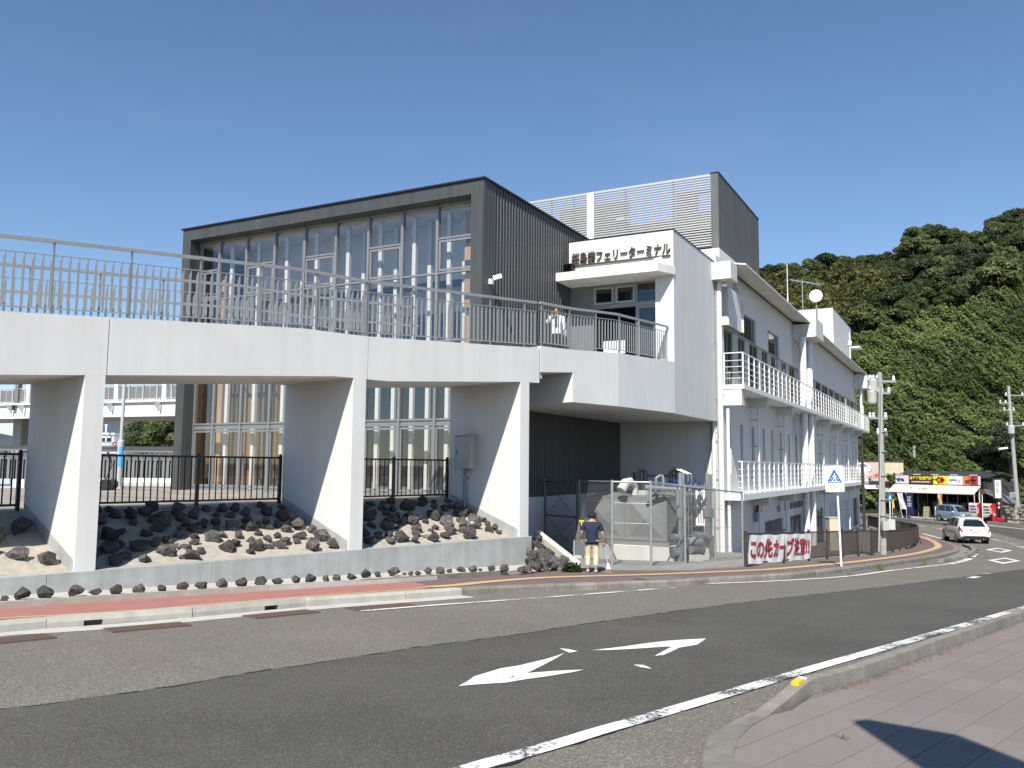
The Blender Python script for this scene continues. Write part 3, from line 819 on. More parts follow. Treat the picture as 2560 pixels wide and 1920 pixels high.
fpath = [BR.p(a, .12, zt(a)) for a in (-7.5, 4.15, 5.83, 11.6)]
bpath = [BR.p(a, 2.66, zt(a)) for a in (-7.5, 4.15, 5.83, 9.4)]
railing(fpath, walk, first=.1)
railing(bpath, walk, inner=True, nb=-1, first=.5)

# retaining wall, gravel bank, rocks
wall = thing('retaining_wall', 'low plain grey concrete wall holding up the gravel bank', 'wall', BR.p(2, 0, -1))
a = -9.0; k = 0
while a < 11.3:
    e = min(a + (2.9 if k else 2.6), 11.32); k += 1
    MB().box(a + .003, e - .003, -.03, .2, -2.2, -.2, BR).build('wall_panel', M['conc'], wall, bevel=.008); a = e
def bank_z(b): return -.235 + max(0, b - .2) * .36
nb_ = 14
for i, (a0, a1) in enumerate(((-9, -.17), (.175, 5.47), (5.815, 10.87))):
    vs = []; fs = []; na = int((a1 - a0) / .22)
    rnd = random.Random(i)
    for u in range(na + 1):
        for v in range(nb_ + 1):
            b = .2 + 2.6 * v / nb_
            vs.append(BR.p(a0 + (a1 - a0) * u / na, b, bank_z(b) + (rnd.uniform(-.03, .03) if 0 < v < nb_ else 0)))
    for u in range(na):
        for v in range(nb_): fs.append((u * (nb_ + 1) + v, (u + 1) * (nb_ + 1) + v, (u + 1) * (nb_ + 1) + v + 1, u * (nb_ + 1) + v + 1))
    struct(MB().add(vs, fs).build('gravel_bank', M['gravel'], smooth=True))

def rock_mesh(seed, m, elong=(1, .8, .68)):
    rnd = random.Random(seed); bm = bmesh.new()
    for _ in range(17):
        v = Vector((rnd.gauss(0, 1), rnd.gauss(0, 1), rnd.gauss(0, 1))).normalized() * rnd.uniform(.82, 1.05)
        bm.verts.new((v.x * elong[0] * .5, v.y * elong[1] * .5, v.z * elong[2] * .5))
    r = bmesh.ops.convex_hull(bm, input=bm.verts)
    bmesh.ops.delete(bm, geom=[g for g in r['geom_interior'] if isinstance(g, bmesh.types.BMVert)], context='VERTS')
    bmesh.ops.triangulate(bm, faces=bm.faces)
    bmesh.ops.subdivide_edges(bm, edges=bm.edges, cuts=2, use_grid_fill=True)
    for v in bm.verts:
        v.co += v.co.normalized() * rnd.gauss(0, .013)
    bmesh.ops.recalc_face_normals(bm, faces=bm.faces)
    me = bpy.data.meshes.new('rock'); bm.to_mesh(me); bm.free(); me.materials.append(m)
    return me
RK = [rock_mesh(i, M['rock'], (1, .85, .7 + .12 * (i % 2))) for i in range(9)]
RKB = [rock_mesh(20 + i, M['rockb'], (1, .85, .72)) for i in range(5)]
RKW = [rock_mesh(40 + i, M['rockw'], (1, .8, .7)) for i in range(2)]
def put_rock(P, size, me, rz, tilt, label, group, name='lava_rock', sink=.28):
    o = link(name, me)
    o.location = (P[0], P[1], P[2] + size * .35 * (1 - sink)); o.rotation_euler = (tilt[0], tilt[1], rz); o.scale = (size, size, size)
    return tag(o, label, 'rock', group)
rnd = random.Random(11)
bays = [('left of the left pier', -4.6, -.3), ('between left and middle piers', .3, 5.35), ('between middle and right piers', 5.95, 10.75)]
for bi, (bn, a0, a1) in enumerate(bays):
    pts = []
    target = (26, 92, 84)[bi]
    tries = 0
    while len(pts) < target and tries < 16000:
        tries += 1
        a = rnd.uniform(a0, a1); b = rnd.uniform(.34, 2.66)
        sz = rnd.choice([.2, .25, .29, .33, .37, .43]) * (1.1 if bi == 0 else 1)
        if b < .55 and rnd.random() < .45: continue
        if b > 2.2: sz = min(sz, .32)
        if all(math.hypot(a - q[0], b - q[1]) > (sz + q[2]) * .47 for q in pts): pts.append((a, b, sz))
    for a, b, sz in pts:
        br = rnd.random() < .26
        me = rnd.choice(RKB if br else RK)
        half = 'sunlit lower bank' if b < 1.0 else ('middle bank' if b < 1.8 else 'shaded bank top')
        third = ('left third', 'middle third', 'right third')[min(2, int((a - a0) / (a1 - a0) * 3))]
        col = 'brownish' if br else 'dark grey'
        size = 'large' if sz >= .4 else ('fist sized' if sz < .27 else 'middling')
        put_rock(BR.p(a, b, bank_z(b)), sz * 1.16, me, rnd.uniform(0, 6.3), (rnd.uniform(-.3, .3), rnd.uniform(-.3, .3)),
                 f'{size} {col} rock, {half}, {third}, {bn}', f'{size} {col} rocks, {half}, {third}, {bn}', sink=.4)
P = BR.p(1.95, .42, bank_z(.42)); put_rock(P, .3, RKW[0], 1.0, (.5, .2), 'flat cream rock in the lower bank between the left and middle piers', None)
P = BR.p(8.15, .5, bank_z(.5)); put_rock(P, .34, RKW[1], .4, (.1, .2), 'whitish rock low on the bank between the middle and right piers', None)
P = BR.p(10.1, 1.0, bank_z(1.0)); put_rock(P, .26, RKW[0], 2.4, (.1, .2), 'cream rock high on the bank just left of the right pier', None)
row = [(20, 215, 40), (98, 207, 80), (200, 202, 85), (325, 195, 92), (412, 188, 55), (498, 185, 70), (600, 178, 60), (697, 172, 50), (788, 166, 58), (868, 162, 62), (957, 156, 62), (1040, 151, 62), (1125, 146, 65), (1198, 142, 52), (1278, 136, 52), (1340, 132, 54), (1410, 130, 44), (1455, 123, 44), (1520, 122, 52), (1580, 112, 54), (1630, 109, 38), (1700, 105, 68), (1748, 101, 24), (1775, 102, 32), (1805, 101, 32), (1850, 96, 50), (1900, 94, 50), (1940, 90, 32), (1992, 92, 46), (2043, 88, 46), (2075, 83, 22), (2122, 83, 42), (2180, 85, 50)]
nth = ['first', 'second', 'third', 'fourth', 'fifth', 'sixth', 'seventh', 'eighth', 'ninth', 'tenth', 'eleventh', 'twelfth', 'thirteenth', 'fourteenth', 'fifteenth', 'sixteenth', 'seventeenth', 'eighteenth', 'nineteenth', 'twentieth', 'twenty-first', 'twenty-second', 'twenty-third', 'twenty-fourth', 'twenty-fifth', 'twenty-sixth', 'twenty-seventh', 'twenty-eighth', 'twenty-ninth', 'thirtieth', 'thirty-first', 'thirty-second', 'thirty-third', 'thirty-fourth', 'thirty-fifth']
for i, (x, y, w) in enumerate(row):
    P = G(.5787 * x, 1380 + .5787 * y, .085); a_, b_, z_ = BR.ab(P); P = np.array(BR.p(a_, min(b_, -.19), 0)); P[2] = gz(P[1]) + .085; sz = w * .5787 / 2140 * P[1] * 1.02
    size = 'small' if sz < .24 else ('squat' if i % 3 == 0 else 'angular')
    put_rock(P, sz, RK[(i * 5) % 9] if i % 4 else RKB[i % 5], i * 1.7, (.1 * math.sin(i), .1 * math.cos(i)),
             f'{size} dark rock, {nth[i]} from the left in the row along the wall foot', 'lava rocks in a row at the foot of the grey wall', sink=.15)

# the end of the bank beside the gate: sloping coping and loose rocks
top, low = Yp(1343, 1331, 24.6), G(1447, 1412, .02)
cop = thing('sloping_coping', 'white sloping concrete coping running down beside the gate', 'coping', low)
MB().bar(top, low, .16, .16).build('coping_bar', M['white_old'], cop)
q0, q1, q2 = np.array(BR.p(11.34, .0, -.55)), np.array(BR.p(11.34, 1.3, -.3)), np.array(low)
q3 = G(1326, 1431, .03)
qb = np.array(BR.p(11.33, .9, -.32))
struct(MB().add([q3, q2, top], [(0, 1, 2)]).build('gravel_heap', M['gravel']))
hn = np.cross(q2 - q3, top - q3)
for i, (x, y, w, z) in enumerate([(1330, 1385, 34, 0), (1326, 1405, 36, 0), (1340, 1365, 32, 0), (1345, 1350, 26, 0), (1356, 1405, 34, 0), (1340, 1412, 32, 0), (1364, 1398, 28, 0), (1384, 1413, 36, 0), (1405, 1418, 34, 0), (1316, 1424, 32, 0), (1350, 1384, 30, 0), (1333, 1396, 34, .34), (1330, 1418, 34, .1), (1378, 1418, 34, .1), (1352, 1414, 32, 0), (1374, 1388, 30, 0), (1351, 1398, 34, .12), (1340, 1424, 30, 0), (1303, 1428, 24, .05), (1366, 1413, 34, .1), (1364, 1426, 28, 0), (1386, 1402, 34, .12), (1352, 1373, 32, .32), (1410, 1403, 30, .08), (1393, 1416, 18, 0), (1400, 1429, 30, 0), (1420, 1428, 24, 0)]):
    P = PL(x, y, q3, hn); sz = w / 2140 * P[1] * 1.12
    put_rock(P - np.array([0, 0, sz * .2]), sz, RK[(i * 2) % 9], i * .9, (.2 * math.sin(i * 3), .2), f'{"large" if w > 29 else "small"} dark rock {nth[i]} from the top of the heap left of the coping', 'lava rocks heaped between the right pier and the gate', sink=.1)

# plaza on the raised ground
pz = [BR.p(-40, 2.8, 0), BR.p(11.0, 2.8, 0), TE.p(-4.25, -6.2, 0), TE.p(-4.25, 30, 0), TE.p(-70, 46, 0), TE.p(-75, 0, 0)]
struct(MB().prism([(p[0], p[1], -1.8) for p in pz], (0, 0, 1.8 + .665)).build('plaza', M['plaza']))
struct(MB().box(-9, 11.0, 2.795, 2.98, .4, .70, BR).build('plaza_kerb', M['conc']))
# shady foundation below the hall side and enclosure floor
struct(MB().box(-4.3, -4.14, -6.6, 5.55, -3, .62, TE).build('foundation_wall', M['white']))
M['floor2'] = mat('shaded_yard_concrete', (.26, .255, .235), .9, var=.15, scale=2)  # concrete darkened so less light bounces into the recess under the deck
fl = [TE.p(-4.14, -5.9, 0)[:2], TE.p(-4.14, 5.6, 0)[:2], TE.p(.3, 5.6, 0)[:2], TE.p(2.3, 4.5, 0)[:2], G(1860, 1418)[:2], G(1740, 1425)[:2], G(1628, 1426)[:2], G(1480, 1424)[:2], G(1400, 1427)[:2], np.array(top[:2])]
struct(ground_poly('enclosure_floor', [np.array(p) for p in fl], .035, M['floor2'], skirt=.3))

# black fences between the piers
def fence(name, label, a0, a1, posts, b=2.86, z0=.70, h=1.13, step=.148):
    f = thing(name, label, 'fence', BR.p((a0 + a1) / 2, b, z0), 'black railings on the plaza edge')
    for zz, nm in ((1.10, 'top_rail'), (.12, 'bottom_rail')):
        MB().box(a0, a1, b - .02, b + .02, z0 + zz - .022, z0 + zz + .022, BR).build(nm, M['black'], f)
    me = MB().box(-.011, .011, -.011, .011, 0, .94).mesh('baluster', M['black'])
    n = int((a1 - a0) / step)
    for k in range(1, n):
        q = BR.p(a0 + (a1 - a0) * k / n, b, 0); rep('baluster', me, f, Matrix.Translation((q[0], q[1], z0 + .14)))
    for a in posts:
        mb = MB().box(a - .035, a + .035, b - .035, b + .035, z0 - .1, z0 + 1.16, BR)
        mb.box(a - .02, a + .02, b - .02, b + .02, z0 + 1.16, z0 + 1.19, BR); mb.build('post', M['black'], f)
fence('plaza_fence', 'black vertical bar fence left of the left pier', -5.4, -.23, (-5.4, -2.9, -.26))
fence('plaza_fence', 'black vertical bar fence between the left and middle piers', .24, 5.44, (.27, 3.36, 5.44))
fence('plaza_fence', 'black vertical bar fence between the middle and right piers', 5.9, 10.86, (5.9, 8.92, 10.86))

# junction box on the right pier
jb = thing('junction_box', 'pale grey enamel junction box on the right pier with conduit below', 'junction box', BR.p(10.7, 1.93, 1.3))
MB().box(10.58, 10.866, 1.63, 2.25, 1.56, 2.47, BR).build('cabinet', M['greybox'], jb, bevel=.008)
MB().box(10.555, 10.58, 1.66, 2.22, 1.59, 2.44, BR).build('door', M['greybox'], jb, bevel=.006)
MB().box(10.545, 10.554, 2.12, 2.145, 1.95, 2.08, BR).build('handle', M['black'], jb)
MB().box(10.55, 10.87, 1.6, 2.28, 2.475, 2.5, BR).build('rain_hood', M['greybox'], jb)
MB().tube([BR.p(10.80, 2.05, 1.56), BR.p(10.80, 2.05, .5)], .045, 8).build('conduit', M['insul'], jb)
for z in (1.3, .75): MB().box(10.74, 10.87, 1.98, 2.12, z, z + .05, BR).build('clamp', M['steel'], jb)
# ------------------------------------------------------------------ the dark glazed hall
hall = thing('glazed_hall', 'dark grey waiting hall with tall glass front under the ribbed side wall', 'building', TE.p(-10.7, 0, .67))
HW0, HW1, HU, HZ0 = -17.36, -4.12, -5.96, .67
ht = lambda w: 10.52
GU = -5.4
uB = 9.0
# front frame
mb = MB()
MB().box(HW0, HW0 + .42, HU, GU + .1, HZ0, 10.05, TE).build('front_frame', M['dark'], hall)
MB().box(HW1 - .46, HW1, HU, GU + .1, HZ0, 10.05, TE).build('front_frame', M['dark'], hall)
# header in flat panels
n = 10
for k in range(n):
    x0, x1 = HW0 + (HW1 - HW0) * k / n, HW0 + (HW1 - HW0) * (k + 1) / n
    MB().box(x0 + .003, x1 - .003, HU - (.002 if k % 2 else 0), GU + .1, 10.052, 10.47, TE).build('header_panel', M['dark'], hall)
MB().box(HW0 - .05, HW1 + .06, HU - .06, uB, 10.475, 10.53, TE).build('roof', M['black'], hall)
MB().box(HW0, HW0 + .2, GU + .1, uB, HZ0, 10.47, TE).build('side_wall', M['dark'], hall)
MB().box(HW1 - .22, HW1 - .05, GU + .1, uB, HZ0, 10.47, TE).build('side_wall', M['dark'], hall)
MB().box(HW0 + .2, HW1 - .22, uB - .2, uB, HZ0, 10.47, TE).build('back_wall', M['ingrey'], hall)
# ribs of the side wall
RIB = MB().prism([(0, -.062, 0), (.055, -.04, 0), (.055, .04, 0), (0, .062, 0)], (0, 0, 9.8)).mesh('cladding_rib', M['rib'])
k = 0
while HU + .13 + k * .197 < 7.5:
    q = TE.p(HW1 - .052, HU + .13 + k * .197, HZ0)
    rep('cladding_rib', RIB, hall, TE.mat(HW1 - .052, HU + .13 + k * .197, HZ0)); k += 1
MB().box(HW1 - .05, HW1 + .002, HU, HU + .05, HZ0, 10.47, TE).build('corner_trim', M['dark'], hall)
# glazing
mx = [-16.94, -15.92, -14.54, -13.15, -11.74, -10.32, -8.92, -7.52, -6.14, -4.6]
def wz(w, z0, z1): return None
zT = 10.02
for i, w in enumerate(mx):
    MB().box(w - .045, w + .045, GU - .08, GU + .06, HZ0, zT, TE).build('mullion', M['alu'], hall)
def transom(w0, w1, z, h=.07): MB().box(w0 + .047, w1 - .047, GU - .06, GU + .05, z - h / 2, z + h / 2, TE).build('transom', M['alu'], hall)
for i in range(9):
    w0, w1 = mx[i], mx[i + 1]
    lev = [HZ0 + .04, 2.93, 3.10, 5.6, 7.8] + ([8.93] if i % 2 == 0 else []) + [zT]
    for z in lev: transom(w0, w1, z, .09 if z in (HZ0 + .04,) else .06)
    MB().box(w0 + .05, w1 - .05, GU - .02, GU + .02, 2.965, 3.065, TE).build('spandrel', M['alu'], hall)
    for z0, z1 in zip(lev[:-1], lev[1:]):
        if z1 - z0 < .3: continue
        pn = MB().box(w0 + .05, w1 - .05, GU - .006, GU + .006, z0 + .03, z1 - .03, TE).build('pane', M['glass'], hall)
    if i % 2 == 0:      # opening sash
        s = thing('opening_sash', None, None, (0, 0, 0)); s.parent = hall; s.location = Vector(TE.p(w0, GU, 7.8)) - woff(hall)
        mb = MB()
        for x0, x1, z0, z1 in ((w0 + .06, w0 + .13, 7.86, 8.87), (w1 - .13, w1 - .06, 7.86, 8.87), (w0 + .13, w1 - .13, 7.86, 7.93), (w0 + .13, w1 - .13, 8.80, 8.87)):
            mb.box(x0, x1, GU - .05, GU - .01, z0, z1, TE)
        mb.build('sash_frame', M['alu'], s)
    if i in (0, 1, 2, 3, 6, 7, 8):   # sliding doors below
        mb = MB()
        for x0, x1, z0, z1 in ((w0 + .05, w0 + .11, .78, 2.86), (w1 - .11, w1 - .05, .78, 2.86), (w0 + .11, w1 - .11, 2.79, 2.86), (w0 + .11, w1 - .11, .78, .88)):
            mb.box(x0, x1, GU - .045, GU + .02, z0, z1, TE)
        mb.build('door_frame', M['alu'], hall)
# white steel columns behind the glass
for w in mx[1:9]:
    for dw, uu in ((.16, -4.95), (.38, -4.35)):
        MB().box(w + dw - .07, w + dw + .07, uu - .06, uu + .06, HZ0, 9.9, TE).build('steel_column', M['inwhite'], hall)
# inside
MB().box(HW0 + .2, HW1 - .22, GU + .1, uB - .2, HZ0 - .05, HZ0 + .02, TE).build('floor', M['concl'], hall)
MB().box(HW0 + .2, HW1 - .22, GU + .1, uB - .2, 9.95, 10.05, TE).build('ceiling', M['inwhite'], hall)
MB().box(HW0 + 4, HW1 - .22, -1.2, uB - .2, 5.1, 5.5, TE).build('upper_floor', M['ingrey'], hall)
MB().box(HW0 + 1.35, HW1 - .5, -2.9, -2.8, 7.05, 7.93, TE).build('inner_wall', M['inwhite'], hall)
MB().box(HW0 + 1.35, HW1 - .5, -3.86, -3.8, 7.95, 9.945, TE).build('pale_backing', M['inwhite'], hall)  # white panel added close behind the glass to make the upper panes pale
MB().box(HW0 + 1.35, HW1 - .5, -2.79, -1.3, 7.05, 7.15, TE).build('inner_ledge', M['ingrey'], hall)
MB().box(HW0 + 4.2, HW1 - .22, 1.2, 1.4, 5.5, 6.9, TE).build('inner_wall', M['ingrey'], hall)
MB().box(HW0 + 4, HW1 - .22, -1.4, -1.2, 5.1, 6.1, TE).build('balcony_front', M['ingrey'], hall)
# timber lining at the left end: planks
k = 0; w = HW0 + .25
while w < HW0 + 6.6:
    MB().box(w, w + .185, (-4.15 if w < HW0 + 3.2 else -3.4) + (.015 if k % 2 else 0), -3.3, HZ0 + .02, 6.9 if w < HW0 + 3.2 else 4.6, TE).build('wood_plank', (M['woodp'] if k % 7 < 4 else M['woodd']), hall)
    w += .19; k += 1
u = GU + .15
while u < -3.4:
    MB().box(HW0 + .205, HW0 + .225, u, u + .18, HZ0 + .02, 8.9, TE).build('wood_plank', M['woodl' if int(u * 10) % 3 else 'woodp'], hall); u += .185
for w in (HW0 + .55, HW0 + .80):
    MB().box(w, w + .24, -4.7, -4.4, HZ0 + .02, 8.9, TE).build('timber_post', M['woodl'], hall)
tp0, tp1 = TE.onB(1162, 620, -4.75)[0], TE.onB(1180, 620, -4.75)[0]
z = HZ0 + .02
while z < 9.8:
    MB().box(tp0, tp1, -4.75, -4.5, z, z + .95, TE).build('timber_post', M['woodl'], hall)
    MB().box(tp0 + .01, tp1 - .01, -4.7, -4.5, z + .955, z + 1.2, TE).build('timber_block', M['woodd'], hall); z += 1.21
# counter with reddish slats, benches
k = 0; w = -13.4
while w < -10.6:
    MB().box(w, w + .1, -2.6, -2.5, HZ0 + .02, HZ0 + 1.0, TE).build('counter_slat', M['woodd'], hall); w += .125
MB().box(-13.5, -10.5, -2.7, -2.1, HZ0 + 1.0, HZ0 + 1.06, TE).build('counter_top', M['ingrey'], hall)
for w, u in ((-15.6, -3.9), (-14.2, -4.1), (-9.2, -3.8), (-7.3, -4.0)):
    b = thing('bench', None, None, (0, 0, 0)); b.parent = hall; b.location = Vector(TE.p(w, u, HZ0)) - woff(hall)
    MB().box(w - .55, w + .55, u - .2, u + .2, HZ0 + .40, HZ0 + .46, TE).build('seat', M['black'], b)
    MB().box(w - .55, w + .55, u + .16, u + .2, HZ0 + .5, HZ0 + .85, TE).build('backrest', M['black'], b)
    for x in (-.45, .45): MB().box(w + x - .03, w + x + .03, u - .18, u + .18, HZ0 + .02, HZ0 + .40, TE).build('leg', M['alu'], b)
# security camera on the ribbed wall
b_, z_ = TE.onA(1232, 698, HW1 + .1)
sc = thing('security_camera', 'white security camera on the dark ribbed wall above the walkway', 'camera', TE.p(HW1, b_, z_))
MB().box(HW1 + .004, HW1 + .12, b_ - .1, b_ + .02, z_ - .16, z_ + .0, TE).build('wall_mount', M['whitepipe'], sc, bevel=.01)
MB().bar(TE.p(HW1 + .12, b_ - .02, z_ + .02), TE.p(HW1 + .36, b_ + .1, z_ + .1), .12, .13).build('camera_body', M['whitepipe'], sc, bevel=.015)
MB().tube([TE.p(HW1 + .345, b_ + .095, z_ + .095), TE.p(HW1 + .375, b_ + .108, z_ + .105)], .045, 10).build('lens', M['black'], sc)
# ------------------------------------------------------------------ the white terminal building
term = thing('ferry_terminal', 'white three storey terminal with entrance canopy, balconies and grey louvred roof tower', 'building', TE.p(0, 5.6, -1.5))
UE = 53.0
W_ = M['white']
def tb(name, w0, w1, u0, u1, z0, z1, m, parent=term, bevel=0):
    return MB().box(w0, w1, u0, u1, z0, z1, TE).build(name, m, parent, bevel=bevel)
# entrance block
tb('side_wall', -.35, 0, 0, 5.6, 3.50, 9.85, W_)
tb('parapet', -3.95, -.352, 0, .3, 8.552, 9.85, W_)
tb('front_column', -.66, -.352, .0, .3, 4.97, 8.248, W_)
tb('roof', -3.95, -.352, .302, 5.6, 9.4, 9.6, W_)
tb('parapet_cap', -4.0, .02, -.02, .32, 9.852, 9.885, M['black'])
tb('parapet_cap', -.37, .02, .322, 5.62, 9.852, 9.885, M['black'])
canp = [TE.p(*q, 8.25) for q in ((-4.09, -.85), (-.28, -.85), (.06, -.002), (-.354, -.001), (-.354, .5), (-4.09, .5))]
MB().prism(canp, (0, 0, .30)).build('canopy', M['white_old'], term, bevel=.01)
# entrance wall: grey frame, glass, dark doorway
DU = .5
def dbox(name, w0, w1, z0, z1, m, u0=DU, t=.08): return tb(name, w0, w1, u0, u0 + t, z0, z1, m)
for w in (-3.2, -1.53, -.68): dbox('door_post', w - .035, w + .035, 4.95, 8.249, M['alu'])
dbox('wall_panel', -4.06, -3.238, 4.95, 8.249, M['insul'])
for w0, w1 in ((-3.163, -1.567), (-1.493, -.717)):
    dbox('door_head', w0, w1, 7.37, 7.52, M['alu']); dbox('top_frame', w0, w1, 8.17, 8.249, M['alu'])
dbox('mullion', -2.385, -2.325, 7.522, 8.168, M['alu'])
for w0, w1 in ((-3.163, -2.387), (-2.323, -1.567), (-1.493, -.717)):
    dbox('pane', w0 + .004, w1 - .004, 7.524, 8.166, M['glassd'], DU + .03, .01)
    if w1 < -1: 
        mb = MB()
        for a0, a1, b0, b1 in ((w0 + .01, w0 + .08, 7.53, 8.16), (w1 - .08, w1 - .01, 7.53, 8.16), (w0 + .08, w1 - .08, 7.53, 7.6), (w0 + .08, w1 - .08, 8.09, 8.16)): mb.box(a0, a1, DU - .03, DU + .02, b0, b1, TE)
        mb.build('sash_frame', M['greybox'], term)
dbox('door_leaf', -1.49, -.72, 4.96, 7.365, M['glassd'], DU + .03, .012)
mb = MB()
for a0, a1, b0, b1 in ((-1.49, -1.42, 4.96, 7.36), (-.79, -.72, 4.96, 7.36), (-1.42, -.79, 7.28, 7.36), (-1.42, -.79, 4.96, 5.1)): mb.box(a0, a1, DU - .01, DU + .028, b0, b1, TE)
mb.build('door_frame', M['alu'], term)
tb('curtain', -1.4, -.8, DU + .2, DU + .22, 5.2, 7.3, flat('pale_blue_blind', (.35, .45, .52)))
dbox('door_leaf', -3.16, -2.36, 4.96, 7.365, M['glassd'], DU + .05, .012)
tb('door_sensor', -2.5, -2.2, DU - .05, DU - .002, 7.42, 7.48, M['greybox'])
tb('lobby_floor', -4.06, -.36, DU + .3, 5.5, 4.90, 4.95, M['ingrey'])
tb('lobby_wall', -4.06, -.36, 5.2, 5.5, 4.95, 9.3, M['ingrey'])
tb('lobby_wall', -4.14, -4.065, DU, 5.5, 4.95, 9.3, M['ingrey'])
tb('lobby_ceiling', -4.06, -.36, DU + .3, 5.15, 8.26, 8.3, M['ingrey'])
for w in (-2.8, -1.9, -1.1): MB().lathe([(.09, 0), (.09, .012)], TE.p(w, 1.6, 8.246), 12).build('ceiling_lamp', flat('lamp_glass', (.9, .85, .7)), term)
pn = thing('paper_notice', 'white paper notice on a stand just inside the walkway railing', 'notice', TE.p(-1.7, -.6, 4.95))
MB().tube([TE.p(-1.95, -.55, 4.95), TE.p(-1.95, -.55, 5.75)], .02, 6).build('stand', M['alu'], pn)
tb('notice_sheet', -2.35, -1.55, -.6, -.585, 5.55, 6.0, M['signwhite'], pn)
# brown lettering 桜島港フェリーターミナル and its bar
z3 = lambda x, y: (1300 + .3888 * x, 400 + .3888 * y)
a0, zz0 = TE.onB(*z3(332, 676), -.05); a1, zz1 = TE.onB(*z3(966, 596), -.05)
zl0 = (zz0 + zz1) / 2
ltr = text_on('sign_letters', '桜島港フェリーターミナル', .4, M['brown'], term, TE.p(a0, -.04, zl0), TE.a, (0, 0, 1), .08, width=a1 - a0, height=.40, bold=.004)
tb('sign_bar', a0, a1, -.07, -.004, zl0 - .085, zl0 - .04, M['brown'])

# entrance deck and its front
P0, P1, P2 = BR.p(13.05, 0, 0), BR.p(15.22, 0, 0), TE.p(0, -.002, 0)
bb = np.linspace(0, 12, 1201); P5 = min((BR.p(13.05, b, 0) for b in bb), key=lambda p: abs(TE.ab(p)[0] + 4.135))
def pz(p, z): return (p[0], p[1], z)
plan = [P0, P1, P2, TE.p(-.352, -.001, 0), TE.p(-.352, 5.58, 0), TE.p(-4.13, 5.58, 0), P5]
MB().prism([pz(p, 3.48) for p in plan], (0, 0, 1.46)).build('entrance_deck', W_, term)
MB().box(-.352, -.001, .001, 5.59, 3.47, 3.499, TE).build('soffit_edge', W_, term)
st = [BR.p(11.67, 0, 0), BR.p(13.049, 0, 0), BR.p(13.049, 2.8, 0), BR.p(11.67, 2.8, 0)]
MB().add([pz(p, 4.22 if i in (0, 3) else 4.33) for i, p in enumerate(st)] + [pz(p, 4.94) for p in st], [(3, 2, 1, 0), (4, 5, 6, 7), (0, 1, 5, 4), (1, 2, 6, 5), (2, 3, 7, 6), (3, 0, 4, 7)]).build('deck_step', W_, term)
def upstand(p, q, z0, z1, d=.28):
    p, q = np.array(p), np.array(q); t = (q - p) / np.linalg.norm(q - p); n = np.array([-t[1], t[0], 0]) * d
    c = [p, q, q + n, p + n]
    MB().hexa([pz(v, 4.941) for v in c] + [pz(v, [z0, z1, z1, z0][i]) for i, v in enumerate(c)]).build('deck_upstand', W_, term)
upstand(BR.p(11.67, 0, 0), BR.p(13.049, 0, 0), 4.945, 4.98); upstand(BR.p(13.05, 0, 0), P1, 4.98, 5.11); upstand(P1, TE.p(-.003, -.004, 0), 5.11, 5.235)
# bearing block in the joint
MB().box(11.64, 11.78, .05, .3, 4.05, 4.38, BR).build('bearing_block', M['concl'], term)
lp = [BR.p(11.76, .12, 4.96), BR.p(13.05, .12, 4.98), BR.p(15.22, .12, 5.11), TE.p(-.22, -.05, 5.235)]
lr = railing(lp, term, first=.0, poststep=1.22, hand=1.22)

# front wall below the deck and the long facade
tb('front_wall', -4.14, -.27, 5.6, 5.9, -3, 9.4, W_)
S3 = .55
def wall_holes(name, u0, u1, z0, z1, holes, m, w0=-.26, w1=0.0):
    us = sorted({u0, u1} | {h[i] for h in holes for i in (0, 1) if u0 < h[i] < u1}); zs = sorted({z0, z1} | {h[i] for h in holes for i in (2, 3) if z0 < h[i] < z1})
    mb = MB()
    for i in range(len(us) - 1):
        run = None
        for j in range(len(zs) - 1):
            uc, zc = (us[i] + us[i + 1]) / 2, (zs[j] + zs[j + 1]) / 2
            if any(h[0] < uc < h[1] and h[2] < zc < h[3] for h in holes):
                if run is not None: mb.box(w0, w1, us[i], us[i + 1], run, zs[j], TE); run = None
            elif run is None: run = zs[j]
        if run is not None: mb.box(w0, w1, us[i], us[i + 1], run, zs[-1], TE)
    return mb.build(name, m, term)
slits = [7.4, 9.6, 11.8, 14.1, 16.1, 18.3, 20.6, 22.8, 29.3, 31.6, 35.9, 38.2, 42.4, 44.8, 48.9, 51.2]
holes = [(6.75, 24.1, 4.98, 7.46), (8.7, 12.8, 7.46, 8.62), (15.5, 18.4, 7.46, 8.62), (27.45, 52.3, 4.98, 7.43)]
holes += [(u - .27, u + .27, 1.40, 3.53) for u in slits]
gfh = [(14.0, 18.4, -2.2, -.9), (20.4, 24.1, -3.1, -.95), (27.5, 32.2, -3.1, -.9), (48.3, 51.5, -3.1, -.8)]
wall_holes('facade_wall', 5.6, UE, -3.6, 10.14, holes + gfh, W_)
tb('end_wall', -12, -.27, UE - .3, UE, -3.6, 10.14, W_)
tb('top_slab', -12, -.0, 5.62, UE, 10.145, 10.24, M['white_old'])
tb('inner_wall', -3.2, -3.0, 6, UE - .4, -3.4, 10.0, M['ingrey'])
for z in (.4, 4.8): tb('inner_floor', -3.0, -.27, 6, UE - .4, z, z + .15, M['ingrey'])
tb('inner_ceiling', -3.0, -.27, 6, UE - .4, 9.3, 9.5, M['ingrey'])
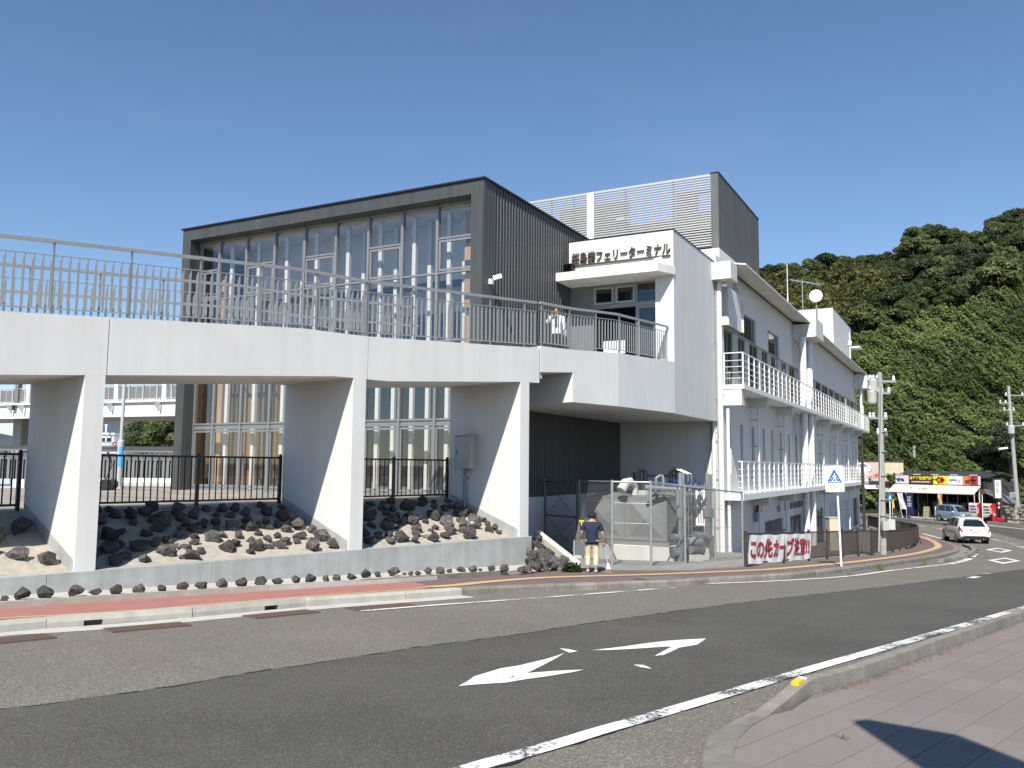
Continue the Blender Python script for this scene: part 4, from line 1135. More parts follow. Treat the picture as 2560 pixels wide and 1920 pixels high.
def window(u0, u1, z0, z1, nm='window', mull=None, gl_=M['glassd'], ww=-.12):
    f = MB(); t = .05
    for a0, a1, b0, b1 in [(u0, u0 + t, z0, z1), (u1 - t, u1, z0, z1), (u0 + t, u1 - t, z0, z0 + t), (u0 + t, u1 - t, z1 - t, z1)] + [(x - t / 2, x + t / 2, z0 + t, z1 - t) for x in (mull or [])]:
        f.box(ww - .03, ww + .03, a0, a1, b0, b1, TE)
    o = f.build(nm, M['alu'], term)
    xs_ = [u0 + t] + [v for x in (mull or []) for v in (x - t / 2, x + t / 2)] + [u1 - t]
    for a0, a1 in zip(xs_[::2], xs_[1::2]):
        MB().box(ww - .005, ww + .005, a0, a1, z0 + t, z1 - t, TE).build('pane', gl_, o)
    return o
for u in slits: window(u - .265, u + .265, 1.405, 3.525)
window(8.705, 12.795, 7.5, 8.615, mull=[10.0, 10.65, 12.3]); window(15.505, 18.395, 7.5, 8.615, mull=[16.1, 17.7])
def band(u0, u1, z0, z1, pat):
    u = u0; k = 0
    while u < u1 - .2:
        L_ = min(pat[k % len(pat)], u1 - u)
        if k % 2 == 0: window(u, u + L_, z0, z1, mull=[u + L_ / 2] if L_ > 1 else None)
        else: tb('infill_panel', -.15, -.07, u + .004, u + L_ - .004, z0, z1, M['greybox'])
        u += L_; k += 1
band(6.76, 24.09, 4.985, 7.44, (1.7, 1.0, 1.3, .9)); band(27.46, 52.29, 4.985, 7.42, (2.6, .8, 2.0, .7))
tb('window_head', -.1, -.02, 6.76, 24.09, 7.445, 7.495, M['alu'])
o = window(14.0, 18.4, -2.2, -.9, mull=[16.2])
for k in range(9): MB().box(-.03, .0, 14.4 + k * .43, 14.46 + k * .43, -2.15, -.95, TE).build('window_bar', M['alu'], o)
window(20.4, 24.1, -3.1, -.95, mull=[21.6, 22.8]); window(27.5, 32.2, -3.1, -.9, mull=[28.7, 29.9, 31.0])
tb('service_door', -.2, -.12, 48.3, 51.5, -3.1, -.8, M['black'])
for k in range(16): tb('louvre_fin', .01, .12, 35.2 + k * .75, 35.28 + k * .75, -3.0, -.75, M['whitepipe'])
for u in (19.0, 17.0): # wall vents
    tb('vent_hood', .003, .16, u - .12, u + .12, -.55, -.25, M['greybox'])
for k in range(5): tb('wall_bracket', .003, .12, 20.4 + k * .85, 20.5 + k * .85, -.55, -.2, M['insul'])

# balconies
def balcony(u0, u1, z0, z1, wret):
    tb('balcony_slab', .002, .95, u0, u1, z0, z1, M['whitepipe'])
    r = thing('balcony_railing', None, None, (0, 0, 0)); r.parent = term; r.location = Vector(TE.p(.9, u0 + .05, z1)) - woff(term)
    for h in (.26, .49, .72, .97, 1.28):
        t = .022 if h < 1.2 else .04
        mb = MB().box(.9 - t / 2, .9 + t / 2, u0 + .05, u1 - .05, z1 + h - t / 2, z1 + h + t / 2, TE)
        mb.box(wret, .9 - t / 2, u0 + .05 - t / 2, u0 + .05 + t / 2, z1 + h - t / 2, z1 + h + t / 2, TE)
        mb.build('rail', M['whitepipe'], r)
    pm = MB().box(-.03, .03, -.010, .010, 0, 1.26).mesh('post', M['whitepipe'])
    n = int((u1 - u0 - .1) / 1.0)
    for k in range(n + 1): rep('post', pm, r, TE.mat(.9, u0 + .05 + (u1 - u0 - .1) * k / n, z1))
    if wret < .7:
        rep('post', pm, r, TE.mat(wret + .05, u0 + .06, z1))
balcony(6.06, 53.5, 4.79, 4.975, .1); balcony(5.65, 51.5, .38, .625, .75)
for k, u in enumerate((6.35, 11.3, 17.5, 24.8, 30.5, 36.8, 43.0, 49.0)):
    tb('balcony_bracket', .002, .8 if k else .84, u - .22 if k else 6.08, u + .22, 4.36 if k else 4.14, 4.788, W_)
    if k:
        MB().tube([TE.p(.35, u, 4.37), TE.p(.35, u, .63)], .055, 8).build('downpipe', M['whitepipe'], term)
        MB().tube([TE.p(.35, u, .379), TE.p(.35, u, -3)], .055, 8).build('downpipe', M['whitepipe'], term)
        for z in (1.2, 2.6, 3.8, -1.5): tb('pipe_clip', .003, .36, u - .015, u + .015, z, z + .04, M['insul'])
    tb('balcony_bracket', .002, .8, u - .22, u + .22, .0, .378, W_)
# eaves, black strip standing in for the shadow gap, gutter boxes
mb = MB().prism([TE.p(-.02, 6.62, 10.08), TE.p(.97, 6.62, 9.92), TE.p(.97, 6.62, 9.985), TE.p(-.02, 6.62, 10.143)], TE.b * (53.6 - 6.62))
mb.build('eave', M['white_old'], term)
tb('eave_shadow_strip', .002, .05, 6.7, UE, 9.985, 10.055, M['black'])
tb('gutter_box', -.10, .76, 4.95, 6.0, 9.06, 9.76, M['white_old'], bevel=.01)
tb('gutter_box', .01, 1.28, 22.3, 24.9, 9.1, 9.86, M['white_old'])
tb('gutter_box', .01, 1.1, 51.2, 53.2, 8.6, 9.7, M['white_old'])
tb('gutter_lip', 1.281, 1.31, 22.2, 25.0, 9.12, 10.2, M['white_old'])
def pipe(w, u, z0, z1, r, nm='downpipe'):
    MB().tube([TE.p(w, u, z0), TE.p(w, u, z1)], r, 14).build(nm, M['whitepipe'], term, smooth=False)
pipe(.16, 5.42, -2.2, 9.06, .105)
for z in (8.1, 5.2, 2.9, .2): MB().tube([TE.p(.16, 5.42, z), TE.p(.16, 5.42, z + .05)], .118, 14).build('pipe_socket', M['whitepipe'], term)
for z in (8.6, 6.6, 4.3, 3.0, 1.5, -.4): tb('pipe_clip', -.0, .06, 5.25, 5.29, z, z + .04, M['insul'])
pipe(-.13, 5.45, -2.2, 3.47, .085); pipe(.32, 5.9, -2.2, 4.0, .07)
pipe(.55, 22.3, -3, 9.1, .19); pipe(.62, 24.0, -3, 9.1, .19)
pipe(.5, 51.6, 5.0, 8.6, .1); pipe(.5, 52.6, 5.0, 8.6, .1)
MB().tube([TE.p(.06, 5.3, 9), TE.p(.06, 5.3, -2)], .018, 6).build('cable_conduit', M['greybox'], term)
# projecting panel beside the first window
tb('screen_panel', .30, .34, 6.2, 8.5, 7.42, 9.0, W_); tb('screen_panel', .003, .30, 6.16, 6.24, 7.42, 9.0, W_)
MB().prism([TE.p(.003, 8.46, 7.42), TE.p(.42, 8.46, 7.42), TE.p(.42, 8.46, 8.6), TE.p(.08, 8.46, 9.75), TE.p(.003, 8.46, 9.75)], TE.b * .06).build('fin', W_, term)

# roof tower with louvres
TW, TU, TU1, TZ = -.8, 9.3, 17.6, 14.93
tb('tower_plinth', -10.8, TW, TU, TU1, 10.245, 11.46, W_)
tb('tower_wall', TW - .16, TW, TU, TU1, 11.462, TZ, M['tower'])
tb('tower_wall', -11, -10.8, TU, TU1, 10.245, TZ, M['tower'])
tb('tower_corner', TW - .34, TW - .162, TU + .002, TU + .3, 11.462, TZ, M['tower'])
tb('tower_cap', TW - .36, TW + .03, TU - .03, TU1 + .03, TZ + .002, TZ + .035, M['black'])
tb('tower_column', -7.22, -6.87, TU, TU + .3, 11.462, TZ - .03, M['whitepipe'])
tb('tower_top_rail', -10.8, TW - .36, TU + .02, TU + .16, TZ - .08, TZ - .01, M['louvre'])
for w in (-9.2, -8.0, -5.3, -2.95): tb('louvre_post', w - .03, w + .03, TU + .16, TU + .24, 11.47, TZ - .09, M['insul'])
for b0, b1 in ((-10.78, -7.23), (-6.86, TW - .345)):
    mb_ = MB().prism([(b0, .0, 0), (b0, .06, .004), (b0, .06, .016), (b0, .012, .055), (b0, .0, .055)], (b1 - b0, 0, 0)).mesh('louvre_slat', M['louvre'])
    for k in range(29): rep('louvre_slat', mb_, term, TE.mat(0, TU, 11.60 + k * .1145))
hl = []
for c0, c1 in (((1572, 497), (1691, 551)), ((1744, 484), (1779, 526)), ((1365, 530), (1400, 585))):
    wa, za = TE.onB(*c0, TU + 2.0); wb, zb2 = TE.onB(*c1, TU + 2.0); hl.append((min(wa, wb), max(wa, wb), min(za, zb2), max(za, zb2)))
mb = MB()
us = sorted({-10.8, TW - .17} | {h[i] for h in hl for i in (0, 1)}); zs = sorted({11.46, TZ - .05} | {min(h[i], TZ - .06) for h in hl for i in (2, 3)})
for i in range(len(us) - 1):
    for j in range(len(zs) - 1):
        uc, zc = (us[i] + us[i + 1]) / 2, (zs[j] + zs[j + 1]) / 2
        if not any(h[0] < uc < h[1] and h[2] < zc < h[3] for h in hl): mb.box(us[i], us[i + 1], TU + 2.0, TU + 2.1, zs[j], zs[j + 1], TE)
mb.build('tower_back_wall', M['tower'], term)
tb('plant_unit', -6.2, -5.6, 10.6, 11.0, 11.47, 13.9, M['louvre'])
# second roof house
pw = -.35
pu, pz_ = TE.onA(1700 + .3888 * 982, 480 + .3888 * 745, pw)
tb('roof_house', -3.3, pw, pu, UE + .3, 10.245, pz_, W_); tb('roof_house_cap', -3.32, pw + .02, pu - .02, UE + .32, pz_ + .002, pz_ + .04, M['insul'])
u_, z_ = TE.onA(1700 + .3888 * 1083, 480 + .3888 * 950, pw)
MB().tube([TE.p(pw + .1, u_, 10.5), TE.p(pw + .1, u_, z_ + .6)], .05, 8).build('vent_pipe', M['whitepipe'], term)
tb('vent_pipe_cap', pw + .0, pw + .25, u_ - .12, u_ + .12, z_ - .5, z_ - .1, M['whitepipe'])
tb('side_canopy', pw + .003, pw + .9, UE - 1.5, UE + .2, 12.2, 12.35, M['white_old'])

# small things on the roof and canopy
b_ = thing('roof_antenna', 'thin white whip antenna on the white terminal roof', 'antenna', TE.p(-.8, 25.6, 10.25))
MB().tube([TE.p(-.8, 25.6, 10.25), TE.p(-.8, 25.6, 12.4)], .035, 8).build('mast', M['whitepipe'], b_)
MB().tube([TE.p(-.8, 25.6, 12.4), TE.p(-.8, 25.6, 14.2)], .022, 8).build('whip', M['whitepipe'], b_)
b_ = thing('roof_antenna', 'fishbone television antenna on the terminal roof left of the dish', 'antenna', TE.p(-.8, 31, 10.25))
MB().tube([TE.p(-.8, 31, 10.25), TE.p(-.8, 31, 14.2)], .03, 8).build('mast', M['steel'], b_)
MB().bar(TE.p(-1.5, 30.4, 14.25), TE.p(.2, 31.9, 14.05), .05, .05).build('boom', M['steel'], b_)
for k in range(7):
    t = k / 6; c = np.array(TE.p(-1.5, 30.4, 14.25)) * (1 - t) + np.array(TE.p(.2, 31.9, 14.05)) * t; d = (TE.a * .6 - TE.b * .6) * .5
    MB().tube([c - d, c + d], .012, 5).build('element', M['steel'], b_)
DP = np.array(TE.p(-.9, 37.4, 14.35))
b_ = thing('satellite_dish', 'round white dish antenna on a mast on the terminal roof', 'satellite dish', TE.p(-.9, 37.4, 10.25))
MB().tube([TE.p(-.9, 37.6, 10.25), TE.p(-.9, 37.6, 14.4)], .07, 8).build('mast', M['insul'], b_)
ax = Vector((-.42, -.88, .06)).normalized()
mb = MB(); mb.lathe([(.02, -.13), (.3, -.10), (.46, -.02), (.475, .02), (.46, .03), (.2, .10), (.0, .13)], n=28)
me = mb.mesh('dish', M['whitepipe'], smooth=True); rep('dish', me, b_, Matrix.Translation(DP) @ ax.to_track_quat('Z', 'Y').to_matrix().to_4x4())
MB().bar(DP - np.array(ax) * .05 + [0, 0, 0], TE.p(-.9, 37.6, 14.3), .1, .1).build('bracket', M['insul'], b_)
for z in (11.2, 11.8, 12.4): MB().box(-.98, -.62, 37.5, 37.6, z, z + .06, TE).build('mast_clip', M['steel'], b_)
b_ = thing('floodlight', 'black floodlight on the left end of the entrance canopy', 'floodlight', TE.p(-3.85, -.2, 8.55))
MB().box(-4.03, -3.68, -.35, -.05, 8.68, 8.98, TE).build('lamp_housing', M['black'], b_, bevel=.01)
MB().box(-4.0, -3.71, -.37, -.352, 8.71, 8.95, TE).build('lamp_glass', M['glassd'], b_)
for w in (-4.02, -3.71): MB().box(w, w + .03, -.22, -.16, 8.552, 8.70, TE).build('bracket', M['black'], b_)
b_ = thing('canopy_camera', 'small white camera at the right end of the entrance canopy', 'camera', TE.p(-.35, -.6, 8.55))
MB().bar(TE.p(-.5, -.62, 8.68), TE.p(-.25, -.5, 8.76), .1, .1).build('camera_body', M['whitepipe'], b_, bevel=.01)
MB().tube([TE.p(-.36, -.55, 8.552), TE.p(-.36, -.55, 8.68)], .025, 8).build('stem', M['whitepipe'], b_)
b_ = thing('warning_lamp', 'small orange lamp on a white box on the lower facade wall', 'lamp', TE.p(.1, 12.4, -.6))
u_, z_ = TE.onA(1300 + .3888 * 1525, 900 + .3888 * 1005, .1)
MB().box(.003, .2, u_ - .35, u_ + .35, z_ - .22, z_ + .2, TE).build('box', M['greybox'], b_)
MB().lathe([(.14, 0), (.15, .12), (.13, .28), (.05, .33)], TE.p(.18, u_, z_ + .201), 12).build('lamp_dome', flat('orange_plastic', (.6, .12, .02)), b_)
# ------------------------------------------------------------------ chain link enclosure with water tank
CL = [Yp(1358, 1375, 29.6), Yp(1447, 1385, 27.9), Yp(1530.5, 1417, 23.95), Yp(1628, 1422, 23.57), Yp(1713.5, 1422, 24.85), Yp(1789, 1417, 26.47), Yp(1857.6, 1415, 27.78)]
CL[0][2] = CL[1][2]
cl = thing('chain_link_fence', 'galvanised chain link fence around the grey water tank', 'fence', CL[3])
FH = 2.33
for p in CL[2:]: MB().tube([p, p + [0, 0, FH + .05]], .036, 10).build('post', M['steel'], cl)
MB().tube([CL[1], CL[1] + [0, 0, FH + .05]], .05, 10).build('gate_post', M['insul'], cl); MB().tube([CL[0], CL[0] + [0, 0, FH + .05]], .05, 10).build('gate_post', M['insul'], cl)
def netting(a, b, h, parent, sp=.082, r=.0019, z0=.04):
    a, b = np.array(a), np.array(b); L_ = np.linalg.norm((b - a)[:2]); d = (b - a) / L_
    mb = MB(); k = -h
    while k < L_:
        for sgn in (1, -1):
            s0, s1 = k, k + h; t0, t1 = 0.0, h
            c0, c1 = max(0, s0), min(L_, s1)
            if c1 - c0 < .02: continue
            za, zb = (c0 - k, c1 - k) if sgn > 0 else (h - (c0 - k), h - (c1 - k))
            mb.tube([a + d * c0 + [0, 0, z0 + za], a + d * c1 + [0, 0, z0 + zb]], r, 3, cap=False)
        k += sp
    return stuff(mb.build('netting', M['net'], parent))
for p, q in zip(CL[1:-1], CL[2:]):
    netting(p, q, FH - .06, cl)
    for h in (.02, FH): MB().tube([p + [0, 0, h], q + [0, 0, h]], .024, 8).build('rail', M['steel'], cl)
    for h in (.6, 1.2, 1.75): MB().tube([p + [0, 0, h], q + [0, 0, h]], .006, 5).build('tension_wire', M['steel'], cl)
for p in CL[2:]:
    for h in (.6, 1.2, 1.75): MB().lathe([(.044, 0), (.044, .04)], p + [0, 0, h], 10).build('clamp', M['steel'], cl)
gate = thing('mesh_gate', 'dark mesh gate with crossed braces in the shade under the deck', 'gate', (CL[0] + CL[1]) / 2)
g0, g1 = CL[0] + (CL[1] - CL[0]) * .06, CL[0] + (CL[1] - CL[0]) * .94
for a, b in (((0, .08), (1, .08)), ((0, 2.28), (1, 2.28)), ((0, 1.15), (1, 1.15)), ((0, .08), (0, 2.28)), ((1, .08), (1, 2.28))):
    MB().tube([g0 + (g1 - g0) * a[0] + [0, 0, a[1]], g0 + (g1 - g0) * b[0] + [0, 0, b[1]]], .028, 8).build('gate_frame', M['insul'], gate)
for a, b in (((0, .08), (1, 1.15)), ((1, .08), (0, 1.15)), ((0, 1.15), (1, 2.28)), ((1, 1.15), (0, 2.28))):
    MB().tube([g0 + (g1 - g0) * a[0] + [0, 0, a[1]], g0 + (g1 - g0) * b[0] + [0, 0, b[1]]], .01, 5).build('brace', M['insul'], gate)
netting(g0, g1, 2.2, gate)

# water tank of pyramid panels on a concrete base
TKU = -2.6
wr, _z = TE.onB(1668, 1300, TKU)
zt0 = TE.onB(1668, 1356, TKU)[1]; zt1 = TE.onB(1668, 1243, TKU)[1]
ps = (zt1 - zt0)
tank = thing('water_tank', 'grey water tank of embossed panels on a concrete base behind the netting', 'tank', TE.p(wr - 1, TKU + 1, zt0 - .6))
def panel(o, ax, az, out, s, nm='tank_panel'):
    o, ax, az, out = (np.array(v, float) for v in (o, ax, az, out))
    P = lambda a, b, c: o + ax * a * s + az * b * s + out * c
    lo, hi = .10, .90
    vs = [P(.01, .01, 0), P(.99, .01, 0), P(.99, .99, 0), P(.01, .99, 0)]
    vs += [P(lo, lo, .0), P(hi, lo, .0), P(hi, hi, .0), P(lo, hi, .0), P(.5, .5, .14)]
    vs += [P(.01, .01, -.02), P(.99, .01, -.02), P(.99, .99, -.02), P(.01, .99, -.02)]
    fs = [(0, 1, 5, 4), (1, 2, 6, 5), (2, 3, 7, 6), (3, 0, 4, 7), (4, 5, 8), (5, 6, 8), (6, 7, 8), (7, 4, 8), (0, 9, 10, 1), (1, 10, 11, 2), (2, 11, 12, 3), (3, 12, 9, 0)]
    return MB().add(vs, fs).build(nm, M['tank'], tank)
tb('tank_core', wr - 2 * ps + .02, wr - .02, TKU + .02, TKU + 3 * ps - .02, zt0 + .01, zt1 - .02, M['tank'], tank)
for k in range(2): panel(TE.p(wr - (k + 1) * ps, TKU, zt0), TE.a, (0, 0, 1), -TE.b, ps)
for k in range(3): panel(TE.p(wr, TKU + k * ps, zt0), TE.b, (0, 0, 1), TE.a, ps)
for k in range(2):
    for j in range(3): panel(TE.p(wr - (k + 1) * ps, TKU + j * ps, zt1), TE.a, TE.b, (0, 0, 1), ps)
tb('frame', wr - 2 * ps - .06, wr + .06, TKU - .03, TKU + .08, zt0 - .12, zt0 - .003, M['insul'], tank)
tb('frame', wr - .06, wr + .05, TKU + .081, TKU + 3 * ps, zt0 - .12, zt0 - .003, M['insul'], tank)
tb('base', wr - 2 * ps - .25, wr + .28, TKU - .28, TKU - .0 + 3 * ps, -2.1, zt0 - .125, M['concl'], tank, .01)
MB().tube([TE.p(wr - .95, TKU + .5, zt1 - .02), TE.p(wr - .95, TKU + .5, zt1 + .18)], .2, 14).build('manhole', M['greybox'], tank)
MB().tube([TE.p(wr - 1.15, TKU + .3, zt1 + .03), TE.p(wr - 1.15, TKU + .3, zt1 + .3), TE.p(wr - 1.22, TKU + .05, zt1 + .46), TE.p(wr - 1.3, TKU - .12, zt1 + .42), TE.p(wr - 1.38, TKU - .3, zt1 + .18)], [.1, .1, .13, .15, .16], 12).build('vent_elbow', M['concl'], tank, smooth=False)
MB().tube([TE.p(wr - 1.25, TKU + .8, zt1), TE.p(wr - 1.25, TKU + .8, zt1 + .75)], .14, 12).build('dark_vent', M['black'], tank)
# ladder on the side
for u in (1.7, 2.05): MB().tube([TE.p(wr + .16, TKU + u, zt0 - .1), TE.p(wr + .16, TKU + u, zt1 + .7), TE.p(wr - .2, TKU + u - .02, zt1 + .85)], .018, 6).build('ladder_rail', M['inox'], tank)
for k in range(7): MB().tube([TE.p(wr + .16, TKU + 1.7, zt0 + .1 + k * .27), TE.p(wr + .16, TKU + 2.05, zt0 + .1 + k * .27)], .012, 6).build('rung', M['inox'], tank)

def valve(P, parent, r=.09):
    P = np.array(P)
    MB().lathe([(.02, -.14), (.02, 0), (r, .0), (r, .02), (.02, .025)], P, 12).build('valve_handle', M['blue'], parent)
    MB().lathe([(.05, -.3), (.07, -.26), (.05, -.2), (.04, -.14)], P, 10).build('valve_body', M['inox'], parent)
pip = thing('pipework', 'stainless pipes with blue valves standing at the side of the water tank', 'pipes', TE.p(wr + .6, TKU + 1, -1.3))
def pp(pts, r, m=M['inox'], nm='pipe'): return MB().tube(pts, r, 10).build(nm, m, pip)
gl0 = -1.35
def px_(x, y0, y1, yy): return Yp(x, y0, yy), Yp(x, y1, yy)
for x, y0, y1, yy, r in ((1700, 1416, 1182, 26.3, .065), (1706, 1416, 1182, 26.5, .06), (1766, 1412, 1182, 28.6, .06), (1772, 1412, 1185, 28.7, .055), (1777, 1412, 1186, 28.9, .055)):
    a, b = px_(x, y0, y1, yy); pp([a, b], r)
    m_ = a + (b - a) * .32; n_ = a + (b - a) * .52
    pp([a, m_], r * 1.9, M['insul'], 'pipe_jacket'); pp([n_, n_ + [0, 0, .28]], r * 2.0, M['insul'], 'pipe_jacket')
for x, y, yy in ((1629, 1198, 26.5), (1637, 1201, 26.7), (1676, 1200, 27), (1688, 1202, 27.2), (1697, 1206, 26.8), (1722, 1205, 27.5), (1738, 1199, 27.9), (1748, 1206, 28.1)): valve(Yp(x, y, yy), pip)
pp([Yp(1612, 1217, 26.2), Yp(1690, 1222, 26.2), Yp(1694, 1228, 26.2), Yp(1694, 1262, 26.2)], .07)
pp([Yp(1650, 1210, 26.8), Yp(1712, 1215, 27.3), Yp(1764, 1219, 28.2)], .06)
pp([Yp(1640, 1232, 26.4), Yp(1640, 1195, 26.4), Yp(1648, 1189, 26.4), Yp(1656, 1189, 26.4), Yp(1658, 1200, 26.4), Yp(1658, 1232, 26.4)], .05)
for x, yy in ((1600, 28.4), (1680, 28.8)):
    pp([Yp(x - 3, 1210, yy), Yp(x - 3, 1178, yy), Yp(x + 2, 1174, yy), Yp(x + 8, 1174, yy), Yp(x + 13, 1178, yy), Yp(x + 13, 1210, yy)], .075, M['black'], 'black_pipe')
pp([Yp(1620, 1189, 28.6), Yp(1700, 1189, 28.9)], .04, M['black'], 'black_pipe')
pp([Yp(1735, 1336, 27), Yp(1763, 1338, 27.6), Yp(1768, 1345, 27.7), Yp(1768, 1392, 27.7)], .1, M['inox']); pp([Yp(1728, 1373, 26.4), Yp(1766, 1377, 27.4)], .1, M['insul'])
pp([Yp(1680, 1341, 26.0), Yp(1692, 1343, 26.2)], .09); pp([Yp(1680, 1382, 26), Yp(1694, 1384, 26.2)], .08)
pp([Yp(1676, 1372, 26), Yp(1692, 1374, 26.2)], .06)
for x, y, yy in ((1752, 1390, 27.3), (1738, 1408, 26.4)):
    P = Yp(x, y, yy); MB().box(P[0] - .22, P[0] + .22, P[1] - .2, P[1] + .2, gz(yy) - .1, P[2] + .25).build('pump_plinth', M['concl'], pip)
P = Yp(1738, 1356, 26.9)
MB().tube([P + [-.25, 0, 0], P + [.2, .1, 0]], .16, 12).build('pump', M['insul'], pip)
P = Yp(1753, 1268, 28.6)
MB().box(P[0] - .18, P[0] + .16, P[1], P[1] + .1, P[2] - .6, P[2] + .55).build('control_panel', M['whitepipe'], pip)
for k in range(3): pp([P + [-.1 + k * .08, -.03, -.5], P + [-.1 + k * .07, -.04, .35], P + [-.05 + k * .05, -.03, .5]], .014, M['insul'], 'cable')
MB().box(P[0] - .12, P[0] + .0, P[1] - .1, P[1], P[2] - 1.1, P[2] - .85).build('small_box', M['signwhite'], pip)

# ------------------------------------------------------------------ brown fence along the footpath
BRB = MB().box(-.01, .01, -.01, .01, 0, .8).mesh('baluster', M['brownfence'])
def brown_fence(label, base, posts, step=.115, h=.96):
    f = thing('brown_fence', label, 'fence', base[0], 'brown bar fences')
    p2 = [np.array([p[0], p[1], gz(p[1])]) for p in base]
    L_ = [0]
    for a, b in zip(p2[:-1], p2[1:]): L_.append(L_[-1] + np.linalg.norm((b - a)[:2]))
    at_ = lambda s: np.array([np.interp(s, L_, [p[j] for p in p2]) for j in range(3)])
    for nm, z, t in (('top_rail', h - .05, .04), ('bottom_rail', .1, .035)):
        mb = MB()
        for a, b in zip(p2[:-1], p2[1:]): mb.bar(a + [0, 0, z], b + (b - a) * .004 + [0, 0, z], t, t)
        mb.build(nm, M['brownfence'], f)
    s = step
    while s < L_[-1]:
        q = at_(s); rep('baluster', BRB, f, Matrix.Translation((q[0], q[1], q[2] + .11))); s += step
    pm = MB().box(-.032, .032, -.032, .032, -.1, h + .03).mesh('post', M['brownfence'])
    for P in posts: rep('post', pm, f, Matrix.Translation((P[0], P[1], gz(P[1]))))
    return f
fb = [G(x, y) for x, y in ((1864, 1417), (1960, 1408.5), (2023, 1402.5), (2068, 1398), (2108, 1394), (2146, 1390), (2181, 1388), (2209, 1385), (2232, 1381), (2250, 1376), (2266, 1371.5), (2279, 1366), (2288, 1361), (2295, 1354))]
brown_fence('brown vertical bar fence curving along the footpath behind the banner', fb, [fb[0]] + [(fb[0] + (fb[1] - fb[0]) * 1.0)] + fb[2:])
fr_ = [G(x, y) for x, y in ((2296, 1352), (2290, 1345), (2277, 1341), (2254, 1336), (2224, 1330), (2193, 1322), (2171, 1316))]
brown_fence('brown bar fence returning behind the utility pole toward the terminal', fr_, fr_)

# banner tied to the fence
A_, B_ = fb[0], fb[2]
dd = (B_ - A_); dd[2] = 0; LL = np.linalg.norm(dd); dd /= LL; nn_ = np.array([dd[1], -dd[0], 0])
zA, zB = gz(A_[1]), gz(B_[1])
bz = lambda s, t: zA + (zB - zA) * s / LL + .07 + t
def bpt(s, t, o=0.0):
    wv = .018 * math.sin(s * 4.1 + t * 2) + .012 * math.sin(s * 9 - t * 5) - .02 * math.cos(t * 3.4)
    q = A_ + dd * s + nn_ * (.07 + wv + o); return np.array([q[0], q[1], bz(s, t + .012 * math.sin(s * 6))])
ban = thing('banner', 'white curve warning banner with red lettering tied to the brown fence', 'banner', bpt(LL / 2, 0))
mb = MB(); nu, nv = 40, 10; s0, s1 = .06, LL - .05; HB = .80
for i in range(nu + 1):
    for j in range(nv + 1): mb.v.append(tuple(bpt(s0 + (s1 - s0) * i / nu, HB * j / nv)))
for i in range(nu):
    for j in range(nv): mb.f.append((i * (nv + 1) + j, (i + 1) * (nv + 1) + j, (i + 1) * (nv + 1) + j + 1, i * (nv + 1) + j + 1)); mb.m.append(0)
mb.build('cloth', M['cloth'], ban, smooth=True)
def banner_text(m, o, bold, nm):
    me = text_mesh('この先カーブ注意!!', 1.0, m, .0, bold=bold)
    n = len(me.vertices); co = np.empty(n * 3); me.vertices.foreach_get('co', co); co = co.reshape(-1, 3)
    ref = text_mesh('この先カーブ注意!!', 1.0, m, 0); rc = np.empty(len(ref.vertices) * 3); ref.vertices.foreach_get('co', rc); rc = rc.reshape(-1, 3)
    mn, mx_ = rc.min(0), rc.max(0)
    out = []
    for c in co:
        s = .17 + (c[0] - mn[0]) / (mx_[0] - mn[0]) * (LL - .32); t = .15 + (c[1] - mn[1]) / (mx_[1] - mn[1]) * .52
        out.append(bpt(s, t, o))
    W = np.array(out) - np.array(woff(ban)); me.vertices.foreach_set('co', W.ravel()); me.update()
    return link(nm, me, ban)
banner_text(M['blackink'], .012, .04, 'black_outline'); banner_text(M['redink'], .018, .014, 'red_letters')
for s in (.1, LL / 2, LL - .1): MB().tube([bpt(s, HB - .02, .01), A_ + dd * s + np.array([0, 0, bz(s, .9) - A_[2]])], .006, 5).build('tie', M['blackrub'], ban)

# ------------------------------------------------------------------ crossing signs
def walker(o, ax, az, s, parent, m):
    """white walking figure as a flat plate"""
    ax, az = np.array(ax), np.array(az); nn = np.cross(ax, az) * .004
    P = lambda x, y: np.array(o) + ax * x * s + az * y * s
    mb = MB()
    mb.prism([P(.02 + .085 * math.cos(k * .7854), .72 + .085 * math.sin(k * .7854)) for k in range(8)], nn)
    for poly in ([(-.1, .6), (.1, .6), (.09, .3), (-.07, .3)], [(-.09, .6), (-.24, .42), (-.2, .36), (-.06, .5)], [(.09, .6), (.25, .4), (.2, .34), (.07, .48)],
                 [(-.07, .3), (.03, .3), (-.14, .0), (-.25, .0)], [(.0, .3), (.09, .3), (.24, .0), (.13, .0)]):
        mb.prism([P(*q) for q in poly], nn)
    mb.build('walking_figure', m, parent)
sb = G(2103.7, 1416); st_ = Yp(2091, 1180, sb[1] + .05)
sg = thing('crossing_sign', 'white crossing sign with blue triangle on a leaning post by the kerb', 'road sign', sb, 'crossing signs')
MB().tube([sb - [0, 0, .1], st_], .03, 10).build('post', M['whitepipe'], sg)
sx = np.array([math.cos(math.radians(8)), -math.sin(math.radians(8)), 0]); sz_ = (st_ - sb) / np.linalg.norm(st_ - sb); sx = sx - sz_ * (sx @ sz_); sx /= np.linalg.norm(sx); sn = np.cross(sx, sz_)
c0 = Yp(2085, 1197, sb[1] - .02) + sn * .05
w2, h2 = .262, .375
rr = .04
def rrect(w, h, r, n=4):
    out = []
    for cx, cy, a0 in ((w - r, h - r, 0), (-w + r, h - r, 90), (-w + r, -h + r, 180), (w - r, -h + r, 270)):
        out += [(cx + r * math.cos(math.radians(a0 + 90 * k / n)), cy + r * math.sin(math.radians(a0 + 90 * k / n))) for k in range(n + 1)]
    return out
pl = lambda x, y, o=0: c0 + sx * x + sz_ * y + sn * o
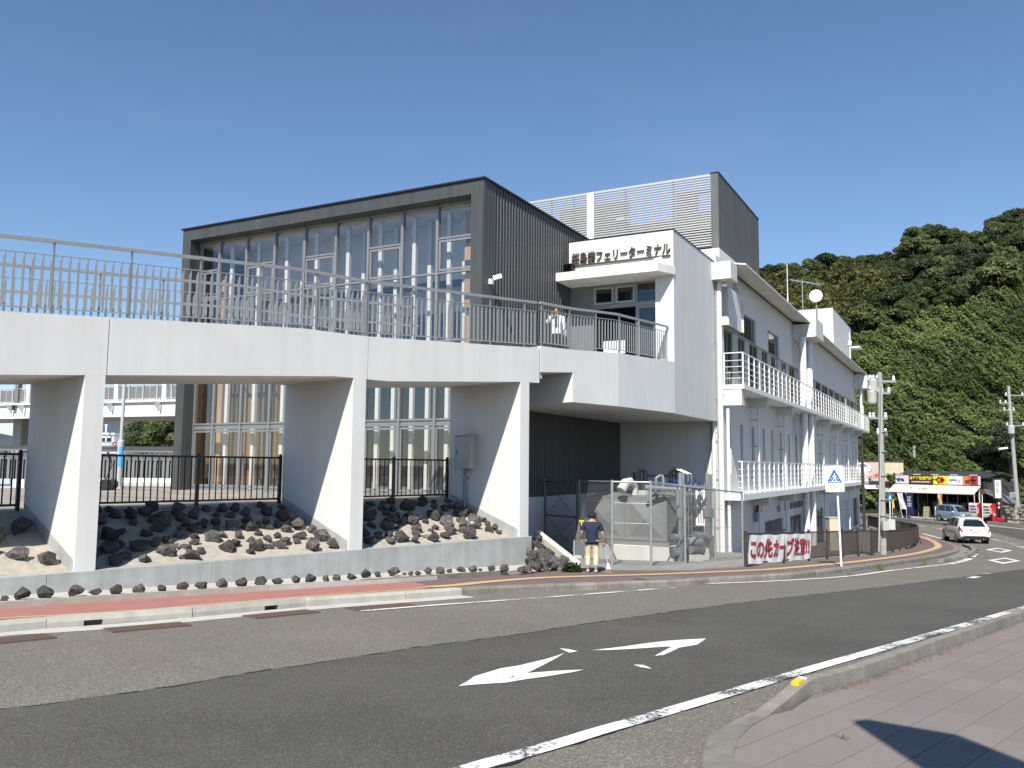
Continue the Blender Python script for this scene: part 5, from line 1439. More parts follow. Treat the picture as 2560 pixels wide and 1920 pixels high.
MB().prism([pl(x, y, -.004) for x, y in rrect(w2 + .008, h2 + .008, rr)], sn * .006).build('plate_border', flat('blue_grey_sign_edge', (.12, .2, .38)), sg)
MB().prism([pl(x, y, .0025) for x, y in rrect(w2, h2, rr)], sn * .004).build('plate', M['signwhite'], sg)
MB().prism([pl(x, y, .007) for x, y in ((-.19, -.11), (.19, -.11), (.2, -.09), (.02, .255), (-.02, .255), (-.2, -.09))], sn * .003).build('blue_triangle', M['signblue'], sg)
walker(pl(0, -.06, .0105), sx, sz_, .27, sg, M['signwhite'])
mb = MB()
for x0, x1, y in ((-.12, -.075, -.005), (.075, .12, -.005), (-.15, .15, -.085)): mb.prism([pl(x0, y, .0105), pl(x1, y, .0105), pl(x1, y + .018, .0105), pl(x0, y + .018, .0105)], sn * .003)
mb.build('road_stripe', M['signwhite'], sg)
text_on('lettering', 'この先70m', .1, flat('blue_grey_sign_print', (.1, .18, .36)), sg, pl(-.225, -.305, .009), sx, sz_, .002, width=.45, height=.1)
MB().bar(pl(-.1, .1, -.02), pl(.1, .1, -.02), .03, .03).build('bracket', M['steel'], sg)
# second sign beyond the pole
sb2 = G(2225.5, 1322); yy = sb2[1]
sg2 = thing('crossing_sign', 'small blue triangular crossing sign on a white post right of the utility pole', 'road sign', sb2, 'crossing signs')
tp = Yp(2225, 1232, yy)
MB().tube([sb2, tp], .035, 8).build('post', M['whitepipe'], sg2)
cx_ = Yp(2225, 1252, yy - .06); s_ = yy / 2140
MB().prism([cx_ + [-9.2 * s_, 0, 0], cx_ + [9.2 * s_, 0, 0], cx_ + [1 * s_, 0, 20.5 * s_], cx_ + [-1 * s_, 0, 20.5 * s_]], (0, .03, 0)).build('triangle_plate', M['signblue'], sg2)
walker(cx_ + [0, -.005, 2.5 * s_], (1, 0, 0), (0, 0, 1), 14 * s_, sg2, M['signwhite'])

# beige cabinet behind the fence
P = Yp(2086, 1345, 41.5)
bc = thing('beige_cabinet', 'tall beige metal cabinet standing behind the brown fence by the facade', 'cabinet', (P[0], P[1], gz(41.5)))
x0, x1 = Yp(2073.5, 1296, 41.5)[0], Yp(2098, 1296, 41.5)[0]; zt_ = Yp(2086, 1296, 41.5)[2]
MB().box(x0, x1, 41.5, 42.1, gz(41.5) - .3, zt_).build('body', M['beige'], bc, bevel=.02)
MB().box(x0 - .02, x1 + .02, 41.47, 42.13, zt_ + .002, zt_ + .04).build('top', M['beige'], bc)
MB().box(x1 - .12, x1 - .08, 41.48, 41.497, zt_ - .9, zt_ - .75).build('handle', M['black'], bc)

# ------------------------------------------------------------------ people
def skin(nodes, edges, levels=2):
    me = bpy.data.meshes.new('tmp'); keys = list(nodes)
    me.from_pydata([nodes[k][:3] for k in keys], [(keys.index(a), keys.index(b)) for a, b in edges], [])
    o = bpy.data.objects.new('tmp', me); COL.objects.link(o)
    md = o.modifiers.new('s', 'SKIN'); md.use_smooth_shade = True
    sv = me.skin_vertices[0].data
    for i, k in enumerate(keys):
        r = nodes[k][3:]; sv[i].radius = (r[0], r[1] if len(r) > 1 else r[0]); sv[i].use_root = (i == 0)
    o.modifiers.new('ss', 'SUBSURF').levels = levels
    dg = bpy.context.evaluated_depsgraph_get(); ev = o.evaluated_get(dg); m2 = ev.to_mesh()
    vs = [tuple(v.co) for v in m2.vertices]; fs = [tuple(p.vertices) for p in m2.polygons]
    ev.to_mesh_clear(); bpy.data.objects.remove(o); bpy.data.meshes.remove(me)
    return vs, fs
def part(name, nodes, edges, m, parent, levels=2, extra=()):
    mb = MB().add(*skin(nodes, edges, levels))
    for n_, e_ in extra: mb.add(*skin(n_, e_, 1))
    return mb.build(name, m, parent, smooth=True, local=True)
def hand(w, d, s=1.0, curl=.6, side=1):
    """palm and five fingers from wrist w towards d"""
    w, d = Vector(w), Vector(d).normalized(); x = d.cross(Vector((0, 1, 0))).normalized() * side; n = d.cross(x).normalized()
    out = []
    pal = w + d * .05 * s
    out.append(({'a': (*w, .022 * s, .016 * s), 'b': (*(w + d * .045 * s), .034 * s, .016 * s), 'c': (*(w + d * .085 * s), .036 * s, .014 * s)}, [('a', 'b'), ('b', 'c')]))
    for k, L_ in enumerate((.062, .07, .066, .05)):
        r = pal + d * .03 * s + x * (k - 1.5) * .019 * s
        a = r + d * L_ * .5 * s + n * .006 * s; b = a + (d * (1 - curl) + n * curl) * L_ * .45 * s; c = b + (d * (1 - curl * 1.5) + n * curl) * L_ * .3 * s
        out.append(({'a': (*r, .0095 * s), 'b': (*a, .009 * s), 'c': (*b, .0085 * s), 'd': (*c, .007 * s)}, [('a', 'b'), ('b', 'c'), ('c', 'd')]))
    t0 = w + d * .025 * s - x * .022 * s
    t1 = t0 + (d * .6 - x * .5 + n * .5) * .04 * s; t2 = t1 + (d * .8 + n * .4) * .03 * s
    out.append(({'a': (*t0, .011 * s), 'b': (*t1, .0105 * s), 'c': (*t2, .008 * s)}, [('a', 'b'), ('b', 'c')]))
    return out
skinm = mat('skin', (.42, .24, .16), .55)
navy = mat('navy_cloth', (.012, .018, .045), .85, var=.1, scale=8); creamc = mat('cream_cloth', (.62, .54, .37), .85, var=.06, scale=8)
shirtw = mat('white_shirt', (.74, .75, .78), .8); blackc = mat('black_cloth', (.014, .014, .016), .85)
shoew = mat('pale_shoe', (.5, .47, .42), .7)

# --- the cleaner, from behind
wp = G(1480, 1431); 
wk = thing('person', 'cleaner in navy shirt, cream trousers and black cap, seen from behind with broom and dustpan', 'person', wp, rz=math.radians(-8))
body = {'pel': (0, 0, .82, .13, .1), 'sp': (0, .02, 1.0, .13, .095), 'ch': (0, .05, 1.14, .15, .1), 'nk': (0, .09, 1.255, .05), 'hd': (.0, .12, 1.345, .07, .085), 'ht': (.0, .14, 1.43, .06, .07),
        'sl': (-.17, .05, 1.17, .06), 'el': (-.255, .02, .97, .042), 'wl': (-.25, .13, .80, .027), 'sr': (.17, .05, 1.17, .06), 'er': (.26, .02, .95, .042), 'wr': (.285, .10, .735, .027),
        'hl': (-.085, 0, .74, .085), 'kl': (-.10, .05, .42, .055), 'al': (-.10, -.01, .09, .04), 'tl': (-.115, .13, .035, .035), 'hr': (.085, 0, .74, .085), 'kr': (.10, .0, .42, .055), 'ar': (.095, -.08, .10, .04), 'tr': (.11, .06, .035, .035)}
be = [('pel', 'sp'), ('sp', 'ch'), ('ch', 'nk'), ('nk', 'hd'), ('hd', 'ht'), ('ch', 'sl'), ('sl', 'el'), ('el', 'wl'), ('ch', 'sr'), ('sr', 'er'), ('er', 'wr'), ('pel', 'hl'), ('hl', 'kl'), ('kl', 'al'), ('al', 'tl'), ('pel', 'hr'), ('hr', 'kr'), ('kr', 'ar'), ('ar', 'tr')]
part('body', body, be, skinm, wk, extra=hand((-.25, .13, .80), (-.0, .15, -1)) + hand((.285, .10, .735), (.05, .2, -1), side=-1))
part('shirt', {'pel': (0, 0, .84, .17, .125), 'hem': (0, 0, .76, .17, .125), 'sp': (0, .02, 1.0, .165, .125), 'ch': (0, .05, 1.13, .185, .125), 'nk': (0, .075, 1.225, .075), 'sl': (-.19, .05, 1.155, .078), 'el': (-.25, .03, .99, .062), 'sr': (.19, .05, 1.155, .078), 'er': (.255, .03, .98, .062)},
     [('pel', 'hem'), ('pel', 'sp'), ('sp', 'ch'), ('ch', 'nk'), ('ch', 'sl'), ('sl', 'el'), ('ch', 'sr'), ('sr', 'er')], navy, wk)
part('trousers', {'pel': (0, -.005, .80, .165, .125), 'waist': (0, 0, .90, .15, .115), 'hl': (-.09, 0, .68, .105), 'kl': (-.10, .045, .42, .078), 'al': (-.10, -.01, .13, .066), 'hr': (.09, 0, .68, .105), 'kr': (.10, .0, .42, .078), 'ar': (.095, -.075, .14, .066)},
     [('pel', 'waist'), ('pel', 'hl'), ('hl', 'kl'), ('kl', 'al'), ('pel', 'hr'), ('hr', 'kr'), ('kr', 'ar')], creamc, wk)
for s_, a in ((-1, (-.10, -.03, .045)), (1, (.095, -.10, .05))):
    part('shoe', {'a': (*a, .045), 'b': (a[0] + .005 * s_, a[1] + .1, .04, .045, .038), 'c': (a[0] + .012 * s_, a[1] + .19, .03, .036, .028)}, [('a', 'b'), ('b', 'c')], shoew, wk)
mb = MB().lathe([(.105, -.045), (.108, .0), (.1, .05), (.065, .085), (.01, .098)], (.0, .125, 1.385), 16)
mb.prism([(-.075, .2, 1.37), (.075, .2, 1.37), (.06, .30, 1.35), (0, .325, 1.345), (-.06, .30, 1.35)], (0, 0, .012)); mb.build('cap', blackc, wk, smooth=True, local=True)
part('hair', {'a': (0, .075, 1.29, .07, .06), 'b': (0, .09, 1.345, .082, .07)}, [('a', 'b')], mat('black_hair', (.02, .018, .016), .6), wk)
for s_ in (-1, 1): part('ear', {'a': (s_ * .085, .125, 1.33, .012, .02), 'b': (s_ * .088, .12, 1.36, .012, .02)}, [('a', 'b')], skinm, wk, 1)
part('nose', {'a': (0, .205, 1.325, .014), 'b': (0, .2, 1.355, .009)}, [('a', 'b')], skinm, wk, 1)
W2 = lambda x, y, z: np.array(wp) + np.array([x * math.cos(math.radians(-8)) - y * math.sin(math.radians(-8)), x * math.sin(math.radians(-8)) + y * math.cos(math.radians(-8)), z])
dp = thing('dustpan', 'dark grey long handled dustpan with yellow grip in the left hand of the cleaner', 'dustpan', W2(-.32, .1, .4))
MB().tube([W2(-.26, .17, .74), W2(-.265, .17, 1.22)], .013, 8).build('handle', M['whitepipe'], dp)
MB().bar(W2(-.33, .17, 1.23), W2(-.2, .17, 1.23), .05, .06).build('grip', flat('yellow_plastic', (.75, .42, .02)), dp, bevel=.012)
pq = [(-.44, .14), (-.15, .14), (-.17, .22), (-.42, .22)]
mb = MB(); mb.hexa([W2(x, y, .40) for x, y in ((-.43, .10), (-.16, .10), (-.16, .125), (-.43, .125))] + [W2(x, y, .75) for x, y in ((-.45, .13), (-.15, .13), (-.15, .155), (-.45, .155))])
mb.hexa([W2(x, y, z) for x, y, z in ((-.45, .13, .73), (-.15, .13, .73), (-.17, .3, .73), (-.43, .3, .73))] + [W2(x, y, z) for x, y, z in ((-.45, .13, .76), (-.15, .13, .76), (-.17, .3, .76), (-.43, .3, .76))])
mb.build('pan', flat('grey_plastic', (.10, .115, .12)), dp)
for x0, x1 in ((-.46, -.44), (-.155, -.135)): MB().hexa([W2(x, y, .39) for x, y in ((x0, .06), (x1, .06), (x1, .14), (x0, .14))] + [W2(x, y, .76) for x, y in ((x0, .1), (x1, .1), (x1, .3), (x0, .3))]).build('pan_side', flat('pale_grey_plastic', (.4, .42, .42)), dp)
brm = thing('broom', 'long broom with white ferrule and brown bristles in the right hand', 'broom', W2(.4, .1, 0))
MB().tube([W2(.21, .3, 1.1), W2(.30, .16, .64), W2(.40, -.02, .17)], .013, 8).build('shaft', flat('blue_grey_tube', (.3, .38, .45)), brm)
MB().hexa([W2(x, y, .09) for x, y in ((.34, -.06), (.46, -.06), (.46, -.0), (.34, -.0))] + [W2(x, y, .24) for x, y in ((.38, -.045), (.42, -.045), (.42, -.01), (.38, -.01))]).build('ferrule', M['whitepipe'], brm)
MB().hexa([W2(x, y, .0) for x, y in ((.30, -.09), (.50, -.09), (.50, -.0), (.30, -.0))] + [W2(x, y, .1) for x, y in ((.345, -.06), (.455, -.06), (.455, -.005), (.345, -.005))]).build('bristles', flat('brown_bristle', (.16, .075, .035)), brm)
tg = thing('litter_tongs', 'slim silver litter tongs held beside the right arm of the cleaner', 'tongs', W2(.27, .2, .9))
MB().tube([W2(.25, .22, .72), W2(.215, .26, 1.15)], .011, 6).build('shaft', M['inox'], tg)

# --- the man on the walkway holding a phone to his face
mp = Yp(1391, 769, 26.6); mp[2] = 4.945
mn = thing('person', 'man in white shirt and dark tie holding a phone to his face behind the railing', 'person', mp, rz=math.radians(172))
H = 1.0
body = {'pel': (0, 0, .95, .12, .09), 'sp': (0, -.01, 1.12, .115, .085), 'ch': (0, 0, 1.30, .14, .1), 'nk': (0, .01, 1.46, .05), 'hd': (0, .03, 1.56, .068, .085), 'ht': (0, .03, 1.65, .06, .07),
        'sl': (-.18, 0, 1.38, .06), 'el': (-.26, .02, 1.12, .042), 'wl': (-.25, .1, .90, .027), 'sr': (.18, 0, 1.38, .06), 'er': (.27, .12, 1.18, .042), 'wr': (.13, .2, 1.42, .027),
        'hl': (-.09, 0, .86, .085), 'kl': (-.10, .02, .5, .055), 'al': (-.10, -.02, .09, .04), 'tl': (-.115, .13, .035, .035), 'hr': (.09, 0, .86, .085), 'kr': (.10, .02, .5, .055), 'ar': (.10, -.02, .09, .04), 'tr': (.115, .13, .035, .035)}
part('body', body, be, skinm, mn, extra=hand((-.25, .1, .90), (-.0, .15, -1)) + hand((.13, .2, 1.42), (-.35, .0, 1), side=-1))
part('shirt', {'pel': (0, 0, .96, .155, .115), 'hem': (0, 0, .87, .155, .115), 'sp': (0, -.01, 1.12, .15, .11), 'ch': (0, 0, 1.30, .175, .125), 'nk': (0, .01, 1.43, .068), 'sl': (-.195, 0, 1.365, .078), 'el': (-.265, .02, 1.12, .06), 'wl': (-.252, .09, .94, .045), 'sr': (.195, 0, 1.365, .078), 'er': (.275, .12, 1.18, .06), 'wr': (.155, .19, 1.37, .045)},
     [('pel', 'hem'), ('pel', 'sp'), ('sp', 'ch'), ('ch', 'nk'), ('ch', 'sl'), ('sl', 'el'), ('el', 'wl'), ('ch', 'sr'), ('sr', 'er'), ('er', 'wr')], shirtw, mn)
part('trousers', {'pel': (0, 0, .93, .15, .115), 'waist': (0, 0, 1.03, .13, .10), 'hl': (-.09, 0, .80, .1), 'kl': (-.10, .02, .5, .07), 'al': (-.10, -.02, .1, .058), 'hr': (.09, 0, .80, .1), 'kr': (.10, .02, .5, .07), 'ar': (.10, -.02, .1, .058)},
     [('pel', 'waist'), ('pel', 'hl'), ('hl', 'kl'), ('kl', 'al'), ('pel', 'hr'), ('hr', 'kr'), ('kr', 'ar')], blackc, mn)
for s_ in (-1, 1): part('shoe', {'a': (s_ * .10, -.04, .045, .045), 'b': (s_ * .11, .07, .04, .045, .036), 'c': (s_ * .118, .17, .03, .034, .026)}, [('a', 'b'), ('b', 'c')], blackc, mn)
part('hair', {'a': (0, -.005, 1.60, .088, .085), 'b': (0, .0, 1.66, .085, .08), 'c': (0, .05, 1.685, .06, .05)}, [('a', 'b'), ('b', 'c')], mat('dark_hair', (.014, .012, .011), .6), mn)
for s_ in (-1, 1):
    part('ear', {'a': (s_ * .082, .02, 1.54, .012, .02), 'b': (s_ * .085, .015, 1.575, .012, .02)}, [('a', 'b')], skinm, mn, 1)
    MB().lathe([(.009, 0), (.009, .006)], (s_ * .032, .108, 1.575), 8).build('eye', blackc, mn, local=True)
part('nose', {'a': (0, .122, 1.545, .014), 'b': (0, .11, 1.575, .009)}, [('a', 'b')], skinm, mn, 1)
MB().box(-.028, .028, .100, .112, 1.500, 1.512).build('mouth', flat('lip', (.25, .1, .08)), mn, local=True)
MB().prism([(-.022, .128, 1.42), (.022, .128, 1.42), (.036, .13, 1.08), (0, .13, 1.02), (-.036, .13, 1.08)], (0, .008, 0)).build('tie', blackc, mn, local=True)
mr = Matrix.Rotation(math.radians(172), 3, 'Z'); MW = lambda x, y, z: np.array(mp) + np.array(mr @ Vector((x, y, z)))
ph = thing('phone', 'dark phone held up to the face of the man on the walkway', 'phone', MW(.08, .21, 1.53))
MB().bar(MW(.095, .2, 1.455), MW(.075, .2, 1.595), .07, .012, upv=(0, 1, 0)).build('phone_case', M['black'], ph)
bg_ = thing('shoulder_bag', 'white bag hanging on a black strap at the side of the man on the walkway', 'bag', MW(-.25, -.06, .95))
MB().tube([MW(-.27, -.05, 1.05), MW(-.2, .05, 1.43), MW(-.14, -.12, 1.42), MW(-.27, -.1, 1.05)], .02, 6).build('strap', blackc, bg_)
MB().prism([MW(-.31, -.17, .78), MW(-.31, .06, .78), MW(-.31, .03, 1.06), MW(-.31, -.14, 1.06)], MW(.07, 0, 0) - MW(0, 0, 0)).build('pouch', M['cloth'], bg_)

# ------------------------------------------------------------------ weeds at the path
def tuft(P, h, n, m, label, name='grass_tuft', spread=.5, width=.005, cat='grass tuft'):
    t = thing(name, label, cat, P); rnd = random.Random(int(P[0] * 1000)); mb = MB()
    for k in range(n):
        a = rnd.uniform(0, 6.3); b0 = np.array(P) + np.array([rnd.gauss(0, .05), rnd.gauss(0, .05), 0]); l = h * rnd.uniform(.5, 1.1); s = rnd.uniform(.1, spread)
        d = np.array([math.cos(a), math.sin(a), 0]); q = np.array([-d[1], d[0], 0]) * width
        p1 = b0 + d * l * s * .6 + [0, 0, l * .5]; p2 = b0 + d * l * s * 1.5 + [0, 0, l * rnd.uniform(.35, .9)]
        mb.add([b0 - q, b0 + q, p1 + q * .7, p1 - q * .7, p2], [(0, 1, 2, 3), (3, 2, 4)])
    mb.build('blades', m, t)
straw = leafmat('dry_grass', (.34, .28, .14), (.5, .44, .24)); greenl = leafmat('green_leaf', (.03, .07, .012), (.09, .17, .03))
tuft(G(2202, 1424, -.1), .42, 70, straw, 'dry straw coloured grass tuft growing at the kerb left of the crossing sign end', spread=.7)
tuft(G(2310, 1411, -.1), .5, 60, straw, 'dry grass tuft growing at the kerb near the curve of the footpath', spread=.6)
tuft(G(2125, 1438, -.1), .25, 26, straw, 'sparse dry weed in the gutter beside the crossing sign', spread=.9)
def bush(P, r, n, label):
    t = thing('weed_clump', label, 'weed', P); rnd = random.Random(3); mb = MB()
    for k in range(n):
        v = Vector((rnd.gauss(0, 1), rnd.gauss(0, 1), abs(rnd.gauss(0, .8)))); v = v.normalized() * r * rnd.uniform(.5, 1); c = np.array(P) + np.array(v) * [1, .8, .8]
        x = np.array([rnd.gauss(0, 1), rnd.gauss(0, 1), rnd.gauss(0, .5)]); x /= np.linalg.norm(x); y = np.cross(x, [rnd.gauss(0, 1), rnd.gauss(0, 1), 1]); y /= np.linalg.norm(y); s = rnd.uniform(.015, .035)
        mb.add([c - x * s * 2, c + y * s, c + x * s * 2, c - y * s], [(0, 1, 2, 3)])
    mb.build('leaves', greenl, t)
    MB().tube([np.array(P), np.array(P) + [0, 0, r * .6]], .01, 5).build('stem', M['soil'], t)
bush(G(1430, 1428, .02), .26, 420, 'bright green weed clump at the foot of the sloping coping')
# ------------------------------------------------------------------ utility poles and wires
def upole(name, label, base, top, r0, r1, m=M['pole']):
    t = thing(name, label, 'utility pole', base, 'utility poles'); MB().tube([base - np.array([0, 0, .3]), top], [r0, r1], 12).build('shaft', m, t, smooth=False); return t
PB = G(2208, 1386); py_ = PB[1]
PT = Yp(2199, 931, py_)
up1 = upole('utility_pole', 'tall concrete utility pole with transformers near the end of the terminal', PB, PT, .13, .095)
k_ = py_ / 2140
def U1(px, py, dy=0): return Yp(px, py, py_ + dy)
MB().tube([U1(2197, 1380, -.25), U1(2205, 960, -.2)], .03, 6).build('cable_pipe', M['greybox'], up1)
for y, a, b in ((953, 2170, 2238), (1045, 2172, 2218), (982, 2193, 2226), (1085, 2192, 2218)):
    MB().bar(U1(a, y), U1(b, y + 1), .08, .09).build('crossarm', M['steel'], up1)
    for q in (a + 3, a + 12, b - 4): MB().lathe([(.05, 0), (.065, .05), (.04, .1), (.06, .14), (.02, .2)], U1(q, y - 1.5), 8).build('insulator', M['signwhite'], up1)
for x, y in ((2182, 964), (2180, 992)):
    P = U1(x, y, -.1); MB().lathe([(.05, .3), (.15, .26), (.175, .2), (.175, -.22), (.15, -.28), (.08, -.3)], P, 14).build('transformer', M['greybox'], up1)
    for d in (-.12, 0, .12): MB().lathe([(.03, 0), (.045, .04), (.03, .1), (.02, .14)], P + [d, -.1, .28], 8).build('bushing', M['signwhite'], up1)
P0_, P1_ = U1(2204, 1302, -.3), U1(2226, 1326, -.3)
MB().box(P0_[0], P1_[0] - .1, py_ - .42, py_ - .2, P1_[2], P0_[2]).build('meter_box', M['greybox'], up1, bevel=.01); MB().box(P1_[0] - .09, P1_[0] + .2, py_ - .3, py_ - .05, P1_[2] + .02, P0_[2] + .05).build('meter_box', M['concl'], up1, bevel=.01)
for y in (1080, 1130, 1190, 1250, 1290): MB().lathe([(.17, 0), (.17, .04)], Yp(2206, y, py_), 12).build('band', M['steel'], up1)
y2 = 80.
PB2 = Yp(2544, 1262, y2); PT2 = Yp(2521, 965, y2)
up2 = upole('utility_pole', 'weathered utility pole at the right edge in front of the hillside', PB2, PT2, .2, .13, M['pole'])
U2 = lambda px, py, dy=0: Yp(px, py, y2 + dy)
for y, a, b in ((989, 2512, 2600), (1008, 2498, 2530), (1026, 2508, 2538), (1064, 2515, 2600)):
    MB().bar(U2(a, y), U2(b, y - .5), .09, .1).build('crossarm', M['steel'], up2)
    for q in (a + 3, b - 4, (a + b) / 2): MB().lathe([(.06, 0), (.09, .06), (.05, .12), (.08, .18), (.02, .26)], U2(q, y - 1), 8).build('insulator', M['signwhite'], up2)
P = U2(2528, 1074, -.3); MB().lathe([(.06, .45), (.26, .4), (.29, .3), (.29, -.35), (.24, -.42)], P, 14).build('transformer', M['greybox'], up2)
MB().bar(U2(2496, 1122, -.2), U2(2518, 1119.5, -.2), .25, .16).build('street_light', M['signwhite'], up2)
pb3 = G(2161, 1324); up3 = upole('utility_pole', 'slim dark brown pole just beyond the corner of the terminal', pb3, Yp(2154, 1085, pb3[1]), .12, .09, M['brownfence'])
def wire(label, A, B, sag, r=.018):
    pts = [np.array(A) + (np.array(B) - np.array(A)) * (k / 14) - np.array([0, 0, sag * 4 * (k / 14) * (1 - k / 14)]) for k in range(15)]
    o = MB().tube(pts, r, 5).build('overhead_wire', M['blackrub'], None); tag(o, label, 'wire', 'overhead wires')
far_ = Yp(2740, 955, 78)
wire('upper thin wire from the near concrete pole climbing to the upper right', U1(2174, 951), Yp(2760, 640, 70), .6, .012)
wire('second thin wire from the near concrete pole climbing to the upper right', U1(2236, 952), Yp(2790, 660, 72), .7, .012)
wire('dark wire between the two utility poles, the upper one', U1(2214, 1045), U2(2500, 1008), 1.2, .014)
wire('thick dark cable rising from the near pole toward the right pole', U1(2200, 1130), U2(2520, 1030), .8, .02)
wire('dark wire running right from the far utility pole', U2(2526, 1064), Yp(2800, 1060, 76), .4)
wire('wire from the near pole back to the terminal facade', U1(2196, 985), TE.p(.1, 50, 6.8), .3, .012)
wire('thin wire from the near pole down to the dark slim pole', U1(2200, 1084), Yp(2154, 1088, pb3[1]), .3, .012)

# ------------------------------------------------------------------ cars
def car(name, label, P, heading, st, wheels, wr, paint_, glass_m, wins, hw_out):
    """st: stations rear to front of four (x, y, z) points: sill, side, belt, roof edge"""
    t = thing(name, label, 'car', P, rz=-math.radians(heading))
    mb = MB(); n = len(st); R = []
    for s in st:
        half = [s[0], s[1], s[2], s[3], (s[3][0] * .45, s[3][1], s[3][2] + .028)]
        ring = [(-x, y, z) for x, y, z in half] + [(x, y, z) for x, y, z in half[::-1]]
        R.append(ring); mb.v += ring
    m_ = len(R[0])
    for i in range(n - 1):
        for j in range(m_ - 1): mb.f.append((i * m_ + j, i * m_ + j + 1, (i + 1) * m_ + j + 1, (i + 1) * m_ + j))
        mb.f.append((i * m_ + m_ - 1, i * m_, (i + 1) * m_, (i + 1) * m_ + m_ - 1))
    for i in (0, n - 1):
        for j in range(m_ // 2 - 1): mb.f.append((i * m_ + j, i * m_ + j + 1, i * m_ + m_ - 2 - j, i * m_ + m_ - 1 - j))
    mb.m = [0] * len(mb.f)
    me = mb.mesh('body', paint_)
    bm = bmesh.new(); bm.from_mesh(me); bmesh.ops.recalc_face_normals(bm, faces=bm.faces)
    bmesh.ops.subdivide_edges(bm, edges=bm.edges, cuts=1, use_grid_fill=True, smooth=0.0); bm.to_mesh(me); bm.free()
    me.polygons.foreach_set('use_smooth', [True] * len(me.polygons)); me.set_sharp_from_angle(angle=math.radians(48)); link('body', me, t)
    V = lambda p: np.array(p, float)
    def pane(nm, q, off, m, k=1):
        q = [V(p) for p in q]; c = sum(q) / 4; nn = np.cross(q[1] - q[0], q[3] - q[0]); nn /= np.linalg.norm(nn)
        if nn @ (c - np.array([0, 0, .8])) < 0: nn = -nn
        MB().prism([p + nn * (off - .012) for p in q], nn * .014).build(nm, m, t, local=True)
    for nm, i0, i1, f0, f1 in wins:
        for sgn in (-1, 1):
            g = lambda st_i, k, f: V(st[st_i][2]) * (1 - f) + V(st[st_i][3]) * f
            a, b = g(i0, 0, .1), g(i1, 0, .1); c, d = g(i1, 0, .9), g(i0, 0, .9)
            q = [a + (b - a) * f0, a + (b - a) * f1, d + (c - d) * f1, d + (c - d) * f0]
            q = [p * np.array([sgn, 1, 1]) for p in q]
            pane(nm, q, hw_out, glass_m)
    for x, y in wheels:
        for sgn in (-1, 1):
            w = thing('wheel', None, None, (0, 0, 0)); w.parent = t; w.location = (sgn * x, y, wr)
            mk = lambda r0, r1, x0, x1, nm, m: rep(nm, MB().lathe([(r0, x0), (r1, x0), (r1 * 1.02, (x0 + x1) / 2), (r1, x1), (r0, x1)], n=24).mesh(nm, m), w, Matrix.Rotation(math.radians(90) * sgn, 4, 'Y'))
            for nm, r0, r1, x0, x1, m in (('tyre', .2, wr, -.12, .10, M['blackrub']), ('rim', .02, wr * .64, -.02, .105, M['inox']), ('wheel_arch', .02, wr + .055, -.16, .07, M['black'])):
                o = link(nm, MB().lathe([(r0, x0), (r1, x0), (r1, x1), (r0, x1)], n=24).mesh(nm, m), w)
                o.matrix_basis = Matrix.Rotation(math.radians(90) * sgn, 4, 'Y')
    return t, pane
carw = mat('white_car_paint', (.8, .8, .79), .22, coat=.6); carb = mat('silver_blue_car_paint', (.25, .32, .41), .3, metal=.35, coat=.5)
cg = mat('car_glass', (.012, .015, .018), .06, spec=.8)
st = [((.80, -2.28, .40), (.90, -2.36, .74), (.84, -2.20, 1.06), (.60, -1.72, 1.56)),
      ((.90, -1.95, .34), (.945, -2.0, .76), (.90, -1.85, 1.07), (.65, -1.42, 1.63)),
      ((.91, -1.0, .30), (.955, -1.0, .76), (.91, -1.0, 1.05), (.68, -.85, 1.67)),
      ((.91, 0, .30), (.955, 0, .76), (.92, 0, 1.02), (.69, -.05, 1.66)),
      ((.91, .8, .30), (.955, .8, .76), (.91, .85, 1.0), (.66, .42, 1.58)),
      ((.90, 1.25, .32), (.945, 1.25, .75), (.86, 1.3, .99), (.74, 1.28, 1.03)),
      ((.88, 1.9, .34), (.92, 1.9, .70), (.80, 1.9, .90), (.55, 1.9, .94)),
      ((.74, 2.3, .36), (.80, 2.36, .60), (.72, 2.28, .78), (.50, 2.24, .82))]
cp = G(2413, 1355, RD); cp[2] = gz(cp[1]) + RD
suv, pane = car('white_car', 'white rounded five door car driving away round the bend, seen from behind', cp, 13, st, [(.83, -1.42), (.83, 1.42)], .36, carw, cg,
                [('quarter_window', 1, 2, .12, .92), ('door_window', 2, 3, .06, .96), ('door_window', 3, 4, .06, .95)], .012)
pane('rear_window', [(-.66, -2.135, 1.13), (.66, -2.135, 1.13), (.52, -1.80, 1.50), (-.52, -1.80, 1.50)], .03, cg)
pane('windscreen', [(-.70, 1.22, 1.06), (.70, 1.22, 1.06), (.58, .52, 1.54), (-.58, .52, 1.54)], .02, cg)
redl_ = mat('red_tail_light', (.45, .01, .012), .15)
for s in (-1, 1):
    MB().prism([(s * .93, -2.20, .80), (s * .70, -2.36, .80), (s * .86, -2.27, 1.10), (s * .915, -2.05, 1.12)], (0, -.035, .0)).build('tail_light', redl_, suv, local=True)
    MB().box(s * 1.0 - .09, s * 1.0 + .09, .70, .84, 1.0, 1.14).build('mirror', M['black'], suv, local=True, bevel=.02)
    MB().tube([(s * .45, -2.40, .35), (s * .45, -2.25, .35)], .04, 8).build('exhaust', M['insul'], suv, local=True)
MB().prism([(-.84, -2.33, .33), (.84, -2.33, .33), (.78, -2.385, .52), (.5, -2.39, .56), (-.5, -2.39, .56), (-.78, -2.385, .52)], (0, .06, 0)).build('bumper_skirt', M['blackrub'], suv, local=True)
MB().box(-.17, .17, -2.405, -2.36, .80, .965).build('number_plate', M['signwhite'], suv, local=True)
MB().box(-.30, .30, -2.39, -2.33, .975, 1.01).build('plate_trim', M['inox'], suv, local=True)
MB().box(-.42, .42, -1.84, -1.62, 1.595, 1.625).build('spoiler', carw, suv, local=True)
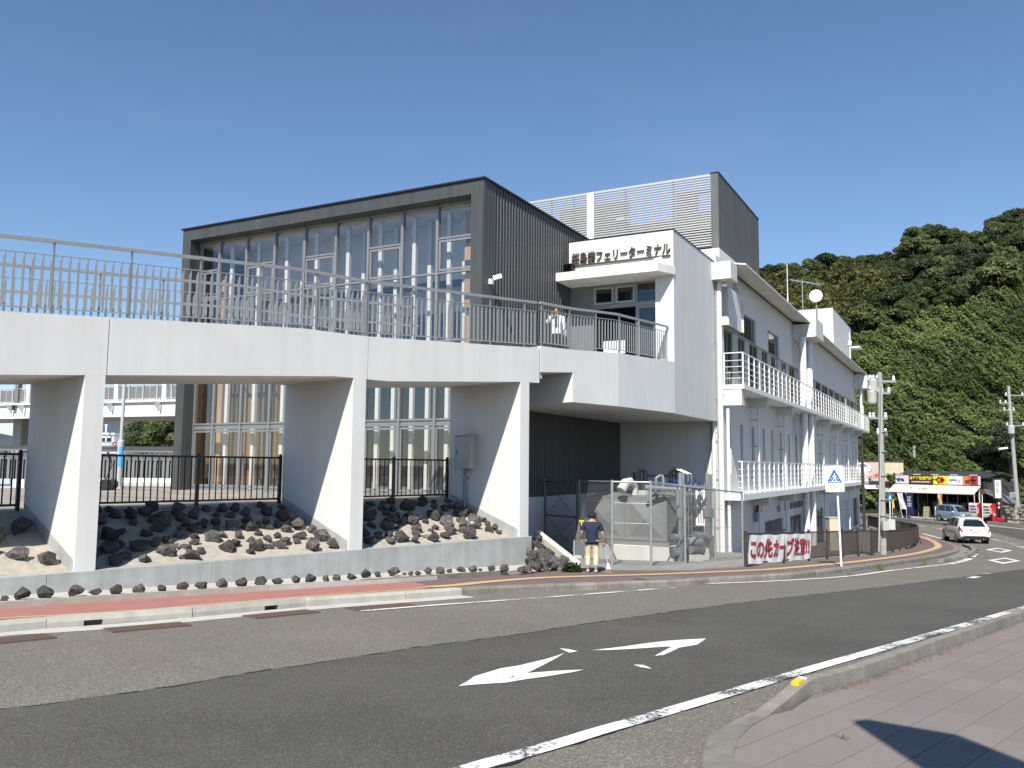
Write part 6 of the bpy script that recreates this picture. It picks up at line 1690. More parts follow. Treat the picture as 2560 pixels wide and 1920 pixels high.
MB().bar((.05, -2.18, 1.15), (.35, -2.12, 1.19), .015, .02).build('wiper', M['black'], suv, local=True)

sv = [((.66, -1.62, .36), (.70, -1.68, .7), (.69, -1.66, .98), (.60, -1.55, 1.55)),
      ((.70, -1.3, .30), (.735, -1.3, .7), (.725, -1.3, .98), (.63, -1.25, 1.60)),
      ((.70, -.4, .28), (.735, -.4, .7), (.725, -.4, .96), (.64, -.4, 1.62)),
      ((.70, .35, .28), (.735, .35, .7), (.72, .35, .95), (.63, .2, 1.60)),
      ((.70, .95, .30), (.735, .95, .7), (.70, .98, .96), (.58, .52, 1.52)),
      ((.70, 1.2, .32), (.73, 1.2, .68), (.68, 1.2, .94), (.60, 1.14, .99)),
      ((.66, 1.62, .34), (.70, 1.66, .55), (.66, 1.62, .78), (.55, 1.55, .84))]
vp = Yp(2386, 1296, 84.0); vp[2] = gz(vp[1]) + RD
van, pane = car('parked_car', 'small silver blue boxy car parked in front of the liquor shop', vp, 163, sv, [(.66, -1.15), (.66, 1.15)], .29, carb, cg,
                [('quarter_window', 0, 1, .25, .95), ('door_window', 1, 2, .06, .96), ('door_window', 2, 3, .06, .96), ('quarter_window', 3, 4, .1, .7)], .010)
pane('windscreen', [(-.62, 1.17, 1.0), (.62, 1.17, 1.0), (.53, .58, 1.48), (-.53, .58, 1.48)], .025, cg)
for s in (-1, 1):
    MB().prism([(s * .70, 1.50, .62), (s * .46, 1.67, .62), (s * .46, 1.655, .80), (s * .68, 1.5, .82)], (0, .03, 0)).build('headlight', M['signwhite'], van, local=True)
    MB().box(s * .80 - .07, s * .80 + .07, .62, .74, .93, 1.07).build('mirror', M['signwhite'], van, local=True, bevel=.02)
    MB().box(s * .736 - .006, s * .736 + .006, -.38, -.26, .78, .82).build('door_handle', M['inox'], van, local=True)
MB().box(-.17, .17, 1.665, 1.70, .40, .56).build('number_plate', flat('yellow_plate', (.75, .55, .03)), van, local=True)
MB().box(-.44, .44, 1.655, 1.69, .67, .75).build('grille', M['inox'], van, local=True); MB().box(-.5, .5, 1.66, 1.685, .27, .37).build('air_intake', M['black'], van, local=True)

# ------------------------------------------------------------------ shops at the foot of the hill
zr = lambda x, y: (2200 + .16275 * x, 1150 + .16275 * y)
SF = Frame((41.0, 92.0), math.degrees(math.atan2(7.5, 5.2)))
GZ = gz(88) + RD
A0 = SF.onB(*zr(240, 290), -.1)[0]; A1 = SF.onB(*zr(1540, 340), -.1)[0]
shop = thing('liquor_shop', 'low liquor shop with five coloured sign boards above a cream awning', 'shop', SF.p((A0 + A1) / 2, 0, GZ))
def sbx(nm, a0, a1, b0, b1, z0, z1, m, p=shop, bevel=0): return MB().box(a0, a1, b0, b1, z0, z1, SF).build(nm, m, p, bevel=bevel)
zs0 = SF.onB(*zr(820, 372), -.1)[1]; zs1 = SF.onB(*zr(820, 242), -.1)[1]
za1 = SF.onB(*zr(820, 392), -.2)[1]; za0 = SF.onB(*zr(820, 512), -1.3)[1]
sbx('back_wall', A0, A1 + .2, 3.0, 3.2, GZ - .2, zs1 - .2, M['ingrey']); sbx('side_wall', A0 - .1, A0 + .05, .1, 3, GZ - .2, zs1 - .1, M['brownfence']); sbx('side_wall', A1 + .15, A1 + .3, .1, 6, GZ - .2, zs1 - .5, M['brownfence'])
sbx('shop_floor', A0, A1 + .2, -.6, 3, GZ - .2, GZ + .12, M['conc'])
sbx('fascia', A0, A1, -.02, .1, za1 - .4, zs1, M['brownfence'])
bx_ = [SF.onB(*zr(x, 300), -.1)[0] for x in (240, 443, 816, 1041, 1271, 1390, 1506, 1540)]
cols = [flat('lilac_sign', (.62, .58, .68)), flat('dark_brown_sign', (.06, .015, .012)), flat('yellow_sign', (.78, .70, .03)), flat('white_sign', (.72, .74, .76)), flat('orange_sign', (.72, .20, .07)), flat('red_sign', (.55, .02, .03)), M['signwhite']]
for k in range(7): sbx('sign_board', bx_[k] + .01, bx_[k + 1] - .01, -.12, -.03, zs0, zs1, cols[k])
hs = zs1 - zs0
yl = flat('yellow_print', (.8, .68, .05)); wl = M['signwhite']
def stx(body, a0, a1, z0, z1, m, nm='lettering', b=-.125): text_on(nm, body, .5, m, shop, SF.p(a0, b, z0), SF.a, (0, 0, 1), .01, width=a1 - a0, height=z1 - z0, bold=.01)
stx('桜島', bx_[0] + .15, bx_[1] - .5, zs0 + .2 * hs, zs0 + .65 * hs, M['blackink'])
stx('本格焼酎専門店', bx_[1] + .08, bx_[2] - .08, zs0 + .48 * hs, zs0 + .92 * hs, yl); stx('SATSUMA SHOCHU', bx_[1] + .3, bx_[2] - .3, zs0 + .16 * hs, zs0 + .33 * hs, wl)
cx = (bx_[2] + bx_[3]) / 2; zc = (zs0 + zs1) / 2
for dx, m in ((-.16, M['blackink']), (.16, M['redink'])): MB().prism([SF.p(cx + dx - .36, -.125 - (.004 if dx > 0 else 0), zc), SF.p(cx + dx, -.125 - (.004 if dx > 0 else 0), zc - .4), SF.p(cx + dx + .36, -.125 - (.004 if dx > 0 else 0), zc), SF.p(cx + dx, -.125 - (.004 if dx > 0 else 0), zc + .4)], SF.b * -.004).build('diamond_emblem', m, shop)
stx('小', cx - .38, cx - .02, zc - .17, zc + .17, yl, b=-.14); stx('鹿', cx + .02, cx + .38, zc - .17, zc + .17, M['blackink'], b=-.14)
stx('さつま', bx_[3] + .2, bx_[4] - .2, zs0 + .25 * hs, zs0 + .6 * hs, flat('grey_print', (.35, .37, .4)))
stx('さつま', bx_[4] + .5, bx_[6] - .45, zs0 + .66 * hs, zs0 + .9 * hs, M['blackink']); stx('無双', bx_[4] + .2, bx_[6] - .2, zs0 + .1 * hs, zs0 + .6 * hs, M['blackink'])
for k in range(5):
    a = bx_[0] + .3 + k * (bx_[6] - bx_[0] - .9) / 4
    MB().bar(SF.p(a, -.5, zs1 + .12), SF.p(a + .75, -.5, zs1 + .12), .08, .06).build('sign_lamp', wl, shop); MB().bar(SF.p(a + .3, -.03, zs1 + .0), SF.p(a + .3, -.5, zs1 + .1), .03, .03).build('lamp_arm', M['black'], shop)
aw0, aw1 = A0 - .15, A1 + .05
aw = MB().prism([SF.p(aw0, -.15, za1), SF.p(aw0, -1.35, za0 + .1), SF.p(aw0, -1.35, za0), SF.p(aw0, -1.38, za0), SF.p(aw0, -1.38, za0 + .12), SF.p(aw0, -.15, za1 + .04)], SF.a * (aw1 - aw0)).build('awning', M['awning'], shop)
ad = np.array(SF.p(0, -1.37, za0 + .1)) - np.array(SF.p(0, -.15, za1)); au = -ad / np.linalg.norm(ad); hh_ = np.linalg.norm(ad)
def awt(body, f0, f1, t0, t1, m):
    o_ = np.array(SF.p(aw0 + (aw1 - aw0) * f0, -1.375, za0 + .12)) + au * hh_ * t0 + np.cross(SF.a, au) * .03
    text_on('lettering', body, .5, m, shop, o_, SF.a, au, .004, width=(aw1 - aw0) * (f1 - f0), height=hh_ * (t1 - t0))
gp_ = flat('faded_grey_print', (.33, .29, .25)); awt('いも焼酎', .3, .45, .25, .65, gp_)
MB().prism([np.array(SF.p(aw0 + (aw1 - aw0) * .25 + .16 * math.cos(k * .785), -1.375, za0 + .12)) + au * (hh_ * .5 + .1 * math.sin(k * .785)) + np.cross(SF.a, au) * .03 for k in range(8)], np.cross(SF.a, au) * .004).build('leaf_emblem', M['blackink'], shop)
for a in (aw0 + .1, SF.onB(*zr(900, 700), -1.3)[0], aw1 - .08): MB().tube([SF.p(a, -1.3, GZ), SF.p(a, -1.3, za0)], .035, 8).build('awning_post', M['whitepipe'], shop)
# glazed front
zd = za0 - .1
a = A0 + .2
k = 0
while a < A1 - .3:
    sbx('door_frame', a - .03, a + .03, .1, .18, GZ + .12, zd, M['alu'])
    if k not in (1,): sbx('pane', a + .035, min(a + 1.0, A1 - .1), .13, .145, GZ + .15, zd, M['glassd'])
    a += 1.04; k += 1
sbx('door_rail', A0 + .2, A1 - .1, .1, .18, zd + .002, zd + .1, M['alu'])
for k in range(8): sbx('shelf_goods', A0 + .6 + k * 1.05, A0 + 1.2 + k * 1.05, 1.6, 2.1, GZ + .13, GZ + .8 + .5 * (k % 3), [M['greybox'], M['brown'], M['cream'], M['inox']][k % 4])
mb = MB().prism([SF.p(A0 - .3, -.0, zs1 - .02), SF.p(A0 - .3, 3.0, zs1 + .42), SF.p(A0 - .3, 6, zs1 - .1), SF.p(A0 - .3, 6, zs1 - .2), SF.p(A0 - .3, 3.0, zs1 + .30), SF.p(A0 - .3, -.0, zs1 - .12)], SF.a * (A1 - A0 + 1.0)); mb.build('roof', M['roof'], shop)
for k in range(34):
    a = A0 - .25 + k * (A1 - A0 + .9) / 33
    MB().bar(SF.p(a, -.0, zs1 + .0), SF.p(a, 3.0, zs1 + .44), .1, .05).build('roof_tile_row', M['roof'], shop)
sbx('gable_wall', A1 + .3, A1 + .9, .5, 6.0, GZ - .2, zs1 - .6, M['roof'])
# lean-to with the vending machines on the right
lean = thing('lean_to_roof', 'small sloping tin roof over the vending machines right of the shop', 'roof', SF.p(A1 + 2, 1, GZ))
MB().prism([SF.p(A1 + .35, -1.2, za0 + .45), SF.p(A1 + 3.0, -1.0, za0 - .75), SF.p(A1 + 3.0, 1.5, za0 - .75), SF.p(A1 + .35, 1.5, za0 + .45)], (0, 0, .08)).build('roof_sheet', M['insul'], lean)
MB().box(A1 + .4, A1 + 2.9, 1.0, 1.1, GZ, za0 - .6, SF).build('back_panel', M['pink'], lean)
MB().box(A1 + .36, A1 + .42, -1.15, -1.09, GZ, za0 + .4, SF).build('post', M['whitepipe'], lean)
def vend(label, a, b, s=1.0):
    v = thing('vending_machine', label, 'vending machine', SF.p(a, b, GZ), 'red vending machines'); red = flat('red_vending_enamel', (.55, .015, .02), .35)
    vb = lambda nm, a0, a1, b0, b1, z0, z1, m: MB().box(a + a0, a + a1, b + b0, b + b1, GZ + z0, GZ + z1, SF).build(nm, m, v)
    vb('cabinet', -.5, .5, -.0, .72, .08, 1.85, red); vb('plinth', -.48, .48, .03, .7, -.05, .08, M['black'])
    vb('front_panel', -.46, .30, -.015, -.002, .75, 1.72, M['signwhite']); vb('top_sign', -.46, .46, -.015, -.002, 1.73, 1.83, M['signwhite'])
    for r in range(3):
        vb('display_shelf', -.42, .26, -.03, -.016, .86 + r * .28, 1.06 + r * .28, M['ingrey'])
        for k in range(6): vb('drink_sample', -.40 + k * .11, -.33 + k * .11, -.045, -.031, .88 + r * .28, 1.02 + r * .28, [M['redink'], M['cream'], M['signblue'], M['inox'], flat('green_can', (.02, .25, .05)), M['brown']][(k + r) % 6])
    vb('coin_panel', .33, .46, -.02, -.002, .85, 1.4, M['greybox']); vb('delivery_flap', -.36, .28, -.02, -.002, .2, .5, M['black']); vb('poster', -.42, .28, -.018, -.002, .53, .72, M['greybox'])
    return v
vend('red vending machine beside the parked car, half hidden behind it', SF.onB(*zr(1440, 700), -1.6)[0], -1.6)
v2 = vend('red vending machine at the right end under the lean-to roof', SF.onB(*zr(1640, 700), -1.6)[0], -1.6)
a_v = SF.onB(*zr(1640, 700), -1.6)[0]
MB().prism([SF.p(a_v + .503, -1.5, GZ + 1.2), SF.p(a_v + .503, -1.4, GZ + .95), SF.p(a_v + .503, -1.15, GZ + .8), SF.p(a_v + .503, -.95, GZ + .9), SF.p(a_v + .503, -1.15, GZ + .7), SF.p(a_v + .503, -1.48, GZ + .82)], SF.a * .006).build('white_swoosh', M['signwhite'], v2)
# flags, A boards, vertical sign
def nobori(label, x, y0, y1, w, m, lean_, txt=None, tm=None):
    a, z1 = SF.onB(*zr(x, y0), -1.7); z0 = SF.onB(*zr(x, y1), -1.7)[1]
    f = thing('banner_flag', label, 'flag', SF.p(a, -1.7, GZ), 'shop flags')
    MB().tube([SF.p(a + lean_, -1.7, GZ), SF.p(a, -1.7, z1 + .05)], .02, 6).build('pole', M['whitepipe'], f)
    P = lambda u, v: np.array(SF.p(a + u * w + lean_ * (1 - v) * .8, -1.72 + .03 * math.sin(u * 6 + v * 7), z0 + (z1 - z0) * v))
    mb = MB()
    for i in range(7):
        for j in range(13): mb.v.append(tuple(P(i / 6, j / 12)))
    for i in range(6):
        for j in range(12): mb.f.append((i * 13 + j, (i + 1) * 13 + j, (i + 1) * 13 + j + 1, i * 13 + j + 1)); mb.m.append(0)
    mb.build('flag_cloth', m, f, smooth=True)
    if txt:
        n = len(txt)
        for k, ch in enumerate(txt):
            text_on('lettering', ch, .4, tm, f, SF.p(a + w * .2, -1.765, z0 + (z1 - z0) * (.62 - .26 * k)), SF.a, (0, 0, 1), .004, width=w * .6, height=(z1 - z0) * .2)
nobori('white leaning banner flag at the left of the shop front', 265, 505, 750, .55, M['cloth'], .5)
nobori('navy banner flag with white characters in front of the shop door', 395, 500, 840, .78, flat('navy_flag_cloth', (.012, .015, .07), .85), .02, '正宗', M['signwhite'])
nobori('orange narrow banner flag behind the parked car roof', 905, 520, 720, .3, flat('orange_flag_cloth', (.75, .36, .02), .85), .0)
nobori('yellow banner flag left of the shop near the small blue sign', 185, 600, 740, .25, flat('yellow_flag_cloth', (.75, .5, .03), .85), .0)
def aboard(label, x, y0, y1, w, m):
    a, z1 = SF.onB(*zr(x, y0), -2.0); f = thing('a_frame_board', label, 'sign board', SF.p(a, -2, GZ)); h = z1 - GZ
    MB().hexa([SF.p(a - w / 2, -2.15, GZ + .25), SF.p(a + w / 2, -2.15, GZ + .25), SF.p(a + w / 2, -2.12, GZ + .25), SF.p(a - w / 2, -2.12, GZ + .25), SF.p(a - w / 2, -2.02, z1), SF.p(a + w / 2, -2.02, z1), SF.p(a + w / 2, -1.99, z1), SF.p(a - w / 2, -1.99, z1)]).build('board', m, f)
    for s in (-1, 1):
        MB().bar(SF.p(a + s * w / 2, -2.18, GZ), SF.p(a + s * w / 2, -2.0, z1), .03, .03).build('leg', M['alu'], f); MB().bar(SF.p(a + s * w / 2, -1.7, GZ), SF.p(a + s * w / 2, -2.0, z1), .03, .03).build('leg', M['alu'], f)
aboard('folding board with olive green face in front of the shop door', 715, 715, 880, .62, flat('olive_board', (.28, .27, .14)))
aboard('white narrow board just left of the parked car', 865, 715, 880, .25, M['signwhite'])
vs_ = thing('vertical_shop_sign', 'tall white vertical shop sign on a dark post beside the hillside', 'sign', Yp(2502, 1300, 79))
q0_, q1_ = Yp(2487, 1246, 79), Yp(2501, 1199, 79)
MB().box(q0_[0], q1_[0] + .1, 79, 79.25, q0_[2], q1_[2]).build('frame', M['insul'], vs_); MB().box(q0_[0] + .06, q1_[0] - .02, 78.98, 78.998, q0_[2] + .06, q1_[2] - .06).build('sign_face', M['signwhite'], vs_)
MB().tube([Yp(2503, 1310, 79.15), Yp(2503, 1246, 79.15)], .09, 8).build('post', M['brownfence'], vs_)
for k, ch in enumerate('月香'): text_on('lettering', ch, .4, M['blackink'] if k == 0 else M['redink'], vs_, (q0_[0] + .1, 78.97, q1_[2] - .72 - k * .55), (1, 0, 0), (0, 0, 1), .004, width=.3, height=.48)
lan = thing('paper_lantern_sign', 'small dark sign with white notes below the vertical shop sign', 'sign', Yp(2497, 1290, 79.4))
MB().box(*(lambda a, b: (a[0], b[0], 79.3, 79.4, b[2], a[2]))(Yp(2491, 1250, 79.3), Yp(2506, 1296, 79.3))).build('board', M['black'], lan)
for y in (1258, 1268): P = Yp(2498, y, 79.3); MB().box(P[0] - .12, P[0] + .12, 79.27, 79.298, P[2] - .12, P[2] + .1).build('note', M['cream'], lan)
rd = thing('red_crate', 'low red crate on the ground right of the vending machines', 'crate', Yp(2502, 1304, 79)); P = Yp(2502, 1303, 79)
MB().box(P[0] - .45, P[0] + .3, 78.8, 79.2, P[2], P[2] + .28).build('crate_body', M['redink'], rd)
for k in range(3): MB().box(P[0] - .4 + k * .25, P[0] - .24 + k * .25, 78.78, 78.798, P[2] + .06, P[2] + .22).build('crate_opening', M['black'], rd)
rs = thing('round_sign', 'round dark brown sign on a white post before the red machine', 'road sign', Yp(2456, 1306, 78.5)); P = Yp(2455, 1229, 78.5)
MB().tube([Yp(2457, 1306, 78.5), P], .035, 8).build('post', M['whitepipe'], rs)
rep('disc', MB().lathe([(.0, -.01), (.26, -.01), (.26, .01), (0, .01)], n=20).mesh('disc', M['brown']), rs, Matrix.Translation(P - np.array([0, .06, 0])) @ Matrix.Rotation(math.pi / 2, 4, 'X'))
cm = thing('traffic_mirror', 'grey box shaped mirror on a post at the foot of the hillside', 'mirror', Yp(2535, 1262, 77)); a_, b__ = Yp(2526, 1244, 77), Yp(2541, 1231, 77)
MB().box(a_[0], b__[0], 77, 77.2, a_[2], b__[2]).build('mirror_box', M['greybox'], cm); MB().box(a_[0] + .05, b__[0] - .05, 76.98, 76.998, a_[2] + .05, b__[2] - .05).build('glass', M['inox'], cm); MB().tube([Yp(2540, 1300, 77.25), Yp(2540, 1240, 77.25)], .06, 8).build('post', M['pole'], cm)
# dry stone wall at the far right
sw = thing('stone_wall', 'low rough stone wall at the foot of the slope on the far right', 'wall', Yp(2550, 1300, 78.5)); rnd = random.Random(5)
SM = [rock_mesh(60 + i, mat('wall_stone_%d' % i, (.15 + .02 * i, .14 + .018 * i, .11 + .012 * i), .95, var=.3, scale=4), (1, .8, .75)) for i in range(3)]
for k in range(46):
    P = Yp(2508 + rnd.uniform(0, 100), 1302 - (k % 5) * 8 - rnd.uniform(0, 5), 78.8 + (k % 5) * .25); o = rep('stone', rnd.choice(SM), sw, Matrix.Translation(P) @ Matrix.Rotation(rnd.uniform(0, 6), 4, 'Z') @ Matrix.Diagonal((.75, .6, .5, 1)))
struct(MB().bar(Yp(2470, 1307, 76), Yp(2640, 1325, 70), .3, .3).build('far_kerb_line', M['kerbd']))

# bicycle shop with a painted wall
z7f = lambda x, y: (1960 + .2712 * x, 1050 + .2712 * y)
BF_ = Frame(Yp(2140, 1300, 100), 14)
bic = thing('bicycle_shop', 'cream and pink rental bicycle shop with a white car painted on its wall', 'shop', BF_.p(3, 0, gz(100)))
ab_ = lambda x, y, b=0: BF_.onB(*z7f(x, y), b)
x0 = ab_(600, 400)[0]; xm = ab_(925, 400)[0]; x1 = ab_(1100, 400)[0]; zt2 = ab_(900, 386)[1]; zb3 = ab_(900, 568)[1]
def bbx(nm, a0, a1, b0, b1, z0, z1, m): return MB().box(a0, a1, b0, b1, z0, z1, BF_).build(nm, m, bic)
bbx('upper_wall', x0, xm - .002, 0, 5, zb3, zt2, M['pink']); bbx('upper_wall', xm, x1, .02, 5, zb3 - 1.2, zt2, M['cream']); bbx('wall_cap', x0 - .05, x1 + .1, -.06, 5.05, zt2 + .002, zt2 + .12, M['brown'])
bbx('canopy', x0, ab_(985, 570)[0], -.6, .0, zb3 - .08, zb3 + .08, M['brown']); bbx('lower_wall', x0, x1 - 1, .3, 5, gz(100) - .3, zb3 - .02, M['ingrey'])
sz0, sz1 = ab_(820, 635, -.3)[1], ab_(820, 575, -.3)[1]
bbx('sign_board', ab_(690, 600)[0], ab_(885, 600)[0], -.32, -.25, sz0, sz1, M['signwhite'])
text_on('lettering', 'サイクルBicycle', .5, M['blackink'], bic, BF_.p(ab_(640, 600)[0], -.325, sz0 + .35), BF_.a, (0, 0, 1), .01, width=ab_(878, 600)[0] - ab_(640, 600)[0], height=(sz1 - sz0) * .5)
for xa, xb in ((770, 830), (835, 875)):
    a0, a1 = ab_(xa, 700)[0], ab_(xb, 700)[0]; bbx('door_pane', a0, a1, .27, .298, gz(100), ab_(800, 690)[1], M['black'] if xa == 770 else M['signwhite'])
bbx('shop_sign', ab_(765, 670)[0], ab_(862, 670)[0], .25, .298, ab_(800, 685)[1], ab_(800, 665)[1], M['brown'])
# the white car painted on the wall: flat picture
def pic(nm, pts, m, o=-.004): MB().prism([BF_.p(ab_(*q)[0], o, ab_(*q)[1]) for q in pts], BF_.b * -.004).build(nm, m, bic)
pic('painted_car', [(690, 400), (740, 395), (790, 418), (808, 440), (806, 470), (780, 478), (700, 470), (690, 465)], M['signwhite']); pic('painted_windscreen', [(693, 408), (735, 402), (768, 418), (755, 432), (693, 428)], M['ingrey'], -.009)
def ringpic(x, y, r, m): 
    a, z = ab_(x, y); s = r * .2712 * 100 / 2140
    MB().tube([BF_.p(a + s * math.cos(k * .3307), -.02, z + s * math.sin(k * .3307)) for k in range(20)], .03, 4).build('painted_wheel', m, bic)
ringpic(787, 460, 17, M['black'])
for x, y in ((765, 530), (793, 530)): ringpic(x, y, 12, M['brown'])
for x, y in ((835, 520), (866, 512)): ringpic(x, y, 14, M['redink'])
pic('painted_frame', [(765, 530), (778, 515), (793, 530), (778, 528)], M['brown'], -.012); pic('painted_frame', [(835, 520), (848, 492), (866, 512), (850, 515)], M['redink'], -.012)
hs_ = thing('tiled_house', 'dark tiled roof of a low house between the two shops', 'house', Yp(2300, 1250, 100))
a_, b__ = Yp(2258, 1205, 103), Yp(2420, 1180, 100)
MB().prism([Yp(2225, 1196, 101), Yp(2262, 1166, 105), Yp(2300, 1164, 105), Yp(2345, 1182, 101)], (1, 3.5, 0)).build('roof', M['roof'], hs_)
MB().box(Yp(2235, 1200, 102)[0], Yp(2340, 1200, 102)[0], 102, 105, gz(100) - .2, Yp(2300, 1192, 102)[2]).build('wall', M['ingrey'], hs_)
for x, t_, yb in ((2285, 1115, 1166), (2222, 1140, 1166), (2183, 1140, 1160)):
    o = thing('short_post', f'{"tall" if t_ < 1120 else "stubby"} grey concrete post on the slope above the {"tiled house" if x > 2250 else ("cream wall" if x > 2200 else "pink wall")}', 'post', Yp(x, yb, 106)); MB().tube([Yp(x, yb + 20, 106), Yp(x, t_, 106)], .16, 8).build('shaft', M['pole'], o)

# potted plant by the sign
pt = thing('potted_plant', 'small potted shrub beside the yellow flag left of the liquor shop', 'plant', SF.p(A0 - .3, -1.2, GZ))
MB().lathe([(.16, 0), (.2, .3), (.22, .32)], SF.p(A0 - .3, -1.2, GZ), 12).build('pot', M['greybox'], pt)
rnd = random.Random(8); mb = MB()
for k in range(240):
    c = np.array(SF.p(A0 - .3, -1.2, GZ + .75)) + np.array([rnd.gauss(0, .2), rnd.gauss(0, .2), rnd.gauss(0, .22)]); x = np.array([rnd.gauss(0, 1), rnd.gauss(0, 1), rnd.gauss(0, 1)]); x /= np.linalg.norm(x); y = np.cross(x, [.3, .5, 1]); y /= np.linalg.norm(y)
    mb.add([c - x * .07, c + y * .04, c + x * .07, c - y * .04], [(0, 1, 2, 3)])
mb.build('foliage', greenl, pt)

# ------------------------------------------------------------------ left background: white ferry gangway and harbour
q0, q1 = Yp(0, 1015, 64), Yp(436, 996.4, 58)
LH = math.degrees(math.atan2(-(q1[1] - q0[1]), q1[0] - q0[0]))
LF = Frame(q0, LH); LL_ = np.linalg.norm((q1 - q0)[:2]); dz0 = 5.93
gw = thing('ferry_gangway', 'white steel ferry gangway bridge with panelled railings in the background', 'bridge', LF.p(6, 0, dz0))
lbx = lambda nm, a0, a1, b0, b1, z0, z1, m, p=None: MB().box(a0, a1, b0, b1, z0, z1, LF).build(nm, m, p or gw)
wg = M['whitepipe']
lbx('girder', -25, 30, 0, .3, dz0 - 1.06, dz0 - .14, wg); lbx('girder_flange', -25, 30, -.2, .4, dz0 - .138, dz0, wg); lbx('girder_flange', -25, 30, -.12, .4, dz0 - 1.12, dz0 - 1.062, wg)
lbx('deck', -25, 30, .41, 6, dz0 - .5, dz0 - .1, M['ingrey']); lbx('girder', -25, 30, 6.01, 6.3, dz0 - 1.06, dz0, wg)
k = -8
while k < 20:
    lbx('rail_post', k * 1.25 - .05, k * 1.25 + .05, -.02, .08, dz0 + .002, dz0 + 1.05, M['louvre'])
    lbx('rail_panel', k * 1.25 + .09, k * 1.25 + 1.16, .02, .05, dz0 + .14, dz0 + .98, M['insul']); lbx('panel_bar', k * 1.25 + .6, k * 1.25 + .64, -.0, .018, dz0 + .14, dz0 + .98, M['louvre'])
    k += 1
lbx('top_rail', -10, 25, -.03, .1, dz0 + 1.052, dz0 + 1.12, M['louvre'])
lbx('bottom_rail', -10, 25, -.03, .1, dz0 + .08, dz0 + .13, M['louvre'])
for px in (70, 290, 410, 42):
    a = LF.onB(px, 980, -.1)[0]; m_ = wg if px != 42 else M['ingrey']
    lbx('mast', a - .17, a + .17, -.12, .2, dz0 + .003, dz0 + 3.5, m_)
    MB().prism([LF.p(a - .3, -.2, dz0 - .14), LF.p(a - .3, -.75, dz0 - .14), LF.p(a - .3, -.2, dz0 - .8)], LF.a * .1).build('bracket', wg, gw)
a = LF.onB(40, 1025, 0)[0]; lbx('junction_plate', a - .2, a + .12, -.24, -.2, dz0 - .5, dz0 - .12, M['black'])
pc = thing('bridge_pier', 'grey concrete pier standing below the white gangway on the left', 'pier', Yp(42, 1100, 67)); P, Q = Yp(30, 1110, 66), Yp(54, 1067, 66)
MB().box(P[0], Q[0], 66, 67.5, -3, dz0 - .6).build('shaft', M['conc'], pc); MB().box(P[0] - .4, Q[0] + .4, 65.8, 67.7, dz0 - .6, dz0 - .5).build('cap', M['conc'], pc)
# light pole on the plaza
LPb = Zp(296, 1221, .665)
lpz = thing('lamp_post', 'slim grey lamp post with a thicker foot and a blue sleeve on the plaza', 'lamp post', LPb)
yl_ = LPb[1]; tpz = Yp(312, 955, yl_)
MB().tube([LPb, Yp(303, 1104, yl_)], .115, 12).build('foot', M['louvre'], lpz); MB().tube([Yp(303, 1104, yl_), Yp(303, 1099, yl_)], [.115, .07], 12).build('collar', M['louvre'], lpz); MB().tube([Yp(303, 1100, yl_), tpz], .065, 10).build('shaft', M['louvre'], lpz)
MB().tube([Yp(299.5, 1165, yl_) + [.02, -.012, 0], Yp(302, 1117, yl_) + [.02, -.012, 0]], .11, 12).build('blue_sleeve', flat('sky_blue_print', (.06, .38, .72)), lpz)
MB().box(LPb[0] - .17, LPb[0] + .17, LPb[1] - .17, LPb[1] + .17, .66, .71).build('base_plate', M['louvre'], lpz)
MB().bar(tpz, tpz + [0, 0, .3], .2, .2).build('lamp_head', M['louvre'], lpz)
# white plaza edging, dark slatted fence, dark canopy beam
def hfence(label, xa, xb, y, z0, z1):
    f = thing('slatted_fence', label, 'fence', Yp((xa + xb) / 2, 1200, y), 'dark slatted fences')
    a, b = Yp(xa, 1180, y)[0], Yp(xb, 1180, y)[0]
    MB().box(a, b, y, y + .06, z1 + .01, z1 + .08).build('top_rail', M['ingrey'], f); MB().box(a, b, y + .1, y + .12, z0 + .02, z1).build('screen', M['ingrey'], f)
    sl_ = MB().box(-.05, .05, 0, .05, z0 + .15, z1).mesh('slat', M['insul']); x = a
    while x < b: rep('slat', sl_, f, Matrix.Translation((x, y, 0))); x += .19
    for k in range(int((b - a) / 1.5) + 1): MB().box(a + k * 1.5, a + k * 1.5 + .09, y - .03, y + .0, z0, z1 + .35).build('post', M['ingrey'], f)
    MB().box(a, b, y - .06, y - .031, z1 + .35, z1 + .43).build('handrail', M['ingrey'], f)
    MB().box(a, b, y - .02, y - .0, z0 + .1, z0 + .25).build('bottom_rail', M['signwhite'], f)
hfence('dark slatted fence at the back of the plaza beyond the lamp post', 225, 452, 38, .665, 1.75)
hfence('dark slatted fence at the back of the plaza at the left edge', -60, 66, 36, .665, 1.75)
we = thing('plaza_edging', 'low white edging block along the back of the plaza', 'edging', Yp(350, 1215, 36.6)); P, Q = Yp(300, 1212, 36.6), Yp(446, 1212, 36.6)
MB().box(P[0], Q[0], 36.6, 36.9, .66, 1.0).build('block', M['signwhite'], we); MB().box(P[0], Q[0], 36.45, 36.59, .66, .80).build('step', M['concl'], we)
we = thing('plaza_edging', 'low white and blue edging at the left edge of the plaza', 'edging', Yp(20, 1215, 33)); P, Q = Yp(-50, 1212, 33), Yp(60, 1212, 33)
MB().box(P[0], Q[0], 33, 33.4, .66, .98).build('block', M['signwhite'], we); MB().box(P[0], Q[0] - .5, 32.9, 32.99, .8, 1.0).build('blue_band', flat('pale_blue_paint', (.42, .5, .6)), we)
sh = thing('harbour_shelter', 'long low white harbour shelter with a dark flat roof behind the plaza', 'shelter', (-20, 55, 0))
P, Q = Yp(-80, 1124, 55), Yp(452, 1124, 55)
